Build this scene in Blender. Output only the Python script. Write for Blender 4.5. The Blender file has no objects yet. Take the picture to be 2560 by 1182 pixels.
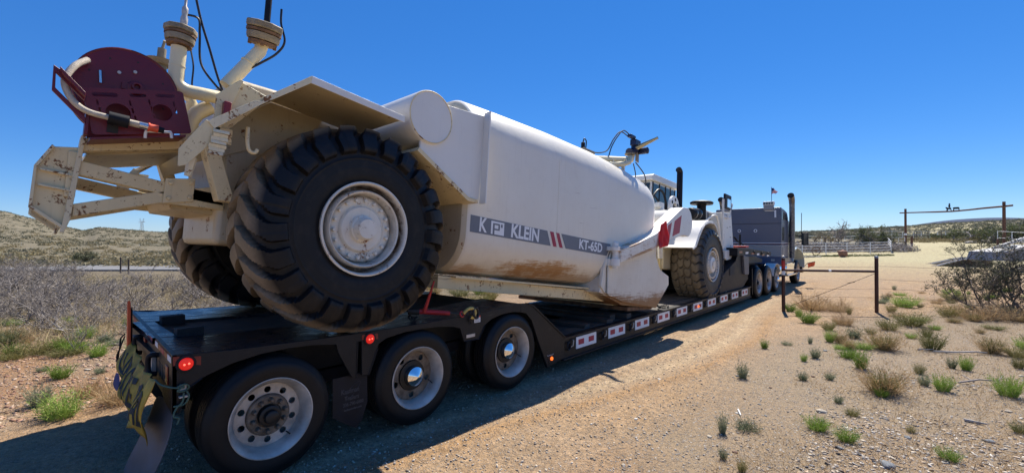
import bpy, bmesh, math, random
import numpy as np
from mathutils import Vector, Matrix
R = math.radians
sc = bpy.context.scene
col = sc.collection
random.seed(7); rng = np.random.default_rng(7)

# ------------------------------------------------------------------ camera
CAM = Vector((3.783, -1.338, 1.888))
cd = bpy.data.cameras.new('camera'); cam = bpy.data.objects.new('camera', cd); col.objects.link(cam)
cam.location = CAM
cam.rotation_euler = (R(90) + 0.007, 0, 0.7425)
cd.sensor_width = 36; cd.lens = 36 * 1110 / 2560
cd.clip_start = 0.05; cd.clip_end = 12000
sc.camera = cam

# ------------------------------------------------------------------ sky and sun
SUN = Vector((-0.18, 0.68, 1.0)).normalized()
EL = math.asin(SUN.z)
w = bpy.data.worlds.new('World'); sc.world = w; w.use_nodes = True
nt = w.node_tree; bg = nt.nodes['Background']
sky = nt.nodes.new('ShaderNodeTexSky'); sky.sky_type = 'NISHITA'; sky.sun_disc = False
sky.sun_elevation = EL; sky.sun_rotation = math.atan2(SUN.x, SUN.y)
sky.altitude = 1500; sky.air_density = 1.0; sky.dust_density = 0.0; sky.ozone_density = 2.5
hs = nt.nodes.new('ShaderNodeHueSaturation'); hs.inputs['Saturation'].default_value = 1.36; hs.inputs['Value'].default_value = 1.0
tn = nt.nodes.new('ShaderNodeMix'); tn.data_type = 'RGBA'; tn.blend_type = 'MULTIPLY'; tn.inputs[0].default_value = 1; tn.inputs[7].default_value = (.82, .92, 1.05, 1)
fl = nt.nodes.new('ShaderNodeMix'); fl.data_type = 'RGBA'; fl.inputs[0].default_value = .42; fl.inputs[7].default_value = (.45, 1.55, 4.9, 1)
nt.links.new(sky.outputs[0], hs.inputs['Color']); nt.links.new(hs.outputs[0], tn.inputs[6]); nt.links.new(tn.outputs[2], fl.inputs[6]); nt.links.new(fl.outputs[2], bg.inputs[0])
bg.inputs[1].default_value = 0.085
sd = bpy.data.lights.new('sun', 'SUN'); sd.energy = 4.8; sd.angle = R(0.53); sd.color = (1.0, 0.94, 0.84)
so = bpy.data.objects.new('sun', sd); col.objects.link(so)
so.rotation_euler = SUN.to_track_quat('Z', 'Y').to_euler(); so.location = (0, 0, 40)
sc.view_settings.view_transform = 'Standard'; sc.view_settings.look = 'None'
sc.view_settings.exposure = 0.76; sc.view_settings.gamma = 1
sc.view_settings.use_curve_mapping = False

# ------------------------------------------------------------------ node helpers / materials
def newmat(name):
    m = bpy.data.materials.new(name); m.use_nodes = True
    return m, m.node_tree, m.node_tree.nodes['Principled BSDF']
class NT:
    def __init__(s, t): s.t = t; s.n = t.nodes; s.l = t.links
    def node(s, k, **kw):
        n = s.n.new(k)
        for a, b in kw.items():
            if a.startswith('i_'): n.inputs[int(a[2:])].default_value = b
            else: setattr(n, a, b)
        return n
    def coord(s, kind='Object'):
        return s.n.new('ShaderNodeTexCoord').outputs[kind]
    def mapping(s, v, scale=(1, 1, 1), loc=(0, 0, 0), rot=(0, 0, 0)):
        m = s.n.new('ShaderNodeMapping'); m.inputs['Scale'].default_value = scale; m.inputs['Location'].default_value = loc; m.inputs['Rotation'].default_value = rot
        s.l.new(v, m.inputs[0]); return m.outputs[0]
    def noise(s, v, scale, detail=4, rough=.6, out=0):
        n = s.n.new('ShaderNodeTexNoise'); n.inputs['Scale'].default_value = scale; n.inputs['Detail'].default_value = detail; n.inputs['Roughness'].default_value = rough
        s.l.new(v, n.inputs['Vector']); return n.outputs[out]
    def vor(s, v, scale, out='Distance', feat='F1', rnd=1):
        n = s.n.new('ShaderNodeTexVoronoi'); n.feature = feat; n.inputs['Scale'].default_value = scale; n.inputs['Randomness'].default_value = rnd
        s.l.new(v, n.inputs['Vector']); return n.outputs[out]
    def ramp(s, v, stops):
        n = s.n.new('ShaderNodeValToRGB'); e = n.color_ramp.elements
        while len(e) < len(stops): e.new(.5)
        for a, (p, c) in zip(e, stops):
            a.position = p; a.color = (c, c, c, 1) if isinstance(c, (int, float)) else (*c, 1)
        s.l.new(v, n.inputs[0]); return n.outputs[0]
    def mix(s, f, a, b, mode='MIX'):
        n = s.n.new('ShaderNodeMix'); n.data_type = 'RGBA'; n.blend_type = mode
        for i, x in ((0, f), (6, a), (7, b)):
            if isinstance(x, (int, float)): n.inputs[i].default_value = x if i == 0 else (x, x, x, 1)
            elif isinstance(x, tuple): n.inputs[i].default_value = (*x, 1)
            else: s.l.new(x, n.inputs[i])
        return n.outputs[2]
    def math(s, op, a, b=0.0, c=None, clamp=False):
        n = s.n.new('ShaderNodeMath'); n.operation = op; n.use_clamp = clamp
        for i, x in enumerate((a, b) if c is None else (a, b, c)):
            if isinstance(x, (int, float)): n.inputs[i].default_value = x
            else: s.l.new(x, n.inputs[i])
        return n.outputs[0]
    def sep(s, v):
        n = s.n.new('ShaderNodeSeparateXYZ'); s.l.new(v, n.inputs[0]); return n.outputs
    def attr(s, name):
        n = s.n.new('ShaderNodeAttribute'); n.attribute_name = name; return n.outputs
    def bump(s, h, strength, dist, b):
        n = s.n.new('ShaderNodeBump'); n.inputs['Strength'].default_value = strength; n.inputs['Distance'].default_value = dist
        s.l.new(h, n.inputs['Height']); s.l.new(n.outputs[0], b.inputs['Normal'])
    def set(s, b, name, v):
        if isinstance(v, (int, float)): b.inputs[name].default_value = v
        elif isinstance(v, tuple): b.inputs[name].default_value = (*v, 1)
        else: s.l.new(v, b.inputs[name])

def plain(name, c, rough=.5, metal=0, var=.15, scale=8, bump=0, spec=None):
    m, t, b = newmat(name); N = NT(t); v = N.coord()
    n = N.noise(v, scale, 5)
    f = N.ramp(n, [(.3, 0.0), (.7, 1.0)])
    N.set(b, 'Base Color', N.mix(f, tuple(x * (1 - var) for x in c), tuple(min(1, x * (1 + var)) for x in c)))
    b.inputs['Roughness'].default_value = rough; b.inputs['Metallic'].default_value = metal
    N.set(b, 'Roughness', N.math('ADD', N.math('MULTIPLY', n, .2), rough - .1))
    if spec is not None: b.inputs['Specular IOR Level'].default_value = spec
    if bump: N.bump(N.noise(v, scale * 6, 4), bump, .01, b)
    return m

def paint(name, c, rust=.5, dirt=.3, rough=.38, lowrust=None, patch=None, dust=(.42, .30, .17), vscr=True, pk=.42, lowbounce=None):
    """weathered enamel: dirt film, chips and rust; patch = (centre, radii, strength) of a rust stain in object space"""
    m, t, b = newmat(name); N = NT(t); v = N.coord()
    big = N.noise(v, 1.3, 6, .65); mid = N.noise(v, 7, 8, .7); fine = N.noise(v, 45, 6, .7)
    colr = N.mix(N.math('MULTIPLY', N.ramp(big, [(.35, 0.0), (.75, 1.0)]), dirt), c, dust)
    colr = N.mix(N.math('MULTIPLY', N.ramp(mid, [(.55, 0.0), (.8, 1.0)]), dirt * .8), colr, tuple(x * .75 for x in dust))
    # fine streaks running down
    st = N.noise(N.mapping(v, (14, 14, .8)), 2.0, 6, .7)
    colr = N.mix(N.math('MULTIPLY', N.ramp(st, [(.56, 0.0), (.75, 1.0)]), dirt * .7), colr, tuple(x * .6 for x in dust))
    rustc = N.mix(fine, (.06, .025, .012), (.30, .12, .035))
    ch = N.math('MULTIPLY', N.ramp(N.math('ADD', N.math('MULTIPLY', mid, .6), N.math('MULTIPLY', fine, .4)), [(.60 - rust * .07, 0.0), (.63 - rust * .07, 1.0)]), 1.0 if rust > 0 else 0.0)
    colr = N.mix(ch, colr, rustc)
    sx, sy, sz = N.sep(v)
    if lowbounce is not None:  # warm ground bounce painted in as a cream fade towards the bottom
        k = N.math('MULTIPLY', N.math('SUBTRACT', lowbounce[0], sz), 1.0 / lowbounce[1], clamp=True)
        colr = N.mix(N.math('MULTIPLY', N.math('MULTIPLY', k, N.ramp(mid, [(.3, .45), (.7, 1.0)])), lowbounce[2]), colr, (.60, .46, .27))
    if lowrust is not None:
        z0, wd, amt = lowrust
        k = N.math('MULTIPLY', N.math('SUBTRACT', z0, sz), 1.0 / wd, clamp=True)
        s2 = N.noise(N.mapping(v, (2, 1.2, 30), rot=(R(12), 0, 0)), 1.6, 8, .8)
        s3 = N.noise(v, 2.5, 8, .7)
        kk = N.math('ADD', N.math('MULTIPLY', k, .7), N.math('SUBTRACT', N.math('ADD', N.math('MULTIPLY', s2, .8), N.math('MULTIPLY', s3, .4)), .62))
        colr = N.mix(N.math('MULTIPLY', N.math('MULTIPLY', N.ramp(kk, [(.36, 0.0), (.50, 1.0)]), N.ramp(k, [(0, 0.0), (.1, 1.0)])), amt), colr, N.mix(s2, (.13, .05, .022), (.40, .21, .09)))
    if patch is not None:
        for (cy, cz, ry, rz, amt) in patch:
            dy = N.math('MULTIPLY', N.math('SUBTRACT', sy, cy), 1 / ry); dz = N.math('MULTIPLY', N.math('SUBTRACT', sz, cz), 1 / rz)
            d = N.math('ADD', N.math('MULTIPLY', dy, dy), N.math('MULTIPLY', dz, dz))
            k = N.math('SUBTRACT', 1.0, d, clamp=True)
            s2 = N.noise(N.mapping(v, (3, 1.3, 34), rot=(R(-7), 0, 0)), 1.8, 8, .8)
            s3 = N.noise(v, 3.5, 8, .75)
            kk = N.math('ADD', N.math('MULTIPLY', k, pk), N.math('SUBTRACT', N.math('ADD', N.math('MULTIPLY', s2, .75), N.math('MULTIPLY', s3, .45)), .62))
            colr = N.mix(N.math('MULTIPLY', N.math('MULTIPLY', N.ramp(kk, [(.22, 0.0), (.36, 1.0)]), N.ramp(k, [(.0, 0.0), (.12, 1.0)])), amt), colr, N.mix(s2, (.22, .085, .022), (.58, .33, .13)))
    if vscr:   # long thin scratches
        a = N.noise(N.mapping(v, (1.5, 1.1, 30), rot=(R(14), 0, 0)), 1.1, 3, .5)
        sp = N.noise(v, .9, 2)
        sm = N.math('MULTIPLY', N.ramp(a, [(.70, 0.0), (.72, 1.0)]), N.ramp(sp, [(.55, 0.0), (.62, 1.0)]))
        colr = N.mix(N.math('MULTIPLY', sm, .5), colr, (.22, .14, .09))
    N.set(b, 'Base Color', colr)
    N.set(b, 'Roughness', N.math('ADD', rough, N.math('MULTIPLY', ch, .4)))
    N.bump(N.math('ADD', N.math('MULTIPLY', fine, .12), N.math('MULTIPLY', big, 2.2)), .3, .018, b)
    return m

M = {}
M['white'] = paint('white_paint', (.78, .755, .69), rust=-.3, dirt=.14, dust=(.55, .47, .36))
M['tank'] = paint('tank_paint', (.78, .735, .635), rust=-.35, dirt=.22, lowbounce=(1.1, .75, .55), dust=(.60, .50, .36), patch=[(2.9, .62, 1.5, .22, 1.0), (1.5, .55, .8, .16, .7), (3.6, .50, 1.7, .14, .6)])
M['endcap'] = paint('tank_end_paint', (.60, .53, .38), rust=.2, dirt=.45, dust=(.42, .27, .13))
M['apron'] = paint('apron_paint', (.76, .72, .62), rust=-.1, dirt=.3, lowrust=(.62, .62, 1.0))
M['armp'] = paint('arm_paint', (.80, .78, .72), rust=.1, dirt=.15, patch=[(5.35, 1.0, 1.25, .42, 1.0)])
M['cream'] = paint('cream_paint', (.78, .64, .37), rust=.55, dirt=.30)
M['scraped'] = paint('scraped_arm_face', (.78, .75, .68), rust=.4, dirt=.2, patch=[(5.5, 1.1, 2.4, .9, 1.0)], pk=.235)
M['cream_clean'] = paint('cream_pipe_paint', (.80, .69, .43), rust=-.1, dirt=.22)
M['chipped'] = paint('chipped_fender_edge', (.76, .66, .43), rust=.85, dirt=.35)
M['fender'] = paint('fender_paint', (.58, .48, .29), rust=.2, dirt=.4)
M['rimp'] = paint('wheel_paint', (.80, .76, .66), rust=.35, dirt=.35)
M['rusty'] = plain('rusty_cast_iron', (.19, .105, .055), .8, .2, .5, 9, .5)
M['tanmetal'] = plain('weathered_tan_casting', (.27, .22, .145), .7, .1, .35, 12, .4)
M['maroon'] = paint('maroon_paint', (.13, .006, .015), rust=-1, dirt=.06, rough=.42, dust=(.3, .12, .1))
M['black'] = plain('black_plastic', (.013, .013, .016), .5, 0, .3, spec=.2)
M['blackrubber'] = plain('hose_rubber', (.02, .02, .022), .55, 0, .3)
M['navy'] = plain('dark_blue_valve', (.012, .02, .06), .4, .2, .3)
M['steel'] = plain('bright_steel', (.55, .55, .56), .25, 1, .12)
M['chrome'] = plain('chrome', (.85, .85, .86), .06, 1, .02)
M['brass'] = plain('dull_brass', (.45, .36, .20), .35, .9, .2)
M['redpaint'] = plain('red_paint', (.42, .02, .02), .45, 0, .3, 10)
M['yellowpaint'] = plain('yellow_paint', (.55, .40, .10), .5, 0, .3, 10)
M['chain'] = plain('chain_steel', (.05, .045, .04), .6, .6, .4, 20)
M['hose_tan'] = plain('tan_fabric_hose', (.55, .47, .36), .75, 0, .15, 30, .4)
M['coupling'] = plain('orange_coupling', (.75, .10, .04), .45, 0, .2)
M['alu'] = plain('brushed_aluminium', (.46, .42, .37), .45, .25, .38, 5, .1)
M['hubgrime'] = plain('grimy_hub', (.20, .16, .12), .6, .5, .5, 14, .4)
M['hubblack'] = plain('oily_black_hub', (.015, .014, .013), .45, .2, .4)
M['glass'] = plain('dark_glass', (.03, .045, .05), .06, 0, .1)
M['slate'] = paint('slate_blue_truck_paint', (.075, .09, .14), rust=-1, dirt=.12, rough=.3, dust=(.20, .19, .19), vscr=False)
M['truck_lo'] = paint('lower_truck_paint', (.27, .27, .27), rust=-1, dirt=.3, rough=.35, dust=(.35, .3, .24), vscr=False)
M['maroonline'] = plain('maroon_line', (.12, .02, .03), .4)
M['teal'] = plain('pale_hood_paint', (.42, .50, .50), .25, 0, .08)
M['decal_grey'] = plain('grey_decal', (.155, .165, .19), .45, 0, .06)
M['decal_red'] = plain('red_decal', (.36, .02, .05), .45, 0, .1)
M['decal_white'] = plain('white_decal', (.78, .78, .78), .45, 0, .04)
M['ink'] = plain('black_ink', (.02, .02, .02), .7)
M['bannery'] = plain('dirty_yellow_banner', (.48, .28, .03), .7, 0, .45, 9, .3)
M['brownpipe'] = plain('brown_pipe_paint', (.055, .018, .014), .4, .2, .4, 10)
M['whitepipe'] = plain('white_fence_paint', (.78, .78, .77), .5, 0, .05)
M['log'] = plain('peeled_log', (.13, .06, .038), .8, 0, .35, 6, .5)
M['wire'] = plain('barbed_wire', (.08, .06, .05), .6, .6)
M['granite'] = plain('red_boulder', (.28, .14, .09), .9, 0, .4, 4, .8)
M['rock'] = plain('pale_rock', (.42, .37, .31), .9, 0, .3, 6, .6)
M['wood_old'] = plain('weathered_wood', (.10, .075, .055), .85, 0, .4, 9, .6)
M['flagorange'] = plain('orange_vinyl', (.85, .13, .03), .5, 0, .1)
M['clothred'] = plain('red_cloth', (.62, .012, .012), .75, 0, .2)
M['clothblue'] = plain('blue_cloth', (.02, .03, .15), .75)
M['stack'] = plain('dull_dark_chrome', (.16, .165, .18), .28, .8, .2)
M['faintgrey'] = plain('faded_flap_print', (.045, .045, .05), .6)
M['greyflap'] = plain('grey_mud_flap', (.10, .10, .115), .5, 0, .3, 5)
M['ropeg'] = plain('green_rope', (.06, .11, .08), .8)

def rim_rust_shade():  # rust and recess shade painted as dark rings on the wheel paint
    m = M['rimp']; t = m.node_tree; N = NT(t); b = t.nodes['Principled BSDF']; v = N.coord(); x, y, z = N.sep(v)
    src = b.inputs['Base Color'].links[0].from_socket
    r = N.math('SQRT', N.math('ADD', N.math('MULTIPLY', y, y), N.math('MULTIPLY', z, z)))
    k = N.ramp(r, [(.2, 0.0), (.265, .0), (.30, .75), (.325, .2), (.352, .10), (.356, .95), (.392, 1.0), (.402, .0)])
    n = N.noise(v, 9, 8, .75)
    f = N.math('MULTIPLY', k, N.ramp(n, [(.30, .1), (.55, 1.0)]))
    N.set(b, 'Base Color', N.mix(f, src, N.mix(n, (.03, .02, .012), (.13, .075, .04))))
rim_rust_shade()
def deck_mat():
    m, t, b = newmat('black_trailer_paint'); N = NT(t); v = N.coord()
    n = N.noise(v, 3, 6, .7); n2 = N.noise(v, 30, 6, .7); n3 = N.noise(v, 120, 3)
    c = N.mix(N.ramp(n, [(.35, 0.0), (.75, 1.0)]), (.006, .006, .008), (.015, .0145, .015))
    sc1 = N.noise(N.mapping(v, (40, 1.2, 9), rot=(R(20), 0, 0)), 1.3, 5, .7); c = N.mix(N.math('MULTIPLY', N.ramp(sc1, [(.64, 0.0), (.72, 1.0)]), .5), c, (.14, .12, .10))
    c = N.mix(N.math('MULTIPLY', N.ramp(n2, [(.55, 0.0), (.9, 1.0)]), .22), c, (.08, .07, .06))
    N.set(b, 'Base Color', c); N.set(b, 'Roughness', N.math('ADD', .25, N.math('MULTIPLY', n2, .4))); b.inputs['Specular IOR Level'].default_value = .3
    N.bump(N.math('ADD', n2, N.math('MULTIPLY', n3, .5)), .35, .006, b); return m
M['trailer'] = deck_mat()
def wetdeck():
    m, t, b = newmat('worn_shiny_deck_paint'); N = NT(t); v = N.coord()
    n = N.noise(N.mapping(v, (5, 1.5, 1)), 3, 6, .7); n2 = N.noise(v, 40, 6, .7)
    N.set(b, 'Base Color', N.mix(n, (.008, .010, .016), (.022, .022, .026)))
    N.set(b, 'Roughness', N.ramp(n, [(.3, .16), (.7, .5)]))
    N.bump(N.math('ADD', n, N.math('MULTIPLY', n2, .3)), .5, .01, b); return m
M['wetdeck'] = wetdeck()
def plankmat():
    m, t, b = newmat('oily_deck_plank'); N = NT(t); v = N.coord()
    g = N.noise(N.mapping(v, (20, .8, 20)), 2, 8, .7); n2 = N.noise(v, 2.2, 5, .6)
    c = N.mix(g, (.018, .015, .013), (.085, .070, .055))
    c = N.mix(N.math('MULTIPLY', N.ramp(n2, [(.5, 0.0), (.7, 1.0)]), .5), c, (.16, .125, .085))
    N.set(b, 'Base Color', c); b.inputs['Roughness'].default_value = .75; N.bump(g, .5, .01, b); return m
M['plank'] = plankmat()
def tyre_mat(name, rd0, rd1, dust, amt, dark=(.018, .018, .020), rg=.25):
    m, t, b = newmat(name); N = NT(t); v = N.coord()
    x, y, z = N.sep(v)
    r = N.math('SQRT', N.math('ADD', N.math('MULTIPLY', y, y), N.math('MULTIPLY', z, z)))
    n = N.noise(v, 5, 7, .7); n2 = N.noise(v, 40, 5, .7)
    k = N.math('MULTIPLY', N.math('SUBTRACT', r, rd0), 1 / (rd1 - rd0), clamp=True)
    k = N.math('MULTIPLY', k, N.ramp(n, [(.2, .55), (.7, 1.0)]))
    base = N.mix(N.math('MULTIPLY', n2, .5), dark, tuple(q * 2.0 for q in dark))
    ring = N.math('MULTIPLY', N.ramp(N.noise(N.mapping(v, (2, 6, 6)), 1.5, 6), [(.5, 0.0), (.8, 1.0)]), rg)
    base = N.mix(ring, base, dust)
    N.set(b, 'Base Color', N.mix(N.math('MULTIPLY', k, amt), base, N.mix(n2, tuple(q * .7 for q in dust), dust)))
    b.inputs['Roughness'].default_value = .5; b.inputs['Specular IOR Level'].default_value = .28
    N.bump(n2, .3, .004, b); return m
M['tyre_big'] = tyre_mat('dusty_earthmover_rubber', .875, .93, (.36, .27, .17), .85, (.0065, .0062, .007), .05)
M['tyre_front'] = tyre_mat('muddy_earthmover_rubber', .86, .90, (.26, .20, .125), .85, (.03, .03, .03))
M['tyre_road'] = tyre_mat('road_tyre_rubber', .43, .50, (.06, .05, .04), .25, (.0065, .0062, .0065), .10)
def emis(name, c, s, base=None):
    m, t, b = newmat(name); b.inputs['Base Color'].default_value = (*(base or c), 1)
    b.inputs['Emission Color'].default_value = (*c, 1); b.inputs['Emission Strength'].default_value = s; b.inputs['Roughness'].default_value = .25
    return m
M['tail'] = emis('lit_red_lens', (1, .02, .01), .28, (.5, .01, .01))
M['taildot'] = emis('lit_red_bulb', (1, .10, .06), 2.0)
M['amber'] = emis('lit_amber_lens', (1, .16, .02), .9, (.6, .15, .02))
M['reddull'] = plain('unlit_red_reflector', (.18, .012, .012), .3)

# ------------------------------------------------------------------ geometry helpers
class MB:
    def __init__(s): s.v = []; s.f = []
    def add(s, vs, fs):
        o = len(s.v); s.v += [tuple(p) for p in vs]; s.f += [tuple(i + o for i in f) for f in fs]; return s
    def box(s, x0, x1, y0, y1, z0, z1):
        v = [(x, y, z) for z in (z0, z1) for y in (y0, y1) for x in (x0, x1)]
        return s.add(v, [(0, 2, 3, 1), (4, 5, 7, 6), (0, 1, 5, 4), (2, 6, 7, 3), (0, 4, 6, 2), (1, 3, 7, 5)])
    def obox(s, c, size, rot=(0, 0, 0)):
        from mathutils import Euler
        Rm = Euler(rot).to_matrix(); c = Vector(c); h = [q / 2 for q in size]
        v = [c + Rm @ Vector((x * h[0], y * h[1], z * h[2])) for z in (-1, 1) for y in (-1, 1) for x in (-1, 1)]
        return s.add(v, [(0, 2, 3, 1), (4, 5, 7, 6), (0, 1, 5, 4), (2, 6, 7, 3), (0, 4, 6, 2), (1, 3, 7, 5)])
    def prism(s, poly, a, b, axis='x'):
        n = len(poly)
        def mk(p, q):
            return (q, p[0], p[1]) if axis == 'x' else ((p[0], q, p[1]) if axis == 'y' else (p[0], p[1], q))
        v = [mk(p, a) for p in poly] + [mk(p, b) for p in poly]
        return s.add(v, [tuple(range(n))[::-1], tuple(range(n, 2 * n))] + [(i, (i + 1) % n, n + (i + 1) % n, n + i) for i in range(n)])
    def strip(s, path, a, b, t, axis='x'):
        """bent sheet of thickness t: path in the plane, extruded from a to b along axis"""
        P = [Vector(p) for p in path]; off = []
        for i in range(len(P)):
            d = (P[min(i + 1, len(P) - 1)] - P[max(i - 1, 0)]).normalized(); off.append(P[i] + Vector((d.y, -d.x)) * t)
        return s.prism([tuple(p) for p in P] + [tuple(p) for p in off[::-1]], a, b, axis)
    def tube(s, pts, r, n=10, caps=True):
        P = [Vector(p) for p in pts]; m = len(P); rr = r if hasattr(r, '__len__') else [r] * m
        t0 = (P[1] - P[0]).normalized(); up = Vector((0, 0, 1)) if abs(t0.z) < .9 else Vector((1, 0, 0))
        u = t0.cross(up).normalized(); vs = []; fs = []
        for i in range(m):
            t = (P[min(i + 1, m - 1)] - P[max(i - 1, 0)]).normalized()
            u = (u - t * u.dot(t)).normalized(); w_ = t.cross(u)
            for k in range(n):
                a = 2 * math.pi * k / n; vs.append(P[i] + (u * math.cos(a) + w_ * math.sin(a)) * rr[i])
        for i in range(m - 1):
            for k in range(n):
                fs.append((i * n + k, i * n + (k + 1) % n, (i + 1) * n + (k + 1) % n, (i + 1) * n + k))
        if caps: fs += [tuple(range(n))[::-1], tuple(range((m - 1) * n, m * n))]
        return s.add(vs, fs)
    def lathe(s, prof, n=48, c=(0, 0, 0), axis='x', closed=False, caps=True):
        """prof = [(a, r)...] a along the axis"""
        vs = []; fs = []; m = len(prof)
        for (a, r) in prof:
            for k in range(n):
                t = 2 * math.pi * k / n; u, v_ = r * math.cos(t), r * math.sin(t)
                p = (a, u, v_) if axis == 'x' else ((u, a, v_) if axis == 'y' else (u, v_, a))
                vs.append((p[0] + c[0], p[1] + c[1], p[2] + c[2]))
        for i in range(m - 1 + (1 if closed else 0)):
            j = (i + 1) % m
            for k in range(n): fs.append((i * n + k, i * n + (k + 1) % n, j * n + (k + 1) % n, j * n + k))
        if not closed and caps:
            if prof[0][1] > 1e-4: fs.append(tuple(range(n))[::-1])
            if prof[-1][1] > 1e-4: fs.append(tuple(range((m - 1) * n, m * n)))
        return s.add(vs, fs)
    def torus(s, c, r, t, axis=(0, 0, 1), n=16, k=8, sx=1.0):
        a = Vector(axis).normalized(); u = a.orthogonal().normalized(); w_ = a.cross(u)
        pts = [Vector(c) + u * math.cos(2 * math.pi * i / n) * r * sx + w_ * math.sin(2 * math.pi * i / n) * r for i in range(n + 1)]
        return s.tube(pts, t, k, False)
    def mesh(s, name, mat, smooth=True, angle=35):
        me = bpy.data.meshes.new(name); me.from_pydata(s.v, [], s.f); me.validate()
        bm = bmesh.new(); bm.from_mesh(me); bmesh.ops.recalc_face_normals(bm, faces=bm.faces); bm.to_mesh(me); bm.free()
        me.materials.append(mat)
        if smooth:
            me.shade_smooth(); me.set_sharp_from_angle(angle=R(angle))
        return me
    def build(s, name, mat, parent=None, bevel=0, smooth=True, loc=None, rot=None):
        o = bpy.data.objects.new(name, s.mesh(name, M[mat] if isinstance(mat, str) else mat, smooth)); col.objects.link(o)
        if parent: o.parent = parent
        if loc is not None: o.location = loc
        if rot is not None: o.rotation_euler = rot
        if bevel:
            b = o.modifiers.new('bevel', 'BEVEL'); b.width = bevel; b.segments = 2; b.limit_method = 'ANGLE'; b.angle_limit = R(40); b.harden_normals = True
        return o
def arr_mesh(name, V, F, mat, smooth=False):
    """fast mesh from numpy arrays; F is (n,3) or (n,4)"""
    me = bpy.data.meshes.new(name); k = F.shape[1]
    me.vertices.add(len(V)); me.vertices.foreach_set('co', np.asarray(V, np.float32).ravel())
    me.loops.add(F.size); me.loops.foreach_set('vertex_index', F.astype(np.int32).ravel())
    me.polygons.add(len(F)); me.polygons.foreach_set('loop_start', np.arange(0, F.size, k, dtype=np.int32))
    me.update(calc_edges=True)
    if smooth: me.polygons.foreach_set('use_smooth', np.ones(len(F), bool))
    me.materials.append(mat); return me
def place(me, name, loc=(0, 0, 0), rot=(0, 0, 0), s=(1, 1, 1), parent=None):
    o = bpy.data.objects.new(name, me); col.objects.link(o); o.location = loc; o.rotation_euler = rot; o.scale = s
    if parent: o.parent = parent
    return o
def tag(o, label=None, cat=None, group=None, kind=None):
    for k, v in (('label', label), ('category', cat), ('group', group), ('kind', kind)):
        if v: o[k] = v
    return o
def thing(name, label, cat, loc=(0, 0, 0), rot=(0, 0, 0), group=None):
    o = bpy.data.objects.new(name, None); col.objects.link(o); o.location = loc; o.rotation_euler = rot; o.empty_display_size = .2
    return tag(o, label, cat, group)
def copy_tree(o, parent=None, **kw):
    c = o.copy(); col.objects.link(c); c.parent = parent
    for ch in list(o.children): copy_tree(ch, c)
    for k, v in kw.items(): setattr(c, k, v)
    return c
def arcp(cx, cy, r, a0, a1, n):
    return [(cx + r * math.cos(R(a0 + (a1 - a0) * i / n)), cy + r * math.sin(R(a0 + (a1 - a0) * i / n))) for i in range(n + 1)]
def bez(P, n=24):
    """smooth curve through the points (Catmull-Rom)"""
    P = [Vector(p) for p in P]; Q = [P[0]] + P + [P[-1]]; out = []
    for i in range(1, len(Q) - 2):
        for k in range(n):
            t = k / n; a, b, c, d = Q[i - 1], Q[i], Q[i + 1], Q[i + 2]
            out.append(.5 * ((2 * b) + (c - a) * t + (2 * a - 5 * b + 4 * c - d) * t * t + (3 * b - a - 3 * c + d) * t ** 3))
    out.append(P[-1]); return out
def plate_mesh(name, loops, thick, mat):
    """flat plate with holes: loops in local XY, thickness along Z"""
    cu = bpy.data.curves.new(name, 'CURVE'); cu.dimensions = '2D'; cu.fill_mode = 'BOTH'; cu.extrude = thick / 2
    for L in loops:
        sp = cu.splines.new('POLY'); sp.points.add(len(L) - 1); sp.use_cyclic_u = True
        for i, p in enumerate(L): sp.points[i].co = (p[0], p[1], 0, 1)
    o = bpy.data.objects.new(name, cu); me = bpy.data.meshes.new_from_object(o)
    bpy.data.objects.remove(o); bpy.data.curves.remove(cu)
    me.materials.clear(); me.materials.append(M[mat]); me.name = name; return me
def text_mesh(txt, size, mat, bold=0.0, xs=1.0, thick=.0015, align='CENTER', space=1.0):
    cu = bpy.data.curves.new('lettering', 'FONT'); cu.body = txt; cu.size = size; cu.offset = bold; cu.extrude = thick; cu.align_x = align; cu.align_y = 'CENTER'; cu.space_character = space; cu.resolution_u = 3
    o = bpy.data.objects.new('lettering', cu); me = bpy.data.meshes.new_from_object(o)
    bpy.data.objects.remove(o); bpy.data.curves.remove(cu)
    me.transform(Matrix.Diagonal((xs, 1, 1, 1))); me.materials.clear(); me.materials.append(M[mat]); me.name = 'lettering'; return me
def frame_x(origin, along, up):
    """matrix whose X runs along, Y up, Z outwards"""
    a = Vector(along).normalized(); u = Vector(up); n = a.cross(u).normalized(); u = n.cross(a)
    m = Matrix.Identity(4)
    for i in range(3): m[i][0] = a[i]; m[i][1] = u[i]; m[i][2] = n[i]; m[i][3] = origin[i]
    return m
def put(me, name, mat4, parent=None):
    o = bpy.data.objects.new(name, me); col.objects.link(o); o.matrix_local = mat4
    if parent: o.parent = parent
    return o
def circ(x, y, r, n=20): return [(x + r * math.cos(2 * math.pi * i / n), y + r * math.sin(2 * math.pi * i / n)) for i in range(n)]
def slot(x, y, w_, h, n=5):
    r = min(w_, h) / 2; out = []
    for cx, cy, a in ((1, 1, 0), (-1, 1, 90), (-1, -1, 180), (1, -1, 270)):
        out += arcp(x + cx * (w_ / 2 - r), y + cy * (h / 2 - r), r, a, a + 90, n)
    return out
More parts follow.
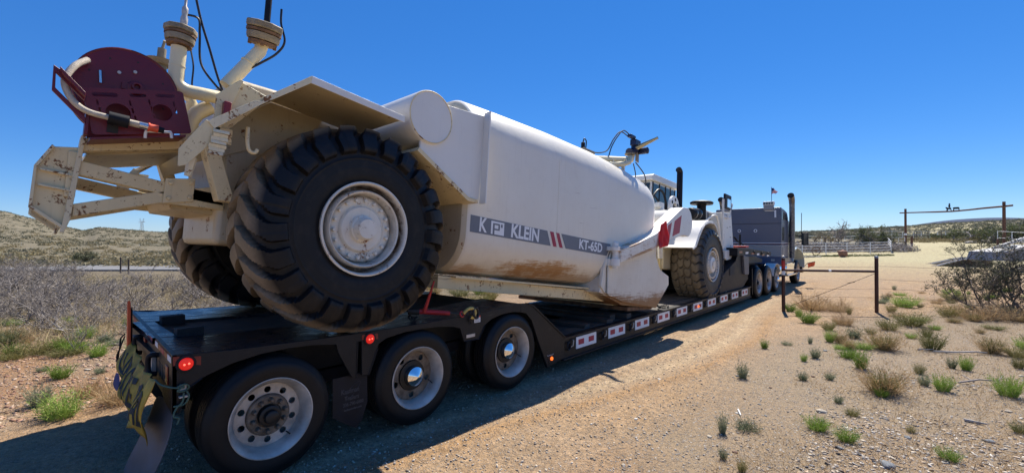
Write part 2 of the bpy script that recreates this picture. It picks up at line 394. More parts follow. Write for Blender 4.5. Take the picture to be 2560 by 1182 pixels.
# ------------------------------------------------------------------ terrain
FX, FY = -math.sin(0.7425), math.cos(0.7425)
RX, RY = math.cos(0.7425), math.sin(0.7425)
def sm(x, a, b):
    t = np.clip((np.asarray(x, float) - a) / (b - a), 0, 1); return t * t * (3 - 2 * t)
_tab = rng.random((256, 256))
def vnoise(x, y, s):
    x = np.asarray(x, float) * s; y = np.asarray(y, float) * s
    xi = np.floor(x).astype(int); yi = np.floor(y).astype(int); fx = x - xi; fy = y - yi
    fx = fx * fx * (3 - 2 * fx); fy = fy * fy * (3 - 2 * fy)
    g = lambda a, b: _tab[(a) & 255, (b) & 255]
    return (g(xi, yi) * (1 - fx) + g(xi + 1, yi) * fx) * (1 - fy) + (g(xi, yi + 1) * (1 - fx) + g(xi + 1, yi + 1) * fx) * fy
def fbm(x, y, s, o=5, p=.5):
    r = 0; a = 1; t = 0
    for i in range(o): r = r + a * vnoise(np.asarray(x) + 17.3 * i, np.asarray(y) - 9.1 * i, s); t += a; a *= p; s *= 2.03
    return r / t
def berm_x(Y): return np.interp(Y, [-2, 0, 2, 2.6, 3.2, 3.9, 4.6, 5.6, 7, 8.3, 11, 14], [.3, .45, .69, .88, 1.04, 1.19, 1.38, 1.47, 1.56, 1.53, 1.1, .9])
def height(X, Y, fine=True):
    X = np.asarray(X, float); Y = np.asarray(Y, float)
    dx = X - CAM.x; dy = Y - CAM.y; d = np.hypot(dx, dy)
    az = np.degrees(np.arctan2(dx * RX + dy * RY, dx * FX + dy * FY))
    cosa = np.clip(np.cos(np.radians(az)), .3, 1); D = d * cosa
    # left range of scrubby hills
    HL = np.interp(az, [-180, -70, -49, -46, -44, -43, -41, -39, -37, -30, -20, 0, 20, 180], [9, 24, 12.6, 7.8, 5.2, 6.4, 5.6, 4.7, 4.7, 5.2, 6, 4, 0, 0])
    hl = (HL + 1.4 * (fbm(X, Y, .03) - .5)) * sm(D, 32, 175) - 12 * sm(D, 190, 420) * (az < 20)
    # right: ground climbs gently past the ranch gate
    HR = np.interp(az, [-180, 0, 20, 29, 33, 36, 38.5, 42, 44, 49, 70, 180], [0, 0, 5, 6.4, 7.4, 8.4, 9.6, 12.0, 14.0, 17, 20, 9])
    r = sm(az, 8, 20)
    hr = r * (1.0 * sm(D, 50, 76) + 1.1 * sm(D, 78, 130) + (HR - 1.8) * sm(D, 150, 360) + 1.0 * (fbm(X, Y, .02) - .5) * sm(D, 90, 200) - 30 * sm(D, 420, 800))
    z = hl * (1 - r) + hr
    side = sm(np.abs(X + 1.2), 3.2, 5.5)
    z = z + .10 * (fbm(X, Y, .35) - .5) * side * sm(d, 0, 6) + .5 * (fbm(X, Y, .06) - .5) * sm(D, 30, 60)
    if fine:
        z = z + (.016 * (fbm(X, Y, 3.0, 4) - .5)) * (1 - sm(d, 12, 22))
        # low windrow of graded dirt beside the track
        xr = berm_x(Y) + .10 * (fbm(X, Y, .9) - .5)
        z = z + .03 * np.exp(-((X - xr) / .10) ** 2) * (1 - sm(Y, 10, 12.5))
        z = z - .03 * (np.exp(-((X - xr + .45) / .14) ** 2) + .7 * np.exp(-((X - xr + .95) / .16) ** 2)) * (1 - sm(Y, 12, 16))
    return z
def hz(x, y): return float(height(x, y))

def build_ground():
    rr = [.35]
    while rr[-1] < 900: rr.append(rr[-1] * 1.0165 + .002)
    rr = np.array(rr)
    azs = np.concatenate([np.arange(-54, 54.01, .28), np.arange(60, 301, 6)])
    nA, nR = len(azs), len(rr); A, Rr = np.meshgrid(np.radians(azs), rr)
    jx = CAM.x + Rr * (np.cos(A) * FX + np.sin(A) * RX); jy = CAM.y + Rr * (np.cos(A) * FY + np.sin(A) * RY)
    Z = height(jx, jy)
    V = np.stack([jx, jy, Z], -1).reshape(-1, 3)
    V = np.concatenate([V, [[CAM.x, CAM.y, hz(CAM.x, CAM.y)]]])
    i = np.arange(nR - 1)[:, None] * nA; j = np.arange(nA)[None]; j2 = (j + 1) % nA
    F = np.stack([i + j, i + j2, i + nA + j2, i + nA + j], -1).reshape(-1, 4)
    me = arr_mesh('ground', V, F, None, True); me.materials.clear()
    X, Y = V[:, 0], V[:, 1]
    dx = X - CAM.x; dy = Y - CAM.y; D = dx * FX + dy * FY; L = dx * RX + dy * RY; d = np.hypot(dx, dy)
    n1 = fbm(X, Y, .5); n2 = fbm(X, Y, .12); n3 = fbm(X, Y, 1.7)
    # packed track under the trailer, widening into the yard on the right
    edge = 1.7 + .9 * (n1 - .5) + np.interp(Y, [-3, 0, 6, 11, 15, 20, 28], [-.3, -.2, .2, .8, 2.6, 8, 40])
    track = (1 - sm(X, edge - .5, edge + .5)) * sm(X, -4.2, -3.2)
    yard = sm(Y, 17, 21) * sm(L, -2, 3) * (1 - sm(D, 66, 74))
    road = sm(D, 60, 70) * (1 - sm(D, 92, 100)) * sm(L / np.maximum(D, 1), .60, .68)
    track = np.clip(np.maximum(np.maximum(track, yard), road), 0, 1)
    isl = sm(L / np.maximum(D, 1), .60, .64) * (1 - sm(L / np.maximum(D, 1), .84, .87)) * sm(D, 41, 43) * (1 - sm(D, 47, 50)) * 0
    red = np.clip((1 - sm(np.abs(X + 5.0), 1.5, 3.0)) * (Y < 8) * sm(n1, .35, .55) + .75 * sm(n1, .50, .66) * (X > 1) * (1 - sm(d, 8, 14)) * (1 - track), 0, 1)
    slate = sm(n2 + .25 * (n3 - .5), .44, .56) * (X > 1.5) * (1 - track) * sm(L, .5, 1.6) * (1 - sm(D, 12, 22))
    slate = np.maximum(slate, sm(X, 3.0, 3.8) * (1 - sm(Y, 2.5, 4.5)) * .9)
    leftveg = sm(-(X + 4.0) - .12 * Y, 0, 4) * sm(D, 7, 11)
    green = np.clip(leftveg * .8 + sm(D, 26, 34) * (1 - sm(L, -2, 3)) + sm(D, 76, 84) * sm(L, 0, 10) * (1 - road), 0, 1) * (1 - track)
    berm = np.exp(-((X - berm_x(Y) - .10 * (fbm(X, Y, .9) - .5)) / .11) ** 2) * (1 - sm(Y, 10, 12.5)) * (n3 > .25)
    rut = (np.exp(-((X - berm_x(Y) + .45) / .16) ** 2) + np.exp(-((X - berm_x(Y) + .95) / .18) ** 2)) * (1 - sm(Y, 13, 17)) * (n3 > .2)
    for nm, a in (('rut', np.clip(rut, 0, 1)), ('berm', berm), ('track', track), ('redsoil', red), ('slate', slate), ('scrub', green)):
        at = me.attributes.new(nm, 'FLOAT', 'POINT'); at.data.foreach_set('value', a.astype(np.float32))
    m, t, b = newmat('desert_ground'); N = NT(t); v = N.coord()
    f1 = N.noise(v, .8, 8, .65); f2 = N.noise(v, 6, 8, .75); f3 = N.noise(v, 45, 6, .75)
    sand = N.mix(f2, (.20, .13, .075), (.43, .295, .18)); sand = N.mix(N.ramp(f1, [(.4, 0.0), (.65, .6)]), sand, (.33, .22, .125))
    trk = N.mix(f2, (.29, .19, .11), (.48, .34, .21)); trk = N.mix(N.ramp(f1, [(.42, 0.0), (.7, .8)]), trk, (.44, .275, .135))
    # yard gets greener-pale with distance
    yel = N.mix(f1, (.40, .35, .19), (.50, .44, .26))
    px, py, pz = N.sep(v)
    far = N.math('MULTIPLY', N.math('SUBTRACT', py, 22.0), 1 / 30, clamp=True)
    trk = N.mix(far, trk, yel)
    ruts = N.noise(N.mapping(v, (6, .35, 1), rot=(0, 0, R(8))), 1, 5, .6)
    trk = N.mix(N.math('MULTIPLY', N.ramp(ruts, [(.5, 0.0), (.7, 1.0)]), .5), trk, (.30, .22, .15))
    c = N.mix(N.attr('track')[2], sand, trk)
    c = N.mix(N.math('MULTIPLY', N.attr('redsoil')[2], N.math('MULTIPLY', N.ramp(px, [(0, 1.0), (.5, .5)]), .7)), c, N.mix(f2, (.26, .12, .05), (.44, .245, .115)))
    c = N.mix(N.math('MULTIPLY', N.attr('rut')[2], .5), c, N.mix(f2, (.46, .35, .22), (.58, .46, .30)))
    c = N.mix(N.math('MULTIPLY', N.attr('berm')[2], .85), c, N.mix(f3, (.34, .19, .085), (.46, .29, .14)))
    f4 = N.noise(v, 16, 10, .8); f5 = N.noise(v, 2.2, 6, .7)
    c = N.mix(1.0, c, N.ramp(f4, [(.34, .42), (.50, .95), (.66, 1.4)]), 'MULTIPLY'); c = N.mix(1.0, c, N.ramp(f5, [(.3, .82), (.7, 1.15)]), 'MULTIPLY')
    # pebbles: two scales of cells, each cell its own tint
    cellc = N.n.new('ShaderNodeTexVoronoi'); cellc.inputs['Scale'].default_value = 34; N.l.new(N.mapping(v, (1, 1, .3)), cellc.inputs['Vector'])
    cs = N.sep(cellc.outputs['Color']); peb = N.ramp(cs[0], [(0, (.13, .12, .12)), (.3, (.30, .27, .24)), (.55, (.42, .34, .26)), (.8, (.22, .20, .19)), (1, (.58, .54, .48))])
    pm = N.math('MULTIPLY', N.ramp(cellc.outputs['Distance'], [(.30, 1.0), (.42, 0.0)]), N.ramp(cs[1], [(.25, 0.0), (.35, 1.0)]))
    cell2 = N.n.new('ShaderNodeTexVoronoi'); cell2.inputs['Scale'].default_value = 95; N.l.new(v, cell2.inputs['Vector'])
    c2 = N.sep(cell2.outputs['Color']); p2 = N.math('MULTIPLY', N.ramp(cell2.outputs['Distance'], [(.3, 1.0), (.5, 0.0)]), N.ramp(c2[1], [(.5, 0.0), (.55, 1.0)]))
    dens = N.math('ADD', N.math('MULTIPLY', N.attr('slate')[2], .9), N.math('SUBTRACT', .75, N.math('MULTIPLY', N.attr('track')[2], .35)))
    pmd = N.math('MULTIPLY', N.math('MULTIPLY', pm, dens, clamp=True), .75)
    c = N.mix(N.math('MULTIPLY', N.attr('slate')[2], .55), c, N.mix(f3, (.20, .165, .11), (.38, .315, .22)))
    c = N.mix(N.math('MULTIPLY', p2, .8), c, N.ramp(c2[0], [(0, (.15, .13, .12)), (.5, (.34, .27, .21)), (1, (.56, .50, .42))]))
    c = N.mix(pmd, c, peb)
    veg = N.mix(N.ramp(N.noise(v, .35, 10, .8), [(.40, 0.0), (.58, 1.0)]), (.20, .175, .12), (.095, .095, .062))
    c = N.mix(N.math('MULTIPLY', N.attr('scrub')[2], .85), c, veg)
    N.set(b, 'Base Color', c); b.inputs['Roughness'].default_value = .95; b.inputs['Specular IOR Level'].default_value = .15
    h = N.math('ADD', N.math('ADD', N.math('MULTIPLY', f2, .6), N.math('MULTIPLY', f3, .45)), N.math('ADD', N.math('MULTIPLY', pmd, .5), N.math('MULTIPLY', p2, .25)))
    N.bump(h, 1.0, .035, b)
    me.materials.append(m)
    o = place(me, 'ground'); tag(o, 'pale gravelly dirt with a packed track and patches of red soil', None, None, 'structure')
build_ground()

# paved road beyond the brush on the left
def build_road():
    m = plain('grey_asphalt', (.17, .165, .16), .85, 0, .12, 3)
    mb = MB(); P = []
    for i in range(60):
        a = R(-80 + i * 1.9); D = 25.5 + 3 * (i / 60)
        r0, r1 = D / math.cos(min(abs(a), R(50))), (D + 5.2) / math.cos(min(abs(a), R(50)))
        for r in (r0, r1):
            x = CAM.x + r * (math.cos(a) * FX + math.sin(a) * RX); y = CAM.y + r * (math.cos(a) * FY + math.sin(a) * RY)
            P.append((x, y, .10 + .0))
        if a > R(12): break
    n = len(P) // 2; top = P; bot = [(p[0], p[1], -.25) for p in P]; V = top + bot; k = len(P); F = []
    for i in range(n - 1):
        a, b, c, d = 2 * i, 2 * i + 1, 2 * i + 3, 2 * i + 2
        F += [(a, b, c, d), (k + a, k + d, k + c, k + b), (a, d, k + d, k + a), (b, k + b, k + c, c)]
    mb.add(V, F); o = mb.build('road', m, smooth=False); tag(o, 'grey paved road running past the brush on the left', None, None, 'structure')
build_road()

# far mountain, the blue of distance haze painted into its base colour
def build_mountain():
    m, t, b = newmat('haze_blue_mountain'); N = NT(t); v = N.coord()
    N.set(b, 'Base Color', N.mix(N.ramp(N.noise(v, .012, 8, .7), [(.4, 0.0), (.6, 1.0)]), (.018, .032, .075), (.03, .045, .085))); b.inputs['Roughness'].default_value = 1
    D0 = 3600; us = np.linspace(.5, 1.6, 120); k = D0 / 1110
    ys = np.interp(1280 + 1110 * us, [1800, 2150, 2300, 2368, 2395, 2425, 2450, 2475, 2505, 2540, 2600, 2800, 3100], [585, 583, 575, 558, 551, 546.5, 545, 546.5, 551, 556, 560, 570, 590])
    Hh = 1.888 + (598.8 - ys) * k
    ts = np.linspace(0, 1, 40); V = []; 
    for t_ in ts:
        D = D0 - 1500 + 3000 * t_; s = np.sin(np.pi * t_) ** 1.3
        L = us * D0
        X = CAM.x + D * FX + L * RX; Y = CAM.y + D * FY + L * RY
        Zz = -60 + (Hh + 60) * s + 30 * (fbm(X, Y, .006) - .5) * s * (1 - s)
        V.append(np.stack([X, Y, Zz], -1))
    V = np.array(V); nr, nc = V.shape[:2]; i = np.arange(nr - 1)[:, None] * nc; j = np.arange(nc - 1)[None]
    F = np.stack([i + j, i + j + 1, i + nc + j + 1, i + nc + j], -1).reshape(-1, 4)
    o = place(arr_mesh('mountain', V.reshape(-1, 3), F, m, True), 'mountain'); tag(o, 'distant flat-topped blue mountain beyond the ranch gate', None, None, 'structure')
build_mountain()

# ------------------------------------------------------------------ vegetation meshes
def leafmat(name, cols, rough=.7, trans=.25):
    m, t, b = newmat(name); N = NT(t); v = N.coord()
    oi = N.n.new('ShaderNodeObjectInfo').outputs['Random']
    wn = N.n.new('ShaderNodeTexWhiteNoise'); wn.noise_dimensions = '3D'; N.l.new(N.mapping(v, (14, 14, 14)), wn.inputs['Vector'])
    f = N.math('ADD', N.math('MULTIPLY', N.noise(v, 6, 3), .6), N.math('MULTIPLY', oi, .4))
    c = N.ramp(f, [(i / (len(cols) - 1) * .6 + .2, q) for i, q in enumerate(cols)])
    N.set(b, 'Base Color', c); b.inputs['Roughness'].default_value = rough; b.inputs['Specular IOR Level'].default_value = .25
    tr = N.n.new('ShaderNodeBsdfTranslucent'); N.l.new(c, tr.inputs[0]); ms = N.n.new('ShaderNodeMixShader'); ms.inputs[0].default_value = trans
    N.l.new(b.outputs[0], ms.inputs[1]); N.l.new(tr.outputs[0], ms.inputs[2]); N.l.new(ms.outputs[0], N.n['Material Output'].inputs[0])
    return m
M['twig_grey'] = leafmat('grey_twigs', [(.13, .105, .09), (.29, .255, .225), (.50, .455, .41)], trans=0)
M['twig_dark'] = leafmat('dark_twigs', [(.07, .055, .05), (.17, .14, .125), (.34, .30, .27)], trans=0)
M['twig_tan'] = leafmat('tan_stems', [(.34, .22, .10), (.48, .33, .17), (.55, .42, .25)])
M['green_bright'] = leafmat('fresh_green_stems', [(.10, .17, .022), (.20, .30, .045), (.32, .42, .10)])
M['green_sage'] = leafmat('sage_green_stems', [(.10, .13, .07), (.19, .22, .13), (.30, .31, .20)])
M['green_olive'] = leafmat('olive_stems', [(.10, .11, .035), (.19, .18, .06), (.32, .26, .10)])
M['leaf_dark'] = leafmat('dark_olive_leaves', [(.045, .055, .028), (.09, .10, .05), (.15, .15, .08)])
M['leaf_mid'] = leafmat('mesquite_leaves', [(.075, .09, .035), (.14, .16, .06), (.22, .23, .11)])
M['leaf_tan'] = leafmat('tan_scrub_leaves', [(.13, .11, .06), (.22, .18, .09), (.30, .24, .13)])
M['hill_scrub'] = leafmat('hill_scrub_leaves', [(.10, .10, .06), (.17, .16, .10), (.25, .225, .155)])
M['ridge_scrub'] = leafmat('ridge_juniper_leaves', [(.06, .07, .05), (.11, .12, .085), (.17, .165, .12)])
M['whitewood'] = leafmat('bleached_wood', [(.42, .38, .33), (.55, .50, .44), (.62, .58, .52)])

def ribbons(starts, dirs, lens, wid, bend=.3, seg=2, r=None):
    """thin upright blades: (n) starts -> arrays"""
    r = r or rng; n = len(starts); d = dirs / np.linalg.norm(dirs, axis=1, keepdims=True)
    side = np.cross(d, r.normal(size=(n, 3))); side /= np.linalg.norm(side, axis=1, keepdims=True)
    bv = r.normal(size=(n, 3)) * bend; bv[:, 2] -= bend * .6
    V = []; 
    for k in range(seg + 1):
        t = k / seg; p = starts + d * lens[:, None] * t + bv * lens[:, None] * t * t
        w_ = wid[:, None] * (1 - t * .75)
        V += [p - side * w_ / 2, p + side * w_ / 2]
    V = np.stack(V, 1).reshape(-1, 3); base = np.arange(n)[:, None, None] * (2 * (seg + 1)); k = np.arange(seg)[None, :, None] * 2
    F = (base + k + np.array([0, 1, 3, 2])[None, None]).reshape(-1, 4)
    return V, F
def cat(parts):
    V = []; F = []; o = 0
    for v, f in parts: V.append(v); F.append(f + o); o += len(v)
    return np.concatenate(V), np.concatenate(F)
def twigs(seed, h, spread, stems, gens=3, kids=4, r0=.008, wob=.35, up=.9, upk=.35):
    """leafless branching shrub from thin three-sided sticks; returns V, F, tips"""
    r = np.random.default_rng(seed); P0 = np.zeros((stems, 3)); P0[:, :2] = r.normal(size=(stems, 2)) * spread * .12
    D = r.normal(size=(stems, 3)); D[:, 2] = np.abs(D[:, 2]) * .3 + up; D[:, :2] *= spread / h * .9; D /= np.linalg.norm(D, axis=1, keepdims=True)
    Ls = h * r.uniform(.35, .6, stems); rad = np.full(stems, r0); out = []; tips = []
    for g in range(gens):
        n = len(P0); pts = [P0]; d = D.copy(); nseg = 3 if g < 2 else 2
        for s_ in range(nseg):
            d = d + r.normal(size=(n, 3)) * wob; d /= np.linalg.norm(d, axis=1, keepdims=True)
            pts.append(pts[-1] + d * (Ls / nseg)[:, None])
        for s_ in range(nseg):
            a, b = pts[s_], pts[s_ + 1]; ax = b - a; ax /= np.linalg.norm(ax, axis=1, keepdims=True) + 1e-9
            u = np.cross(ax, [.3, .5, .81]); u /= np.linalg.norm(u, axis=1, keepdims=True) + 1e-9; w_ = np.cross(ax, u)
            ra = rad * (1 - .35 * s_ / nseg); rb = rad * (1 - .35 * (s_ + 1) / nseg); V = []
            for q, rq in ((a, ra), (b, rb)):
                for k in range(3):
                    an = 2 * math.pi * k / 3; V.append(q + (u * math.cos(an) + w_ * math.sin(an)) * rq[:, None])
            V = np.stack(V, 1).reshape(-1, 3); base = np.arange(n)[:, None, None] * 6
            out.append((V, (base + np.array([[0, 1, 4, 3], [1, 2, 5, 4], [2, 0, 3, 5]])[None]).reshape(-1, 4)))
        tips.append(np.concatenate(pts[1:]))
        if g < gens - 1:
            idx = np.repeat(np.arange(n), kids); tt = r.integers(1, nseg + 1, len(idx)); P0 = np.stack(pts)[tt, idx]
            D = d[idx] + r.normal(size=(len(idx), 3)) * .75; D[:, 2] += upk; D /= np.linalg.norm(D, axis=1, keepdims=True)
            Ls = Ls[idx] * r.uniform(.45, .8, len(idx)); rad = rad[idx] * .6
    V, F = cat(out); V[:, 2] = np.maximum(V[:, 2], -.05)
    return V, F, np.concatenate(tips[-2:])
def tuft_mesh(name, mat, seed, n0=140, h=.22, rad=.10, lean=.5, wid=.006, sub=True):
    n = int(n0 * 1.7); r = np.random.default_rng(seed); a = r.uniform(0, 2 * np.pi, n); q = np.sqrt(r.random(n)) * rad
    st = np.stack([q * np.cos(a) * .5, q * np.sin(a) * .5, np.full(n, -.01)], 1)
    d = np.stack([np.cos(a) * q / rad * lean + r.normal(size=n) * .12, np.sin(a) * q / rad * lean + r.normal(size=n) * .12, np.ones(n)], 1)
    L = h * r.uniform(.5, 1.1, n); parts = [ribbons(st, d, L, np.full(n, wid), .22, 3, r)]
    if sub:   # small side leaves up each stem
        k = n * 4; i = r.integers(0, n, k); t = r.uniform(.25, 1, k)[:, None]; dn = d / np.linalg.norm(d, axis=1, keepdims=True)
        s2 = st[i] + dn[i] * L[i][:, None] * t; d2 = dn[i] + r.normal(size=(k, 3)) * .6
        parts.append(ribbons(s2, d2, np.full(k, h * .16) * r.uniform(.6, 1.3, k), np.full(k, wid * 1.1), .2, 1, r))
    V, F = cat(parts); return arr_mesh(name, V, F, M[mat])
def gp(u, D):
    """ground point at forward distance D and sideways ratio u from where the photographer stood"""
    x = CAM.x + D * (FX + u * RX); y = CAM.y + D * (FY + u * RY); return x, y
def U(px): return (px - 1280) / 1110

# ---- thicket of grey leafless brush (reads as one mass)
def thicket():
    var = [twigs(s, 1.25, 1.1, 8, 4, 3, .019, .33, .8) for s in (1, 2, 3, 4, 5, 6)]
    parts = []; r = np.random.default_rng(3); n = 0
    while n < 185:
        D = r.uniform(8.6, 24) ** 1.0; u = r.uniform(-1.32, .30)
        x, y = gp(u, D)
        if x > -7.6 - .10 * y or (D < 10.6 and u < -.7 and r.random() < .75): continue
        if u > -.98 and u < -.72 and D > 17 and r.random() < .6: continue
        V, F, T = var[r.integers(6)]; a = r.uniform(0, 6.28); s = r.uniform(.75, 1.12) * (.92 - .2 * (D < 10.8))
        if -.98 < u < -.72: s *= .78
        c, q = math.cos(a), math.sin(a)
        W = np.stack([(V[:, 0] * c - V[:, 1] * q) * s * 1.1 + x, (V[:, 0] * q + V[:, 1] * c) * s * 1.1 + y, V[:, 2] * s * r.uniform(.8, 1.1) + hz(x, y)], -1)
        parts.append((W, F)); n += 1
    V, F = cat(parts); print('thicket tris', len(F) * 2)
    o = place(arr_mesh('brush_thicket', V, F, M['twig_grey']), 'brush_thicket'); tag(o, 'dense mass of bare grey brush behind the trailer and left of it', None, None, 'stuff')
thicket()

# ---- low scrub covering the hillside and the right-hand rise
def leafblob(seed, n, sx, sz, leaf):
    r = np.random.default_rng(seed); c = r.normal(size=(n, 3)); c /= np.linalg.norm(c, axis=1, keepdims=True)
    c = c * (r.random((n, 1)) ** .4) * [sx, sx, sz]; c[:, 2] = np.abs(c[:, 2]) * 1.0
    lump = 1 + .35 * np.sin(c[:, 0] * 7 / sx + seed) * np.cos(c[:, 1] * 6 / sx); c *= lump[:, None]
    a = r.normal(size=(n, 3)); b = r.normal(size=(n, 3)); a /= np.linalg.norm(a, axis=1, keepdims=True); b /= np.linalg.norm(b, axis=1, keepdims=True)
    s = leaf * r.uniform(.6, 1.4, (n, 1)); V = np.stack([c - a * s, c + b * s * .7, c + a * s], 1).reshape(-1, 3)
    return V, np.arange(3 * n).reshape(-1, 3)
def scatter(name, label, mat, n, blob, pos, smin, smax, seed):
    r = np.random.default_rng(seed); var = [leafblob(seed * 10 + k, *blob) for k in range(5)]; parts = []
    P = pos(r, n); Z = height(P[:, 0], P[:, 1], False)
    for (x, y), z in zip(P, Z):
        V, F = var[r.integers(5)]; s = r.uniform(smin, smax); s2 = s * r.uniform(.7, 1.1); a = r.uniform(0, 6.28); c, q = math.cos(a), math.sin(a)
        parts.append((np.stack([(V[:, 0] * c - V[:, 1] * q) * s + x, (V[:, 0] * q + V[:, 1] * c) * s + y, V[:, 2] * s2 + z - .05], -1), F))
    V, F = cat(parts); o = place(arr_mesh(name, V, F, M[mat]), name); tag(o, label, None, None, 'stuff'); print(name, len(F))
def pos_hill(r, n):
    D = 30 + 175 * r.random(n) ** 1.1; u = r.uniform(-1.3, .1, n); x, y = gp(u, D)
    k = (fbm(x, y, .05) + .3 * r.random(n)) > .52; return np.stack([x, y], -1)[k]
scatter('hillside_scrub', 'low olive scrub dotting the hillside on the left', 'hill_scrub', 7500, (26, .6, .32, .17), pos_hill, .5, 1.35, 5)
def pos_hill2(r, n):
    D = 29 + 60 * r.random(n) ** 1.3; u = r.uniform(-1.3, .1, n); x, y = gp(u, D)
    return np.stack([x, y], -1)
scatter('tan_scrub', 'tan and yellow scrub on the near slope of the hill', 'leaf_tan', 900, (60, .6, .45, .13), pos_hill2, .6, 1.4, 6)
def pos_ridge(r, n):
    D = 118 + 280 * r.random(n) ** 1.2; u = r.uniform(.55, 1.35, n); x, y = gp(u, D); return np.stack([x, y], -1)
scatter('ridge_scrub', 'dark juniper scrub covering the low ridge on the right', 'ridge_scrub', 7000, (24, 1.1, .85, .38), pos_ridge, .5, 1.35, 8)
def pos_yard(r, n):
    D = r.uniform(51, 62, n); u = r.uniform(.62, .90, n); k = (r.random(n) < 1); x, y = gp(u, D + 6); return np.stack([x, y], -1)[(D + 6) > (58 + 0 * D)]
scatter('corral_brush', 'low grey and tan brush inside the white corral', 'twig_grey', 420, (110, .8, .75, .09), pos_yard, .7, 1.5, 9)
def pos_verge(r, n):
    t = r.random(n); u = .655 + .205 * t; D = 50.5 + 2.0 * t + r.normal(size=n) * .5; x, y = gp(u, D); return np.stack([x, y], -1)
scatter('verge_weeds', 'strip of green weeds along the foot of the white fence', 'leaf_mid', 260, (50, .35, .22, .07), pos_verge, .5, 1.1, 10)
def pos_gatebrush(r, n):
    D = r.uniform(92, 112, n); u = r.uniform(.80, 1.4, n); x, y = gp(u, D); return np.stack([x, y], -1)
scatter('roadside_brush', 'green and tan brush lining the far side of the ranch road', 'leaf_tan', 420, (60, .9, .8, .16), pos_gatebrush, .6, 1.5, 12)

# ---- trees
def tree(px, D, h, w_, leafy, label, seed, leaf=.16, nleaf=2600, mat='leaf_mid', group=None, twmat='twig_dark'):
    x, y = gp(U(px), D); z = hz(x, y)
    V, F, T = twigs(seed, h * .62, w_ * .5, 4, 4, 4, h * .022, .28, 1.0, .35)
    V[:, :2] *= w_ / max(.1, np.ptp(V[:, 0])) ; k = h / V[:, 2].max(); V[:, 2] *= k
    T = T.copy(); T[:, :2] *= w_ / max(.1, np.ptp(T[:, 0])); T[:, 2] *= k
    t = thing('tree', label, 'tree', (x, y, z), group=group)
    place(arr_mesh('trunk', V, F, M[twmat]), 'trunk', parent=t)
    if leafy:
        r = np.random.default_rng(seed); T = T[T[:, 2] > h * .18]; c = T[r.integers(0, len(T), nleaf)] + r.normal(size=(nleaf, 3)) * leaf * 1.6
        a = r.normal(size=(nleaf, 3)); b = r.normal(size=(nleaf, 3)); s = leaf * r.uniform(.5, 1.3, (nleaf, 1))
        Vv = np.stack([c - a * s * .6, c + b * s * .5, c + a * s * .6], 1).reshape(-1, 3)
        place(arr_mesh('crown', Vv, np.arange(3 * nleaf).reshape(-1, 3), M[mat]), 'crown', parent=t)
    return t
tree(2094, 72, 4.2, 5.0, False, 'bare grey tree standing behind the corral', 21, twmat='twig_grey')
tree(2056, 76, 2.3, 3.4, True, 'thin half-bare bush tree left of the bare grey tree', 22, .10, 900, 'leaf_tan')
tree(2194, 66, 3.3, 5.2, True, 'round green mesquite at the right end of the corral', 23, .11, 4200, 'leaf_mid')
tree(2162, 68, 2.2, 4.0, True, 'low olive mesquite between the bare tree and the round green one', 24, .11, 2000, 'leaf_tan')
for i, (px, D, h, w_, lab) in enumerate([(2415, 96, 4.2, 9.5, 'green mesquite left of the gate, beyond the pale flat rocks'), (2450, 102, 4.8, 9, 'olive mesquite right behind the pale flat rocks'), (2478, 98, 5.2, 9, 'dark mesquite just left of the right gate post'),
        (2500, 108, 6.4, 10, 'tall mesquite directly behind the right gate post'), (2534, 100, 6.0, 11, 'broad dark mesquite right of the right gate post'), (2575, 96, 6.4, 11, 'mesquite at the right edge of the photo'), (2395, 108, 3.6, 8, 'low mesquite at the left end of the roadside row'), (2640, 98, 7, 12, 'mesquite beyond the right edge of the roadside row')]):
    tree(px, D, h * .72, w_, True, lab, 30 + i, .17, 4200, 'leaf_mid' if i % 2 == 0 else 'leaf_dark', 'mesquites beyond the ranch road')
t = tree(228, 37, 1.0, 1.9, True, 'lone dark green bush at the foot of the hillside', 50, .07, 1800, 'leaf_dark')

# ---- foreground thorn shrub at the right edge
def thorn():
    x, y = 5.55, 15.6; t = thing('thorn_shrub', 'big tangled thorn shrub with small dark leaves at the right edge', 'shrub', (x, y, hz(x, y)))
    V, F, T = twigs(77, 1.7, 2.4, 13, 5, 4, .020, .30, .75, .30); V[:, :2] *= .98; T = T.copy(); T[:, :2] *= .98
    sz = 2.45 / np.percentile(V[:, 2], 99); V[:, 2] *= sz; T[:, 2] *= sz
    V[:, 2] = np.where(V[:, 2] > 1.55, 1.55 + (V[:, 2] - 1.55) * .38, V[:, 2]); T[:, 2] = np.where(T[:, 2] > 1.55, 1.55 + (T[:, 2] - 1.55) * .38, T[:, 2])
    place(arr_mesh('branches', V, F, M['twig_dark']), 'branches', parent=t); print('thorn', len(F))
    r = np.random.default_rng(5); n = 20000; T = T[T[:, 2] > .4]; c = T[r.integers(0, len(T), n)] + r.normal(size=(n, 3)) * .025
    a = r.normal(size=(n, 3)); b = r.normal(size=(n, 3)); s = .020 * r.uniform(.5, 1.3, (n, 1)); Vv = np.stack([c - a * s * .7, c + b * s * .5, c + a * s * .7], 1).reshape(-1, 3)
    place(arr_mesh('leaves', Vv, np.arange(3 * n).reshape(-1, 3), M['leaf_dark']), 'leaves', parent=t)
    mb = MB().tube(bez([(-.5, -.3, .75), (-.1, -.2, 1.05), (.35, .0, 1.35), (.7, .2, 1.7)], 6), [.022] * 6 + [.018] * 6 + [.012] * 7, 6); mb.tube([(.05, -.15, 1.15), (.35, -.2, 1.15), (.6, -.1, 1.3)], .008, 5)
    mb.build('dead_branch', 'whitewood', t)
thorn()

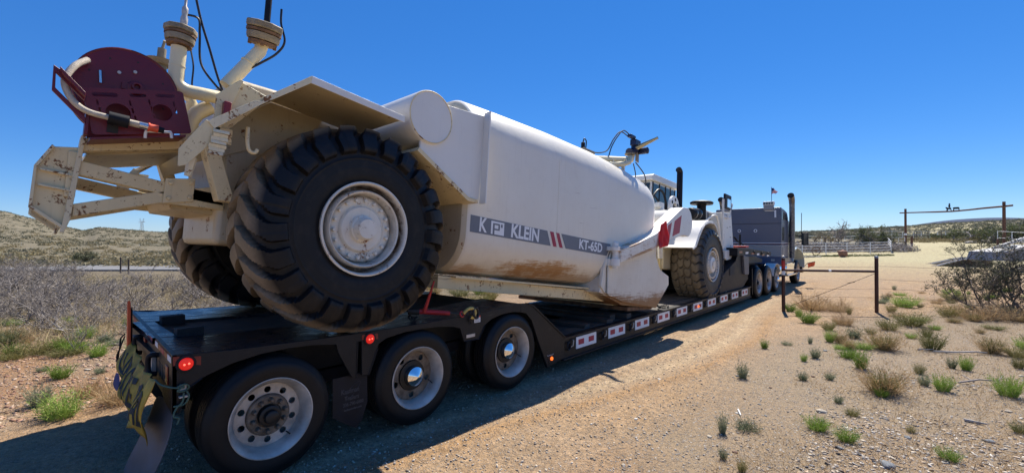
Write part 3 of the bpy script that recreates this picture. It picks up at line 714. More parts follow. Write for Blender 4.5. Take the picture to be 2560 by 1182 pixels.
# ---- small plants, each a thing
K = {}
def kind(key, mats):
    K[key] = mats
for s in range(3):
    K[('green', s)] = [('stems', tuft_mesh('green_stems', 'green_bright', 100 + s, 120, 1, .55, .55, .020))]
    K[('sage', s)] = [('stems', tuft_mesh('sage_stems', 'green_sage', 110 + s, 80, 1, .45, .5, .024))]
    K[('greyg', s)] = [('stems', tuft_mesh('grey_stems', 'green_sage', 120 + s, 90, 1, .8, 1.3, .03))]
    K[('olive', s)] = [('stems', tuft_mesh('olive_stems', 'green_olive', 130 + s, 130, 1, .6, .7, .018))]
    tv, tf, tt = twigs(140 + s, 1.0, .9, 16, 3, 4, .010, .25, 1.0)
    K[('tan', s)] = [('dry_stems', arr_mesh('dry_stems', tv, tf, M['twig_tan'])), ('dry_blades', tuft_mesh('dry_blades', 'twig_tan', 144 + s, 170, .9, .7, .8, .013, False))]
    K[('mix', s)] = [('green_stems', tuft_mesh('mixed_green_stems', 'green_olive', 150 + s, 120, .7, .4, .6, .018)), ('dry_stems', tuft_mesh('dry_tips', 'twig_tan', 155 + s, 120, 1.05, .7, .9, .012))]
    tv, tf, tt = twigs(160 + s, 1.0, 1.4, 7, 4, 3, .012, .45, .6)
    K[('deadbush', s)] = [('branches', arr_mesh('bare_branches', tv, tf, M['twig_grey']))]
NM = {'green': 'green_weed', 'sage': 'sage_weed', 'greyg': 'grey_weed', 'olive': 'olive_grass_clump', 'tan': 'dry_grass_clump', 'mix': 'broom_weed', 'deadbush': 'bare_bush'}
cnt = 0
def plant(x, y, h, w_, kd, label=None, group=None):
    global cnt; cnt += 1
    r = random.Random(cnt); ms = K[(kd, cnt % 3)]; sc_ = (w_ * .78, w_ * .78, h * 1.2)
    if len(ms) == 1:
        o = place(ms[0][1], NM[kd], (x, y, hz(x, y) - .01), (0, 0, r.uniform(0, 6)), sc_); tag(o, label, 'plant', group)
    else:
        o = thing(NM[kd], label, 'plant', (x, y, hz(x, y) - .01), (0, 0, r.uniform(0, 6)), group); o.scale = sc_
        for nm, me in ms: place(me, nm, parent=o)
    return o
G1 = 'weeds and grass clumps on the gravel right of the track'
PL = [
 (2.36, 3.25, .17, .13, 'sage', 'tall narrow green weed nearest the track at the bottom, left of a grey low one'), (2.51, 3.5, .11, .17, 'greyg', 'low grey-green weed right beside the tall narrow weed'),
 (2.0, 5.26, .19, .20, 'sage', 'upright sage weed at the edge of the graded dirt line'), (1.79, 7.33, .14, .15, 'green', 'small green weed on the track side, midway to the pipe brace'),
 (2.45, 6.82, .11, .11, 'green', 'tiny dark green tuft left of the dark flat stone'), (2.55, 7.15, .15, .2, 'sage', 'feathery sage weed just behind the tiny dark tuft'),
 (3.14, 6.92, .24, .24, 'green', 'bright green ball-shaped weed in the middle of the gravel'), (3.45, 5.8, .33, .46, 'mix', 'wide half-dry clump, the largest in the middle of the gravel'),
 (3.03, 3.95, .12, .25, 'green', 'wide bright green weed above the slate patch'), (3.27, 3.81, .12, .20, 'green', 'bright green weed to the right of and below the wide one by the slate'),
 (3.99, 6.36, .19, .22, 'green', 'fluffy light green weed right of the largest half-dry clump'), (4.56, 6.62, .22, .32, 'green', 'broad bright green weed at the right edge of the photo'),
 (4.28, 7.93, .18, .2, 'green', 'green weed near the fallen stick'), (4.13, 7.93, .14, .16, 'sage', 'sage weed left of the green weed near the fallen stick'),
 (3.93, 9.24, .29, .38, 'olive', 'rounded yellow-green clump behind the fallen stick'), (4.67, 9.58, .31, .40, 'mix', 'tan and green clump right of the fallen stick'),
 (3.32, 8.68, .32, .52, 'mix', 'large sprawling half-dry clump in front of the right brace post'), (3.3, 10.9, .22, .4, 'olive', 'yellow-green clump between the sprawling clump and the brace post'),
 (3.06, 10.06, .13, .2, 'olive', 'small olive tuft left of the yellow-green clump'), (2.53, 10.9, .33, .45, 'tan', 'pinkish bare twiggy clump in front of the brace rail'),
 (1.92, 10.61, .23, .42, 'green', 'bright green clump below the middle of the brace'), (1.58, 11.5, .18, .2, 'green', 'small green tuft just right of the left brace post'),
 (1.27, 12.2, .2, .3, 'green', 'green tuft hugging the foot of the left brace post'), (1.65, 13.0, .5, .95, 'tan', 'large tan dry grass clump behind the left brace post'), (2.2, 13.1, .36, .7, 'tan', 'lower tan dry grass clump right of the large one, inside the brace'),
 (3.47, 15.25, .28, .7, 'green', 'low green clump beyond the right brace post'), (3.0, 16.48, .2, .32, 'sage', 'small sage clump just right of the right brace post'),
 (3.64, 11.89, .28, .66, 'olive', 'long olive clump right of the right brace post'), (2.72, 8.68, .22, .22, 'mix', 'small dead-stemmed tuft with a green heart'),
 (2.31, 8.3, .12, .12, 'sage', 'little sage sprig left of the dead-stemmed tuft'), (3.96, 3.97, .10, .18, 'green', 'green tuft at the bottom right among slate chips'),
 (2.53, 2.72, .09, .09, 'sage', 'small sage tuft at the bottom left of the gravel'), (2.71, 2.6, .10, .08, 'olive', 'narrow olive sprig at the bottom edge'),
 (2.62, 5.72, .10, .16, 'sage', 'short sage weed left of the brown stone'), (2.88, 5.99, .09, .16, 'sage', 'short sage weed right of the brown stone'),
 (4.84, 13.91, .45, 1.05, 'tan', 'big brown dry clump at the left foot of the thorn shrub'), (5.4, 14.2, .38, .9, 'tan', 'brown dry clump under the middle of the thorn shrub'), (4.31, 13.76, .28, .48, 'olive', 'green clump left of the big brown dry one'),
 (3.82, 6.51, .14, .18, 'sage', 'thin sage weed left of the fluffy light green weed'), (3.24, 4.64, .08, .14, 'olive', 'low olive tuft above the slate patch'),
 (3.08, 5.02, .08, .14, 'sage', 'low sage tuft beside the pale stone'), (3.77, 7.19, .14, .14, 'olive', 'small olive tuft below the fallen stick'),
 (4.86, 8.6, .17, .17, 'olive', 'olive tuft right of the bleached branch'), (4.51, 5.22, .11, .18, 'olive', 'olive tuft low at the right edge'),
 (2.03, 7.88, .08, .14, 'greyg', 'flat grey weed near the track'), (4.6, 18.22, .26, .75, 'olive', 'olive clump on the yard edge behind the brace'), (3.44, 5.6, .09, .16, 'green', 'small green sprout at the foot of the largest half-dry clump'),
 (3.71, 4.52, .07, .08, 'olive', 'tiny tuft between slate chips')]
for p in PL: plant(p[0], p[1], p[2], p[3], p[4], p[5], G1)
G2 = 'weeds and grass clumps on the red soil left of the trailer'
PLL = [(-2.95, -1.1, .23, .46, 'green', 'broad bright green clump nearest the trailer shadow on the left'), (-3.6, -1.25, .22, .32, 'sage', 'sage clump left of the broad bright green clump'),
 (-4.86, -1.03, .17, .3, 'green', 'dark green tuft in the middle of the red soil'), (-6.02, -.57, .19, .32, 'green', 'green tuft in front of the bare bush'),
 (-8.14, -1.62, .26, .42, 'olive', 'olive clump at the left edge below the thicket'), (-6.97, -1.19, .22, .42, 'olive', 'wide olive clump left of the bare bush'),
 (-8.21, -1.38, .3, .34, 'tan', 'dry tan clump beside the olive one at the left edge'), (-3.1, -1.7, .14, .26, 'green', 'green clump cut by the left edge near the shadow'),
 (-3.05, -.60, .34, .5, 'tan', 'pale dry grass beside the yellow banner'), (-5.51, -1.19, .07, .18, 'sage', 'flat sage tuft on the red soil'),
 (-6.78, -1.5, .14, .4, 'olive', 'low olive clump at the left of the red soil'), (-4.77, -.64, .09, .2, 'sage', 'small sage tuft near the rear marker flag'),
 (-3.6, -.84, .24, .3, 'tan', 'dry grass clump between the sage clump and the banner'),
 (-6.52, -.69, .7, .75, 'deadbush', 'bare white-grey bush standing in front of the thicket'), (-8.68, -.67, .85, .95, 'deadbush', 'bare bush behind the first, at the thicket edge')]
for p in PLL: plant(p[0], p[1], p[2], p[3], p[4], p[5], G2)
r_ = random.Random(4)
LB = ['olive', 'green', 'sage', 'mix']
for i in range(26):
    D = r_.uniform(7.2, 10.2); u = r_.uniform(-1.25, -.80); x, y = gp(u, D); plant(x, y, r_.uniform(.10, .22), r_.uniform(.25, .5), (kk := r_.choice(LB)), {'olive': 'yellow-olive', 'green': 'fresh green', 'sage': 'dull sage', 'mix': 'half-dry'}[kk] + ' clump along the front of the grey thicket', 'grass clumps along the thicket front')
for i in range(16):
    D = r_.uniform(8.0, 17); u = r_.uniform(-.2, .12); x, y = gp(u, D + 3); 
    if x < -3.6: plant(x, y, r_.uniform(.2, .4), r_.uniform(.4, .8), (kk := r_.choice(['green', 'olive', 'mix'])), {'green': 'fresh green', 'olive': 'yellow-olive', 'mix': 'half-dry'}[kk] + ' clump seen in the gap under the tank', 'clumps behind the trailer')
for i in range(60):
    D = r_.uniform(7.0, 17); u = r_.uniform(.72, 1.22) + .02 * (D - 10); x, y = gp(u, D); plant(x, y, r_.uniform(.07, .20), r_.uniform(.12, .42), (kk := r_.choice(['olive', 'sage', 'tan', 'mix', 'green', 'green', 'olive'])), {'olive': 'yellow-olive', 'sage': 'dull sage', 'tan': 'dry tan', 'mix': 'half-dry', 'green': 'fresh green'}[kk] + ' clump in the scattered growth around the thorn shrub', 'scattered clumps below the thorn shrub')
# short dry grass between the clumps: nobody could count it
def drygrass():
    r = np.random.default_rng(31); n = 26000; n = 52000; D = 2.6 + 16 * r.random(n) ** 1.4; u = r.uniform(.10, 1.25, n); x, y = gp(u, D)
    dn = fbm(x, y, .9); k = (x > 2.5) & (dn + .25 * (u - .7) + .14 * r.random(n) > .54); x, y = x[k], y[k]; n1 = len(x)
    D2 = 3.5 + 8 * r.random(9000); u2 = r.uniform(-1.3, -.75, 9000); x2, y2 = gp(u2, D2); k = (x2 < -3.4) & (fbm(x2, y2, .8) > .5); x = np.concatenate([x, x2[k]]); y = np.concatenate([y, y2[k]])
    st = np.stack([x, y, height(x, y) - .003], -1); n = len(x); d = r.normal(size=(n, 3)) * .7; d[:, 2] = 1
    V, F = ribbons(st, d, r.uniform(.02, .09, n), np.full(n, .005), .5, 2, r)
    o = place(arr_mesh('dry_grass', V, F, M['twig_tan']), 'dry_grass'); tag(o, 'short dry grass blades scattered over the gravel', None, None, 'stuff'); print('grass', n)
drygrass()
def thicketgrass():
    r = np.random.default_rng(41); n = 30000; D = 7.6 + 15 * r.random(n) ** 1.3; u = r.uniform(-1.3, .3, n); x, y = gp(u, D)
    k = (x < -5.2 - .12 * y) & (fbm(x, y, .55) + .15 * r.random(n) > .50); x, y = x[k], y[k]; n = len(x)
    st = np.stack([x, y, height(x, y) - .005], -1); d = r.normal(size=(n, 3)) * .45; d[:, 2] = 1
    V, F = ribbons(st, d, r.uniform(.10, .34, n), np.full(n, .012), .35, 2, r)
    o = place(arr_mesh('thicket_grass', V, F, M['leaf_straw']), 'thicket_grass'); tag(o, 'tan and olive grass growing between the bare brush on the left', None, None, 'stuff')
M['leaf_straw'] = leafmat('straw_and_olive_grass', [(.16, .15, .06), (.32, .26, .13), (.44, .35, .19)])
thicketgrass()

# ---- stones
def stone_variants(n, flat, seed):
    r = np.random.default_rng(seed); out = []
    for k in range(n):
        bm = bmesh.new(); bmesh.ops.create_icosphere(bm, subdivisions=1, radius=.5)
        for v in bm.verts:
            v.co *= r.uniform(.7, 1.15); v.co.z *= flat
            v.co.x *= 1.0; v.co.y *= .75
        V = np.array([v.co[:] for v in bm.verts]); F = np.array([[v.index for v in f.verts] for f in bm.faces]); bm.free(); out.append((V, F))
    return out
def pebmat(name, cols):
    m, t, b = newmat(name); N = NT(t); v = N.coord()
    at = N.attr('tint')[2]; c = N.ramp(at, [(i / (len(cols) - 1), q) for i, q in enumerate(cols)])
    c = N.mix(.5, c, N.mix(N.noise(v, 60, 4), 0.0, 1.0), 'OVERLAY'); N.set(b, 'Base Color', c); b.inputs['Roughness'].default_value = .85; return m
def gravel(name, label, n, pos, smin, smax, flat, mat, seed, pw=2.5):
    r = np.random.default_rng(seed); var = stone_variants(6, flat, seed); P = pos(r, n); n = len(P); Z = height(P[:, 0], P[:, 1])
    s = smin + (smax - smin) * r.random(n) ** pw; vi = r.integers(0, 6, n); parts = []; tint = []
    for k in range(6):
        i = np.where(vi == k)[0]; V, F = var[k]; m = len(i); a = r.uniform(0, 6.28, m); c, q = np.cos(a), np.sin(a)
        X = (V[None, :, 0] * c[:, None] - V[None, :, 1] * q[:, None]) * s[i][:, None]; Y = (V[None, :, 0] * q[:, None] + V[None, :, 1] * c[:, None]) * s[i][:, None]
        tx, ty = r.normal(size=m) * .25, r.normal(size=m) * .25
        Zs = V[None, :, 2] * s[i][:, None] + tx[:, None] * X + ty[:, None] * Y
        W = np.stack([X + P[i, 0][:, None], Y + P[i, 1][:, None], Zs + (Z[i] + s[i] * flat * .18)[:, None]], -1).reshape(-1, 3)
        parts.append((W, (np.arange(m)[:, None, None] * len(V) + F[None]).reshape(-1, 3))); tint.append(np.repeat(r.random(m), len(V)))
    V, F = cat(parts); me = arr_mesh(name, V, F, mat); at = me.attributes.new('tint', 'FLOAT', 'POINT'); at.data.foreach_set('value', np.concatenate(tint).astype(np.float32))
    o = place(me, name); tag(o, label, None, None, 'stuff'); print(name, len(F))
PM = pebmat('mixed_gravel', [(.13, .13, .135), (.26, .23, .20), (.38, .30, .21), (.46, .34, .23), (.30, .29, .28), (.50, .43, .34), (.56, .52, .46)])
PMT = pebmat('tan_gravel', [(.20, .16, .12), (.34, .27, .19), (.46, .36, .25), (.52, .42, .30), (.36, .33, .29), (.62, .55, .45)])
PMR = pebmat('red_gravel', [(.22, .11, .07), (.36, .20, .13), (.42, .27, .18), (.50, .38, .28), (.30, .17, .11)])
def pos_fine(r, n):
    D = 2.2 + 12 * r.random(n) ** 1.7; u = r.uniform(-.75, 1.25, n); x, y = gp(u, D); k = (x > .25) & ((x > 2.3) | (r.random(n) < .45)); return np.stack([x, y], -1)[k]
gravel('fine_gravel', 'fine gravel spread over the track and the ground beside it', 30000, pos_fine, .006, .030, .55, PM, 61)
def pos_tr(r, n):
    D = 2.8 + 6 * r.random(n) ** 1.4; u = r.uniform(-.8, .45, n); x, y = gp(u, D); k = (x > -1.5) & (x < 2.0); return np.stack([x, y], -1)[k]
gravel('track_gravel', 'pale gravel along the shaded edge of the track', 9000, pos_tr, .008, .035, .6, PMT, 65)
def pos_slate(r, n):
    y = -1 + 8 * r.random(n); x = 3.0 + 2.6 * r.random(n); k = (fbm(x, y, .7) + .35 * np.exp(-((x - 3.75) / .7) ** 2 - ((y - 3.9) / 1.3) ** 2) + .1 * r.random(n)) > .60
    return np.stack([x, y], -1)[k]
gravel('slate_chips', 'flat grey and tan slate chips in the lower right', 13000, pos_slate, .012, .055, .28, PM, 62, 2.2)
def pos_red(r, n):
    D = 4.2 + 7 * r.random(n) ** 1.2; u = r.uniform(-1.28, -.72, n); x, y = gp(u, D); return np.stack([x, y], -1)[x < -3.0]
gravel('red_gravel', 'reddish gravel on the soil left of the trailer', 8000, pos_red, .012, .07, .4, PMR, 63, 2.5)
M['stone_slate'] = plain('slate_stone', (.17, .18, .19), .8, 0, .3, 9, .5)
M['stone_tan'] = plain('tan_stone', (.42, .36, .28), .85, 0, .3, 9, .5)
M['stone_brown'] = plain('brown_stone', (.13, .07, .05), .85, 0, .3, 9, .5)
M['stone_pale'] = plain('pale_stone', (.58, .55, .50), .85, 0, .15, 9, .5)
SV = [arr_mesh('stone_shape', *stone_variants(1, .35, 200 + i)[0], None) for i in range(4)]
def stone(x, y, s, mat, label, group=None, rz=None, fl=1.0, nm='stone'):
    me = SV[int(x * 100) % 4].copy(); me.materials.clear(); me.materials.append(M[mat]); bm = bmesh.new(); bm.from_mesh(me); bmesh.ops.subdivide_edges(bm, edges=bm.edges, cuts=1, use_grid_fill=True)
    for v in bm.verts: v.co *= 1 + (random.random() - .5) * .10
    bm.to_mesh(me); bm.free()
    o = place(me, nm, (x, y, hz(x, y) + s * .05), (random.uniform(-.1, .1), random.uniform(-.1, .1), rz if rz is not None else random.uniform(0, 6)), (s, s, s * fl)); tag(o, label, 'stone', group)
GS = 'single stones on the gravel'
for x, y, s, mat, lab in [(3.58, 3.49, .17, 'stone_slate', 'largest flat blue-grey slate slab at the bottom of the photo'), (3.25, 3.61, .08, 'stone_slate', 'blue-grey flat stone left of the tan slabs'), (2.57, 2.91, .06, 'stone_brown', 'small dark brown stone near the bottom left of the gravel'),
        (3.40, 3.66, .07, 'stone_tan', 'tan oval slab above the largest slate'), (3.61, 3.67, .06, 'stone_tan', 'tan angular slab just behind the largest slate'), (3.72, 4.06, .05, 'stone_pale', 'pale pink stone in the slate patch'),
        (2.31, 3.89, .05, 'stone_pale', 'bone-white chip in the middle of the gravel'), (2.29, 3.08, .07, 'stone_tan', 'flat tan stone left of the tall narrow weed'), (1.93, 5.31, .09, 'stone_slate', 'grey flat stone under the upright sage weed'),
        (2.69, 5.98, .08, 'stone_brown', 'brown stone between two short sage weeds'), (2.59, 7.84, .10, 'stone_slate', 'dark flat stone behind the tiny green tuft'), (4.26, 4.76, .10, 'stone_slate', 'dark flat stone at the right, below the driftwood'),
        (4.82, 8.01, .09, 'stone_tan', 'rounded tan stone at the right edge'), (4.49, 5.93, .08, 'stone_tan', 'pinkish stone at the right, halfway down'), (2.98, 4.54, .13, 'stone_tan', 'large crumbly tan stone above the slate patch'),
        (2.42, 4.34, .05, 'stone_slate', 'small slate chip left of the tan stone'), (2.56, 4.02, .05, 'stone_slate', 'bluish chip below the bone-white one'), (2.37, 5.08, .06, 'stone_brown', 'brown chip left of the largest clump'),
        (3.69, 4.31, .08, 'stone_slate', 'blue-grey stone at the top of the slate patch'), (2.24, 4.43, .05, 'stone_brown', 'small brown stone beside the low sage weed'), (1.57, 3.0, .06, 'stone_pale', 'pale chip at the bottom edge of the track'), (1.2, 4.4, .07, 'stone_pale', 'white stone on the sunlit track')]:
    stone(x, y, s, mat, lab, GS)
GR = 'pale stones on the red soil'
for x, y, s in [(-5.1, -.75, .10), (-4.9, -.95, .07), (-4.5, -.72, .09), (-4.3, -1.02, .07), (-4.1, -.85, .06), (-5.4, -.6, .06), (-4.7, -.8, .05), (-3.9, -.95, .06), (-4.0, -.7, .05), (-5.6, -1.0, .07), (-5.0, -.5, .06), (-4.4, -.5, .05)]:
    stone(x, y, s, 'stone_tan', 'pale pinkish stone lying on the red soil on the left', GR)
# sticks
def stick(name, label, pts, r, mat):
    mb = MB(); 
    for P in pts: mb.tube([(x, y, hz(x, y) + z) for x, y, z in P], [r] * (len(P) - 1) + [r * .5], 6)
    o = mb.build(name, mat); tag(o, label, 'stick')
stick('fallen_stick', 'long weathered stick lying across the gravel on the right', [[(3.95, 9.0, .02), (4.2, 9.05, .03), (4.45, 9.25, .05), (4.6, 9.4, .03)]], .014, 'whitewood')
stick('fallen_stick', 'grey stick left of the long one', [[(3.75, 9.0, .02), (3.95, 9.1, .03)]], .012, 'whitewood')
stick('dead_branch', 'forked dark branch with a bleached end at the right', [[(4.15, 6.9, .02), (4.35, 7.1, .06), (4.55, 7.3, .04)], [(4.5, 7.15, .03), (4.58, 7.35, .10)], [(4.3, 7.05, .03), (4.2, 7.25, .06)]], .010, 'twig_dark')
stick('driftwood', 'short split piece of bleached wood at the right', [[(4.12, 5.28, .012), (4.28, 5.25, .02)]], .016, 'whitewood')
stick('wood_chip', 'curled bone-white wood sliver in the middle', [[(2.29, 4.0, .01), (2.33, 3.9, .02), (2.36, 3.84, .01)]], .008, 'decal_white')

# ---- pipe brace, barbed wire
def brace():
    A = Vector((1.14, 12.1, hz(1.14, 12.1))); B = Vector((2.96, 13.5, hz(2.96, 13.5)))
    t = thing('pipe_brace', 'brown steel pipe fence brace of two posts and a rail', 'fence brace', A)
    for P, hh in ((A, 1.43), (B, 1.44)):
        q = P - A; mb = MB().lathe([(-.3, .042), (hh - .01, .042)], 20, (q.x, q.y, q.z), 'z'); mb.build('post', 'brownpipe', t)
        MB().lathe([(hh - .03, .046), (hh + .0, .046), (hh + .025, .032), (hh + .035, .0)], 20, (q.x, q.y, q.z), 'z').build('cap', 'alu', t)
    q = B - A; d = q.normalized(); MB().tube([d * .04 + Vector((0, 0, 1.08)), q - d * .04 + Vector((0, 0, 1.06))], .030, 14).build('rail', 'brownpipe', t)
    MB().tube([q * .5 - d * .03 + Vector((0, 0, 1.07)), q * .5 + d * .03 + Vector((0, 0, 1.07))], .033, 14).build('band', 'decal_white', t)
    MB().lathe([(1.10, .0445), (1.34, .0445)], 20, (0, 0, 0), 'z').build('red_reflective_wrap', 'redpaint', t)
    MB().lathe([(.96, .0445), (1.06, .0445)], 20, (0, 0, 0), 'z').build('white_wrap', 'decal_white', t)
    mb = MB(); a, b = Vector((0.05, 0.03, .10)), q + Vector((-.04, -.03, 1.0)); n = 60; pa = []; pb = []
    for i in range(n + 1):
        p = a.lerp(b, i / n); an = i * 1.1; o = Vector((-d.y, d.x, 0)) * math.cos(an) * .008 + Vector((0, 0, math.sin(an) * .008)); pa.append(p + o); pb.append(p - o)
    mb.tube(pa, .004, 4); mb.tube(pb, .004, 4); mb.tube([a.lerp(b, .70) + Vector((0, 0, .03)), a.lerp(b, .78) - Vector((0, 0, .02))], .009, 5); mb.build('twisted_brace_wire', 'wire', t)
    for zz in (.25, .42, .63, .86, 1.2):
        mb = MB(); P0 = q + Vector((0, 0, zz)); E_ = Vector((14, 2.5, zz + .05)); pts = [P0.lerp(E_, i / 20) + Vector((0, 0, -.06 * math.sin(math.pi * i / 20))) for i in range(21)]; mb.tube(pts, .0028, 4)
        for i in range(34):
            p = P0.lerp(E_, (i + .5) / 34) + Vector((0, 0, -.06 * math.sin(math.pi * (i + .5) / 34))); mb.tube([p + Vector((-.012, 0, -.012)), p + Vector((.012, 0, .012))], .002, 3)
        o = mb.build('barbed_wire', 'wire', None, loc=A); tag(o, {.25: 'lowest', .42: 'second lowest', .63: 'middle', .86: 'second highest', 1.2: 'highest'}[zz] + ' barbed wire strand running right from the pipe brace', 'wire')
        if zz in (.42, .63, 1.2):
            mb = MB(); pts = [Vector((0, 0, zz)).lerp(q + Vector((0, 0, zz - .03)), i / 10) + Vector((0, 0, -.015 * math.sin(math.pi * i / 10))) for i in range(11)]; mb.tube(pts, .0026, 4)
            for i in range(6):
                p = pts[i + 2]; mb.tube([p + Vector((-.012, 0, -.012)), p + Vector((.012, 0, .012))], .002, 3)
            mb.build('wire_strand', 'wire', t)
brace()

# ---- white pipe corral
def pipefence(name, label, pts, h, rails, r=.04, mat='whitepipe', group='white pipe fences of the corral', prail=.028):
    x0, y0 = pts[0]; z0 = hz(x0, y0); t = thing(name, label, 'fence', (x0, y0, z0), group=group)
    Q = [Vector((x - x0, y - y0, hz(x, y) - z0)) for x, y in pts]
    for q in Q: MB().lathe([(-.2, r), (h, r)], 8, q, 'z').build('post', mat, t)
    for k in range(rails):
        zz = h - .03 - k * (h - .2) / max(1, rails - .4); MB().tube([q + Vector((0, 0, zz)) for q in Q], prail, 6).build('rail', mat, t)
    return t
pipefence('corral_fence', 'front run of the white four-rail corral fence', [gp(U(p), D) for p, D in ((1955, 53.5), (1981, 53.8), (2005.6, 54), (2064.6, 54.6), (2117.4, 55.2), (2175.6, 56), (2228, 57))], 1.45, 4)
pipefence('corral_fence', 'short white return fence going back from the corral corner', [gp(U(p), D) for p, D in ((2228, 57), (2222, 63), (2214, 70))], 1.45, 4)
pipefence('corral_fence', 'white fence along the back left of the corral', [gp(U(p), D) for p, D in ((1968, 74), (2008, 77), (2054, 80), (2079, 83), (2112, 86), (2149, 90), (2190, 96))], 1.5, 3, .045)
pipefence('corral_fence', 'long white fence climbing over the rise behind the ranch gate', [gp(U(p), D) for p, D in ((2150, 92), (2175, 96), (2200, 100), (2230, 104), (2257, 108), (2284, 112), (2303, 116), (2325, 119), (2344, 122), (2364, 124), (2385, 126), (2408, 128), (2430, 130))], 2.2, 3, .05)
pipefence('gate_panel', 'rusty pipe gate panel beyond the ranch gate', [gp(U(p), D) for p, D in ((2285, 96), (2292, 96), (2320, 97), (2354, 98), (2384, 100))], 2.2, 3, .05, 'brownpipe', None)
pipefence('corral_fence', 'short white fence with a feeder left of the left gate post', [gp(U(p), D) for p, D in ((2230, 72), (2246, 71), (2262, 70.5))], 1.45, 3, .04)
pipefence('corral_fence', 'white two-rail fence at the right beside the right gate post', [gp(U(p), D) for p, D in ((2494, 64), (2530, 60), (2575, 56), (2640, 52))], 2.6, 3, .05)

def wagonwheel():
    x, y = gp(U(2040), 53.2); t = thing('wagon_wheel', 'rusty wagon wheel leaning on the white corral fence', 'wagon wheel', (x, y, hz(x, y) + .55), (0, 0, .72))
    MB().torus((0, 0, 0), .50, .035, (0, 1, 0), 24, 6).build('wheel_ring', 'rusty', t)
    for k in range(5): a = math.pi * k / 5; MB().tube([(-.5 * math.cos(a), 0, -.5 * math.sin(a)), (.5 * math.cos(a), 0, .5 * math.sin(a))], .018, 5).build('spoke', 'rusty', t)
wagonwheel()
def boulder(px, D, s, mat, label, nm='boulder', fl=1):
    x, y = gp(U(px), D); me = SV[px % 4].copy(); me.materials.clear(); me.materials.append(M[mat]); bm = bmesh.new(); bm.from_mesh(me); bmesh.ops.subdivide_edges(bm, edges=bm.edges, cuts=2, use_grid_fill=True)
    rr = random.Random(px)
    for v in bm.verts: v.co *= 1 + (rr.random() - .5) * .16; v.co.z *= 2.4 * fl
    bm.to_mesh(me); bm.free(); o = place(me, nm, (x, y, hz(x, y) + s * .3 * fl), (0, 0, 1), (s, s, s)); tag(o, label, 'rock')
boulder(2107, 49.5, 1.35, 'granite', 'big reddish boulder in front of the white corral fence')
for i, (px, D, s, lab) in enumerate([(2012, 47.5, 1.3, 'left flat stone slab in front of the corral fence'), (2028, 48.5, 1.2, 'middle flat stone slab in front of the corral fence'), (2046, 49, .9, 'right flat stone slab in front of the corral fence')]): boulder(px, D, s, 'rock', lab, 'stone_slab', .18)
boulder(2427, 90, 2.6, 'rock', 'pale flat boulder by the ranch road', fl=.3); boulder(2416, 89, 1.3, 'rock', 'smaller pale rock left of the pale flat boulder', fl=.35); boulder(2437, 90, 1.2, 'rock', 'smaller pale rock right of the pale flat boulder', fl=.3)

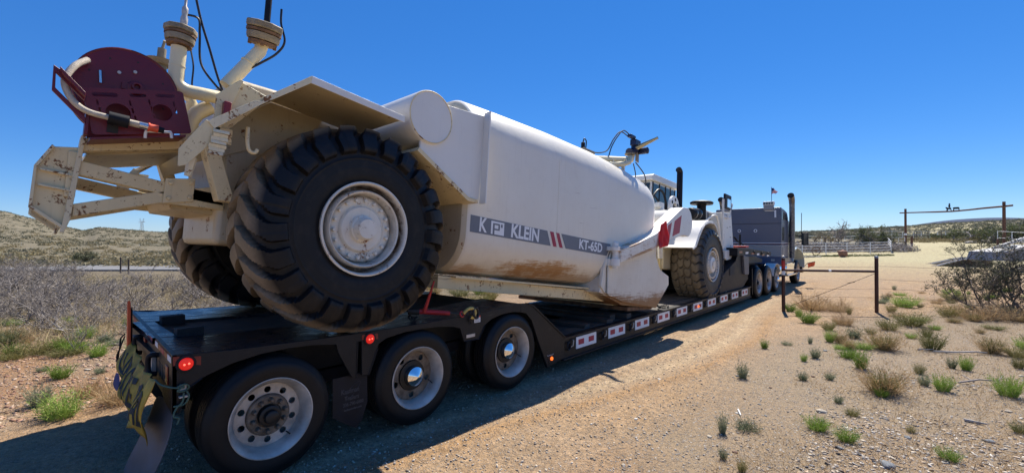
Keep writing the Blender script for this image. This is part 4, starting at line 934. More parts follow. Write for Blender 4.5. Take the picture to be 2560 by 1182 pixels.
# ---- ranch gate of logs
def ranchgate():
    D1, D2 = 74, 62.5; x1, y1 = gp(U(2264), D1); x2, y2 = gp(U(2510.5), D2); z1, z2 = hz(x1, y1), hz(x2, y2)
    t = thing('ranch_gate', 'tall log gate arch over the ranch road', 'gate', (x1, y1, z1)); o = Vector((x1, y1, z1))
    Z = lambda py, D: 1.888 + (598.8 - py) / 1110 * D
    MB().tube([(0, 0, -.3), (0, 0, Z(522, D1) - z1)], [.17, .155], 12).build('post', 'log', t)
    q = Vector((x2 - x1, y2 - y1, z2 - z1)); MB().tube([q + Vector((0, 0, -.3)), q + Vector((0, 0, Z(504, D2) - z2))], [.20, .17], 12).build('post', 'log', t)
    pts = []
    for px, py in [(2250, 532.5), (2264, 532), (2300, 531), (2340, 530), (2380, 528.5), (2420, 525), (2460, 520.5), (2510, 516), (2532, 513.5)]:
        k = (U(px) - U(2264)) / (U(2510.5) - U(2264)); D = 1 / ((1 - k) / D1 + k / D2); x, y = gp(U(px), D); pts.append(Vector((x, y, Z(py, D))) - o + Vector((0, -.22, 0)))
    MB().tube(pts, [.10] * 3 + [.12] * 3 + [.13] * 3, 12).build('cross_log', 'log', t)
    MB().lathe([(1.75, .175), (2.05, .175)], 12, (0, 0, 0), 'z').build('white_notice', 'decal_white', t)
    # flat metal cut-out of a rider and an animal standing on the cross log
    k = (U(2379) - U(2264)) / (U(2510.5) - U(2264)); D = 1 / ((1 - k) / D1 + k / D2); x, y = gp(U(2379), D)
    s = thing('metal_silhouette', 'small steel cut-out of a rider and a steer on the gate log', 'sign', (x, y - .22, Z(528, D) + .06), (0, 0, math.atan2(y2 - y1, x2 - x1)))
    mb = MB(); 
    mb.prism([(-.75, 0), (-.6, .12), (-.62, .32), (-.75, .45), (-.70, .62), (-.5, .55), (-.42, .48), (-.05, .5), (0, .1), (.02, 0), (-.08, 0), (-.12, .22), (-.42, .22), (-.48, 0), (-.56, 0)], -.012, .012, 'y')
    mb.prism([(-.36, .5), (-.40, .75), (-.33, .95), (-.42, 1.0), (-.34, 1.04), (-.32, 1.16), (-.18, 1.16), (-.16, 1.04), (-.08, 1.0), (-.18, .95), (-.12, .75), (-.18, .5)], -.012, .012, 'y'); mb.build('rider_cutout', 'ink', s)
    mb = MB(); mb.prism([(.18, 0), (.22, .28), (.12, .42), (.30, .52), (.85, .52), (.98, .40), (.95, 0), (.88, 0), (.84, .22), (.36, .22), (.28, 0)], -.012, .012, 'y'); mb.build('steer_cutout', 'ink', s)
    MB().box(-.95, 1.1, -.015, .015, -.06, .02).build('base_bar', 'ink', s)
    # short side post and bench-like feeder
    x, y = gp(U(2279.5), 70); MBp = MB().tube([(x, y, hz(x, y) - .2), (x, y, hz(x, y) + 1.55)], .16, 10).build('short_post', 'log'); tag(MBp, 'stubby dark post just right of the left gate post', 'post')
    x, y = gp(U(2494), 62.6); MBp = MB().tube([(x, y, hz(x, y) - .2), (x, y, hz(x, y) + 1.5)], .14, 10).build('short_post', 'log'); tag(MBp, 'stubby dark post just left of the right gate post', 'post')
    x, y = gp(U(2250), 67); b = thing('bench', 'small grey bench beside the left gate post', 'bench', (x, y, hz(x, y)), (0, 0, .7)); MB().box(-.9, .9, -.2, .2, .75, .82).build('seat', 'wood_old', b)
    for sx in (-.8, .8): MB().box(sx - .05, sx + .05, -.18, .18, 0, .75).build('leg', 'wood_old', b)
ranchgate()

# ---- equipment trailer behind the thorn shrub, ramps down
M['trailer_side'] = plain('grey_trailer_side', (.22, .22, .23), .6, 0, .2, 3)
def eqtrailer():
    x, y = gp(U(2500), 27.5); z = hz(x, y); t = thing('equipment_trailer', 'white and grey equipment trailer partly hidden behind the thorn shrub', 'trailer', (x, y, z))
    o = Vector((x, y, z)); Z = lambda py, D: 1.888 + (598.8 - py) / 1110 * D
    def P(px, py, D): a, b = gp(U(px), D); return Vector((a, b, Z(py, D))) - o
    side = [P(2512, 630, 26.6), P(2530, 627, 26.4), P(2640, 612, 25.5), P(2640, 655, 25.5), P(2505, 652, 26.6)]
    back = [p + Vector((FX, FY, 0)) * 2.1 for p in side]; mb = MB(); n = 5
    mb.add(side + back, [tuple(range(n)), tuple(range(n, 2 * n))[::-1]] + [(i, (i + 1) % n, n + (i + 1) % n, n + i) for i in range(n)]); mb.build('side_panel', 'trailer_side', t)
    for a, b, r in (((2481, 621, 27), (2640, 570, 26), .07), ((2527, 626, 25.4), (2640, 600, 25), .07), ((2497, 618, 27), (2540, 617, 27), .09), ((2541, 604, 26.8), (2640, 604, 26.5), .06)):
        p, q = P(*a), P(*b); MB().obox((p + q) / 2, ((q - p).length, .14, r * 2), (0, -math.asin((q - p).z / (q - p).length), math.atan2((q - p).y, (q - p).x))).build('frame_rail', 'white', t)
    for (a, b, c, d) in (((2329, 660.0, 34.2), (2402, 645, 33), (2480, 646, 31.5), (2480, 657, 31.5)), ((2343, 665.4, 31.4), (2408, 649, 30.5), (2480, 648, 30), (2480, 664, 30))):
        p = [P(*q) for q in (a, b, c, d)]; base = [Vector((q.x, q.y, hz(q.x + x, q.y + y) - z)) for q in p[1:]]
        side = [p[0], p[1], p[2], base[1]]; wv = Vector((FX, FY, 0)) * .5; mb = MB(); mb.add(side + [s_ + wv for s_ in side], [(0, 1, 2, 3), (7, 6, 5, 4), (0, 4, 5, 1), (1, 5, 6, 2), (2, 6, 7, 3), (3, 7, 4, 0)]); mb.build('ramp', 'wood_old', t)
        for k in range(2): q0, q1 = p[k], p[k + 1]; MB().tube([q0 + Vector((0, 0, .04)), q1 + Vector((0, 0, .04))], .05, 6).build('ramp_edge', 'white', t)
eqtrailer()

# ---- pylons and roadside bits on the left hill
def pylon():
    D = 330; x, y = gp(U(354.5), D); hh = 9.5; z = 1.888 + (598.8 - 578) / 1110 * D
    t = MB()
    for sx in (-1, 1):
        for sy in (-1, 1): t.tube([(sx * 1.4, sy * 1.0, -6), (sx * .45, sy * .4, hh * .7), (sx * 1.2, 0, hh * .75), (sx * 1.6, 0, hh)], .13, 4)
    for k in range(5): h0 = -2 + hh * .16 * k; w0 = 1.25 - .18 * k; t.tube([(-w0, -w0 * .7, h0), (w0, w0 * .7, h0 + 1.6)], .07, 3); t.tube([(w0, -w0 * .7, h0), (-w0, w0 * .7, h0 + 1.6)], .07, 3)
    t.tube([(-2.6, 0, hh * .75), (2.6, 0, hh * .75)], .13, 4); t.tube([(-2.6, 0, hh * .62), (2.6, 0, hh * .75)], .08, 4); t.tube([(-1.6, 0, hh), (0, 0, hh * .78), (1.6, 0, hh)], .1, 4)
    o = t.build('transmission_tower', 'alu', loc=(x, y, z)); o.rotation_euler = (0, 0, .7); tag(o, 'distant lattice power tower on the left skyline', 'tower')
pylon()
def farpost(px, D, h, label):
    x, y = gp(U(px), D); o = MB().tube([(0, 0, -.2), (0, 0, h)], .04, 6).build('fence_post', 'wood_old', loc=(x, y, hz(x, y))); tag(o, label, 'post')
farpost(302, 24.5, .9, 'left thin post beside the far road'); farpost(322, 24, .8, 'right thin post beside the far road')
# ================================================================== water tanker (machine frame: x out to the right, y forward, z up)
TH = math.atan(.0757)
MC = thing('water_tanker', 'huge white articulated construction water tanker loaded on the black lowboy trailer', 'water tanker', (0, .65, 1.055), (-TH, 0, 0))
XC = -1.39
def bigtyre(name, pattern, mat):
    Rr, Wd = .93, .75
    prof = [(-.03, .415), (-.005, .46), (.0, .55), (.0, .64), (-.008, .73), (-.03, .80), (-.055, .845), (-.085, .872), (-.13, .884), (-.22, .89), (-.375, .892)]
    prof = prof + [(-Wd - a, r) for a, r in prof[:-1][::-1]]
    # resample
    P = np.array(prof); sg = np.r_[0, np.cumsum(np.hypot(*np.diff(P, axis=0).T))]; m = 84; s = np.linspace(0, sg[-1], m)
    # smooth spline-ish interpolation
    A = np.interp(s, sg, P[:, 0]); B = np.interp(s, sg, P[:, 1])
    for _ in range(3): A[1:-1] = (A[:-2] + 2 * A[1:-1] + A[2:]) / 4; B[1:-1] = (B[:-2] + 2 * B[1:-1] + B[2:]) / 4
    tA, tB = np.gradient(A), np.gradient(B); nl = np.hypot(tA, tB); nA, nB = -tB / nl, tA / nl
    if nB[m // 2] < 0: nA, nB = -nA, -nB
    u = (A + Wd / 2) / (Wd / 2)                       # +1 right shoulder ... -1 left
    arc = (s - sg[-1] / 2); half = .375
    su = arc / half                                    # beyond +-1 wraps over the shoulder
    n = 576; th = np.linspace(0, 2 * np.pi, n, endpoint=False); Tm, S = np.meshgrid(th, su, indexing='ij'); a = np.abs(S)
    if pattern == 'lug':
        N_ = 23; shift = np.where(S > 0, 0, .5); cur = .95 * np.clip(a, 0, 1) ** 1.5 * -1
        ph = (Tm * N_ / (2 * np.pi) + cur + shift) % 1; wdt = .255 + .06 * a
        dd = np.abs(ph - .5); lug = 1 - np.clip((dd - wdt) / .035, 0, 1)
        lug = np.maximum(lug, 0) * (1 - np.clip((a - 1.32) / .04, 0, 1))
        lug = np.maximum(lug, (1 - np.clip((a - .05) / .05, 0, 1)) * .0)
        hgt = .060
    else:
        N_ = 26; zig = .30 * (np.abs(((S * 2.2) % 1) - .5) * 2 - .5)
        ph = (Tm * N_ / (2 * np.pi) + zig) % 1; dd = np.abs(ph - .5)
        g1 = np.clip((dd - .395) / .03, 0, 1)
        zz = .07 * (np.abs(((Tm * N_ / (2 * np.pi)) % 1) - .5) * 2 - .5)
        g2 = 1 - np.clip((np.abs(a - .42 - zz) - .028) / .02, 0, 1); g3 = 1 - np.clip((np.abs(S - zz) - .022) / .02, 0, 1)
        ph2 = (Tm * N_ / (2 * np.pi) + zig + .5) % 1
        lug = 1 - np.maximum(np.maximum(np.where(a > .42 + zz, g1, np.clip((np.abs(ph2 - .5) - .40) / .03, 0, 1)), g2 * (a < .8)), g3 * .9)
        lug *= (1 - np.clip((a - 1.22) / .04, 0, 1)); hgt = .040
    wear = 1 - .10 * _tab[(np.floor(Tm * N_ / (2 * np.pi)).astype(int)) & 255, 3]
    h = lug * hgt * wear
    # sidewall rings
    side = np.where(a > 1.38, .004 * np.cos((a - 1.38) * 60) * (a < 1.7), 0); h = h + side
    AA = A[None] + nA[None] * h; BB = B[None] + nB[None] * h
    V = np.stack([AA, BB * np.cos(Tm), BB * np.sin(Tm)], -1).reshape(-1, 3)
    i = np.arange(n)[:, None] * m; i2 = ((np.arange(n) + 1) % n)[:, None] * m; j = np.arange(m - 1)[None]
    F = np.stack([i + j, i + j + 1, i2 + j + 1, i2 + j], -1).reshape(-1, 4)
    me = arr_mesh(name, V, F, M[mat]); me.shade_smooth(); me.set_sharp_from_angle(angle=R(38)); return me
TL = bigtyre('lug_tyre', 'lug', 'tyre_big'); TF = bigtyre('block_tyre', 'block', 'tyre_front')
def bolt_mesh(name, r, h, mat, n=6):
    return MB().lathe([(0, r), (h * .8, r), (h, r * .8)], n).mesh(name, M[mat], False)
LUGM = MB().obox((0, 0, 0), (.03, .04, .03)).mesh('rim_lug', M['rimp'], False)
nutm = bolt_mesh('wheel_nut', .017, .032, 'rimp', 8)
def rim_rear():
    return [(-.40, .405), (-.10, .405), (-.02, .42), (.012, .425), (.018, .412), (.004, .400), (-.05, .392), (-.13, .378), (-.135, .356), (-.03, .350), (-.012, .338), (-.022, .325), (-.065, .318), (-.125, .31), (-.128, .300), (-.105, .295), (-.105, .232), (-.110, .228), (-.112, .215), (-.085, .205), (-.078, .195), (-.085, .13), (-.08, .125), (-.05, .120), (-.045, .108), (-.028, .100), (.012, .094), (.028, .086), (.030, .0)]
def bigwheel(x, y, z, kind, flip=False, steer=0):
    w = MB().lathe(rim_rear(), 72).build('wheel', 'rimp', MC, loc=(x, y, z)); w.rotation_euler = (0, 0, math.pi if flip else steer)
    place(TL if kind == 'lug' else TF, 'tyre', parent=w)
    for k in range(18 if kind == 'lug' else 20):
        a = 2 * math.pi * k / (18 if kind == 'lug' else 20) + .1
        place(nutm, 'wheel_nut', (-.105, .263 * math.cos(a), .263 * math.sin(a)), (a, 0, 0), (1, 1, 1), w)
    if kind == 'lug':
        for k in range(6): a = 2 * math.pi * k / 6; place(nutm, 'hub_bolt', (-.05, .112 * math.cos(a), .112 * math.sin(a)), (a, 0, 0), (.5, .45, .45), w)
    else:
        for k in range(28): a = 2 * math.pi * k / 28; place(LUGM, 'rim_lug', (-.02, .33 * math.cos(a), .33 * math.sin(a)), (a, 0, 0), parent=w)
        MB().lathe([(-.05, .20), (.0, .19), (.01, .12), (.015, .0)], 40).build('hub_plate', 'white', w)
        for k in range(6): a = 2 * math.pi * k / 6 + .3; place(nutm, 'hub_bolt', (.008, .09 * math.cos(a), .09 * math.sin(a)), (a, 0, 0), (1, 1, 1), w)
    return w
bigwheel(.12, 0, .93, 'lug'); bigwheel(-2.90, 0, .93, 'lug', True)
bigwheel(-.02, 9.55, .93, 'block'); bigwheel(-2.76, 9.55, .93, 'block', True)
def mp(mb, name, mat, bevel=0, smooth=True, **kw): return mb.build(name, mat, MC, bevel, smooth, **kw)

# ---- tank: rounded box lofted forward
def tank():
    secs = [(1.30, .06, 2.60, .56), (1.345, .015, 2.65, .53), (1.38, 0, 2.67, .52), (2.0, 0, 2.69, .495), (3.0, 0, 2.71, .45), (4.2, 0, 2.70, .40), (5.2, 0, 2.645, .36), (5.9, .0, 2.57, .34), (6.15, .005, 2.53, .36), (6.27, .03, 2.50, .40), (6.32, .08, 2.44, .46)]
    vs = []; n = 0
    for l, ins, top, bot in secs:
        x0, x1 = -.045 - ins, -2.735 + ins; rt = .46 + .10 * max(0, (l - 1.38) / 4.9); rb = .50
        pts = arcp(x0 - rt, top - rt, rt, 0, 90, 12) + [(x0 - rt - .4, top + .01), (XC, top + .02), (x1 + rt + .4, top + .01)] + arcp(x1 + rt, top - rt, rt, 90, 180, 12) + arcp(x1 + rb, bot + rb, rb, 180, 270, 12) + arcp(x0 - rb, bot + rb, rb, 270, 360, 12)
        n = len(pts); vs += [(p[0], l, p[1]) for p in pts]
    fs = []
    for k in range(len(secs) - 1):
        for i in range(n): fs.append((k * n + i, k * n + (i + 1) % n, (k + 1) * n + (i + 1) % n, (k + 1) * n + i))
    fs += [tuple(range(n)), tuple(range((len(secs) - 1) * n, len(secs) * n))[::-1]]
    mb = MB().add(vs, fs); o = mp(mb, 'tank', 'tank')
    o.data.materials.append(M['endcap'])
    for p in o.data.polygons:
        if p.center.y < 1.36: p.material_index = 1
    return o
TK = tank()
def tm(l, n): return Matrix.Translation((-.041, l, n))
def tmat(l0, n0, l1, n1, x=-.0425):
    return frame_x((x, l0, n0), (0, l1 - l0, n1 - n0), (0, 0, 1))
# grey stripe band with two red bars: flat print on thin film
sl = (1.035 + .0); 
def stripe(poly, mat, name, x=-.0425, t=.0012):
    MB().prism(poly, x, x + t, 'x').build(name, mat, TK, smooth=False)
def sy(l, f):   # f = 0 bottom, 1 top edge of the band
    k = (l - 1.39) / (4.56 - 1.39); b = 1.032 + (.897 - 1.032) * k; t = 1.230 + (1.104 - 1.230) * k; return b + (t - b) * f
def band(l0, l1, s0=0, s1=0): return [(l0 + s0, sy(l0 + s0, 0)), (l1 + s1, sy(l1 + s1, 0)), (l1, sy(l1, 1)), (l0, sy(l0, 1))]
stripe(band(1.385, 2.83, 0, .09), 'decal_grey', 'grey_stripe'); stripe(band(3.16, 4.56, .12, 0), 'decal_grey', 'grey_stripe')
stripe(band(2.89, 2.975, .09, .09), 'decal_red', 'red_bar'); stripe(band(3.03, 3.11, .10, .10), 'decal_red', 'red_bar')
def lettering(txt, l, f, size, xs, parent=TK, mat='decal_white', bold=.004, x=-.0405, slope=-.0415):
    me = text_mesh(txt, size, mat, bold, xs, .0004); m = frame_x((x, l, sy(l, f)), (0, 1, slope), (0, 0, 1))
    return put(me, 'lettering', m, parent)
lettering('K', 1.585, .5, .235, .80, bold=.006); lettering('KLEIN', 2.37, .5, .235, .92, bold=.007); lettering('KT-65D', 3.96, .5, .20, 1.02, bold=.006)
# square emblem: white field with a dark P standing in it, notched at the top right
def q(l0, n0, l1, n1): return [(l0, sy(l0, n0)), (l1, sy(l1, n0)), (l1, sy(l1, n1)), (l0, sy(l0, n1))]
stripe(q(1.725, .10, 1.955, .90), 'decal_white', 'emblem', -.0412, .0008)
stripe(q(1.755, .10, 1.785, .78), 'decal_grey', 'emblem_cut', -.0403, .0006); stripe(q(1.785, .68, 1.875, .78), 'decal_grey', 'emblem_cut', -.0403, .0006); stripe(q(1.785, .36, 1.875, .46), 'decal_grey', 'emblem_cut', -.0403, .0006); stripe(q(1.85, .46, 1.878, .68), 'decal_grey', 'emblem_cut', -.0403, .0006)
stripe(q(1.895, .58, 1.925, .78), 'decal_grey', 'emblem_cut', -.0403, .0006)
# weld seams round the tank
for l in (3.05,):
    mb = MB(); 
    for z0, z1 in ((.96, 2.22),): mb.tube([(-.044, l, z0), (-.044, l, z1)], .004, 5)
    mb.build('weld_seam', 'tank', TK)
# skid beam, lower lip, cutting edge, belly between the wheels
for s in (0, 1):
    f = (lambda x: x) if s == 0 else (lambda x: 2 * XC - x)
    mp(MB().prism([(1.2, .36), (5.66, .06), (5.66, .235), (1.2, .51)], f(-.34), f(-.60)), 'skid_beam', 'cream', .006)
    mp(MB().prism([(1.4, .485), (4.8, .31), (4.8, .335), (1.4, .51)], f(-.26), f(-.40)), 'bottom_flange', 'cream', .003)
    mp(MB().prism([(4.46, .28), (4.5, .25), (5.01, .128), (6.3, -.02), (6.87, .43), (6.85, .6), (6.45, .72), (6.23, .985), (6.1, 1.30), (5.2, 1.10), (4.74, 1.09), (4.58, 1.04), (4.49, .90), (4.455, .7)], f(-.002), f(-.035)), 'apron_side', 'apron', .008)
    mp(MB().prism([(4.46, .27), (4.455, .7), (4.49, .90), (4.56, 1.0), (4.50, 1.0), (4.42, .88), (4.36, .68), (4.30, .40)], f(-.04), f(-.10)), 'apron_lip', 'apron', .01)
mp(MB().prism([(4.3, .30), (5.1, .06), (6.25, -.01), (6.3, .06), (6.3, .9), (6.0, 1.5), (4.6, 1.1)], -.07, 2 * XC + .07), 'lower_bowl', 'apron', .01)
mp(MB().box(-2.70, -.08, 5.3, 6.28, -.05, .02), 'cutting_edge', 'rusty', .004)
mp(MB().box(-.34, -2.44, 5.20, 5.66, .03, .20), 'cross_beam', 'cream', .005)
mp(MB().box(-2.0, -.78, -.95, 1.34, .72, 2.25), 'rear_body', 'endcap', .06)
mp(MB().lathe([(-.62, .20), (-2.16, .20)], 28, (0, 0, .93)), 'axle', 'cream')
for f in (-.62, -2.16 - .0): mp(MB().lathe([(f - .05, .30), (f + .05, .30)], 28, (0, 0, .93)), 'axle_flange', 'cream')

# ---- arch plate, drum, fender
for s in (0, 1):
    f = (lambda x: x) if s == 0 else (lambda x: 2 * XC - x)
    mp(MB().prism([(.53, 1.79), (1.20, 1.40), (1.37, 1.385), (1.405, 2.365), (1.25, 2.35), (.85, 2.33), (.53, 2.28)], f(.10), f(.07)), 'arch_plate', 'white', .004)
    mp(MB().prism([(.49, 1.76), (1.19, 1.355), (1.34, 1.345), (1.34, 1.385), (1.205, 1.395), (.51, 1.80)], f(.115), f(-.55)), 'arch_edge', 'cream', .004)
    mp(MB().prism([(1.25, 2.33), (1.30, 2.33), (1.30, 1.39), (1.25, 1.39)], f(.07), f(-.8)), 'arch_web', 'endcap', .003)
    mp(MB().box(min(f(.10), f(.20)), max(f(.10), f(.20)), 1.375, 1.395, 1.345, 2.40), 'arch_flange', 'white', .003)
    mp(MB().prism([(.55, 2.30), (1.38, 2.345), (1.38, 2.36), (.55, 2.315)], f(.09), f(-.6)), 'arch_top', 'white', .003)
    dr = MB().lathe([(.13, .0), (.13, .262), (.125, .268), (.118, .272), (.10, .272), (-.9, .272)], 64); mp(dr, 'air_tank', 'white', loc=(0 if s == 0 else 2 * XC, .625, 2.13), rot=(0, 0, 0 if s == 0 else math.pi))
    if s == 0: mp(MB().torus((.132, .625, 2.13), .262, .006, (1, 0, 0), 48, 6), 'weld_bead', 'cream')
def fender(s):
    f = (lambda x: x) if s == 0 else (lambda x: 2 * XC - x)
    path = [(.285, 2.005), (-.60, 2.10), (-1.02, 1.74), (-1.235, 1.545)]
    mp(MB().strip(path, f(.16), f(-.75), .018 if s == 0 else .018), 'fender_plate', 'fender', .002)
    # outer lip
    lip = [(.285, 2.035), (-.60, 2.115), (-.94, 1.835), (-1.02, 1.765)]; low = [(.285, 1.975), (-.605, 2.055), (-.95, 1.775), (-1.03, 1.70)]
    mp(MB().prism(lip[:2] + low[:2][::-1], f(.16), f(.172)), 'fender_lip', 'white', .002)
    mp(MB().prism(lip[1:3] + low[1:3][::-1], f(.16), f(.172)), 'fender_lip', 'chipped', .002)
    mp(MB().prism([(-.945, 1.80), (-.95, 1.775), (-1.235, 1.515), (-1.275, 1.56), (-1.0, 1.79)], f(.16), f(.172)), 'fender_lip', 'chipped', .002)
    mp(MB().prism([(-1.225, 1.55), (-1.285, 1.57), (-1.42, 1.335), (-1.415, 1.215), (-1.37, 1.235), (-1.25, 1.40)], f(.16), f(.150)), 'fender_tail', 'cream', .002)
    # torn bent strip at the tail
    tn = MB(); 
    for k in range(7):
        z0 = 1.345 + k * .026; w_ = .05 + .02 * ((k * 37) % 5) / 5; tn.obox((f(.175), -1.215 + .004 * k, z0), (.012, w_ + .04, .023), (0, .25 * ((k % 3) - 1), .1 * (k % 2)))
    mp(tn, 'torn_flange', 'chipped')
    mp(MB().prism([(-.40, 1.50), (-.75, 1.60), (-1.15, 1.40), (-1.20, 1.52), (-1.02, 1.74), (-.60, 2.09), (-.1, 2.05)], f(-.74), f(-.76)), 'fender_inner_wall', 'fender', .002)
fender(0); fender(1)
# corner box with the red light, standing at the fender's rear inside edge
mp(MB().prism([(-1.16, 1.865), (-1.008, 2.035), (-.985, 2.03), (-1.115, 1.60), (-1.16, 1.52)], -.19, -.205), 'corner_box', 'cream', .003)
mp(MB().prism([(-1.008, 2.03), (-.80, 1.965), (-.86, 1.86), (-1.07, 1.60), (-1.13, 1.60)], -.21, -.6), 'corner_box_side', 'cream', .004)
mp(MB().box(-.20, -.135, -1.115, -1.065, 1.705, 1.82), 'corner_light', 'reddull', .008)
mp(MB().box(-.205, -.19, -1.18, -1.03, 1.50, 1.62), 'corner_web', 'cream', .003)

# ---- tail frame and push block (both sides)
XF = -.75
for s in (0, 1):
    f = (lambda x: x) if s == 0 else (lambda x: 2 * XC - x)
    beam = lambda P, nm, m='cream', t=.14: mp(MB().prism(P, f(XF), f(XF - t)), nm, m, .006)
    beam([(-1.84, 1.445), (-1.18, 1.62), (-1.18, 1.515), (-1.83, 1.348)], 'top_beam')
    beam([(-1.846, 1.279), (-1.33, 1.205), (-.90, 1.16), (-.90, 1.06), (-1.307, 1.10), (-1.848, 1.175)], 'upper_brace')
    beam([(-1.847, .955), (-1.357, 1.125), (-.92, 1.24), (-.90, 1.03), (-1.349, 1.03), (-1.844, .862)], 'lower_brace')
    mp(MB().prism([(-1.33, 1.235), (-1.13, 1.265), (-1.135, 1.07), (-1.335, 1.03)], f(XF + .0), f(XF + .022)), 'gusset_plate', 'cream', .004)
    for by, bz in ((-1.295, 1.20), (-1.16, 1.225), (-1.30, 1.075), (-1.165, 1.10)): place(bolt_mesh('bolt', .016, .018, 'cream', 6), 'bolt', (f(XF + .022), by, bz), (0, 0, 0 if s == 0 else math.pi), parent=MC)
    mp(MB().prism([(-1.185, 1.60), (-1.075, 1.60), (-.90, 1.08), (-1.02, 1.08)], f(-.45), f(-.60)), 'upright', 'cream', .006)
    # push block side cheek: octagon tapering back
    mp(MB().prism([(-1.845, 1.375), (-1.978, 1.352), (-2.05, 1.194), (-2.052, .955), (-2.045, .90), (-1.885, .79)], f(XF - .02), f(XF - .05)), 'push_block_cheek', 'cream', .004)
    mp(MB().prism([(-1.985, 1.362), (-2.06, 1.198), (-2.064, .905), (-1.895, .775), (-1.88, .79), (-2.045, .915), (-2.045, 1.19), (-1.97, 1.35)], f(XF + .01), f(XF - .06)), 'push_block_rim', 'chipped', .003)
    mp(MB().prism([(-1.845, 1.46), (-1.818, 1.462), (-1.852, .84), (-1.878, .742), (-1.895, .745)], f(XF + .02), f(XF - .10)), 'push_block_post', 'chipped', .004)
    for z in (1.165, 1.055): mp(MB().prism([(-2.03, z + .02), (-1.86, z), (-1.86, z - .014), (-2.03, z + .006)], f(XF + .012), f(XF - .05)), 'push_block_rib', 'chipped', .002)
mp(MB().prism([(-2.04, 1.19), (-2.04, .93), (-1.99, .93), (-1.99, 1.19)], XF - .05, 2 * XC - XF + .05), 'push_plate', 'cream', .01)
mp(MB().box(2 * XC - XF, XF, -1.90, -1.84, 1.0, 1.34), 'rear_crossmember', 'cream', .01)
mp(MB().prism([(-1.80, 1.37), (-1.20, 1.53), (-1.20, 1.50), (-1.80, 1.34)], XF - .14, 2 * XC - XF + .14), 'tail_deck', 'fender', .003)
mp(MB().prism([(-1.3, 1.10), (-.9, 1.10), (-.9, .98), (-1.25, 1.0)], XF - .14, 2 * XC - XF + .14), 'tail_floor', 'fender', .003)
mp(MB().tube([(-.95, -1.70, 1.20), (-1.05, -1.2, 1.12), (-1.0, -.9, 1.08)], .02, 8).tube([(-1.02, -1.60, 1.22), (-1.12, -1.2, 1.14), (-1.05, -.9, 1.10)], .02, 8).tube([(-.90, -1.55, 1.17), (-.98, -1.2, 1.17), (-.9, -.95, 1.03)], .018, 8), 'hydraulic_hoses', 'black')
# hanging bracket bar and hooked ring below the fender
mp(MB().tube([(.10, -1.33, 1.30), (.10, -1.345, 1.17)], [.03, .022], 6).tube([(.14, -1.36, 1.33), (.12, -1.28, 1.38)], .025, 6), 'hanging_bar', 'chipped')
mp(MB().tube(bez([(.0, -.98, 1.62), (.02, -.98, 1.50), (.03, -.965, 1.44), (.03, -.93, 1.43), (.03, -.91, 1.46)], 8), .014, 8), 'grab_hook', 'cream')

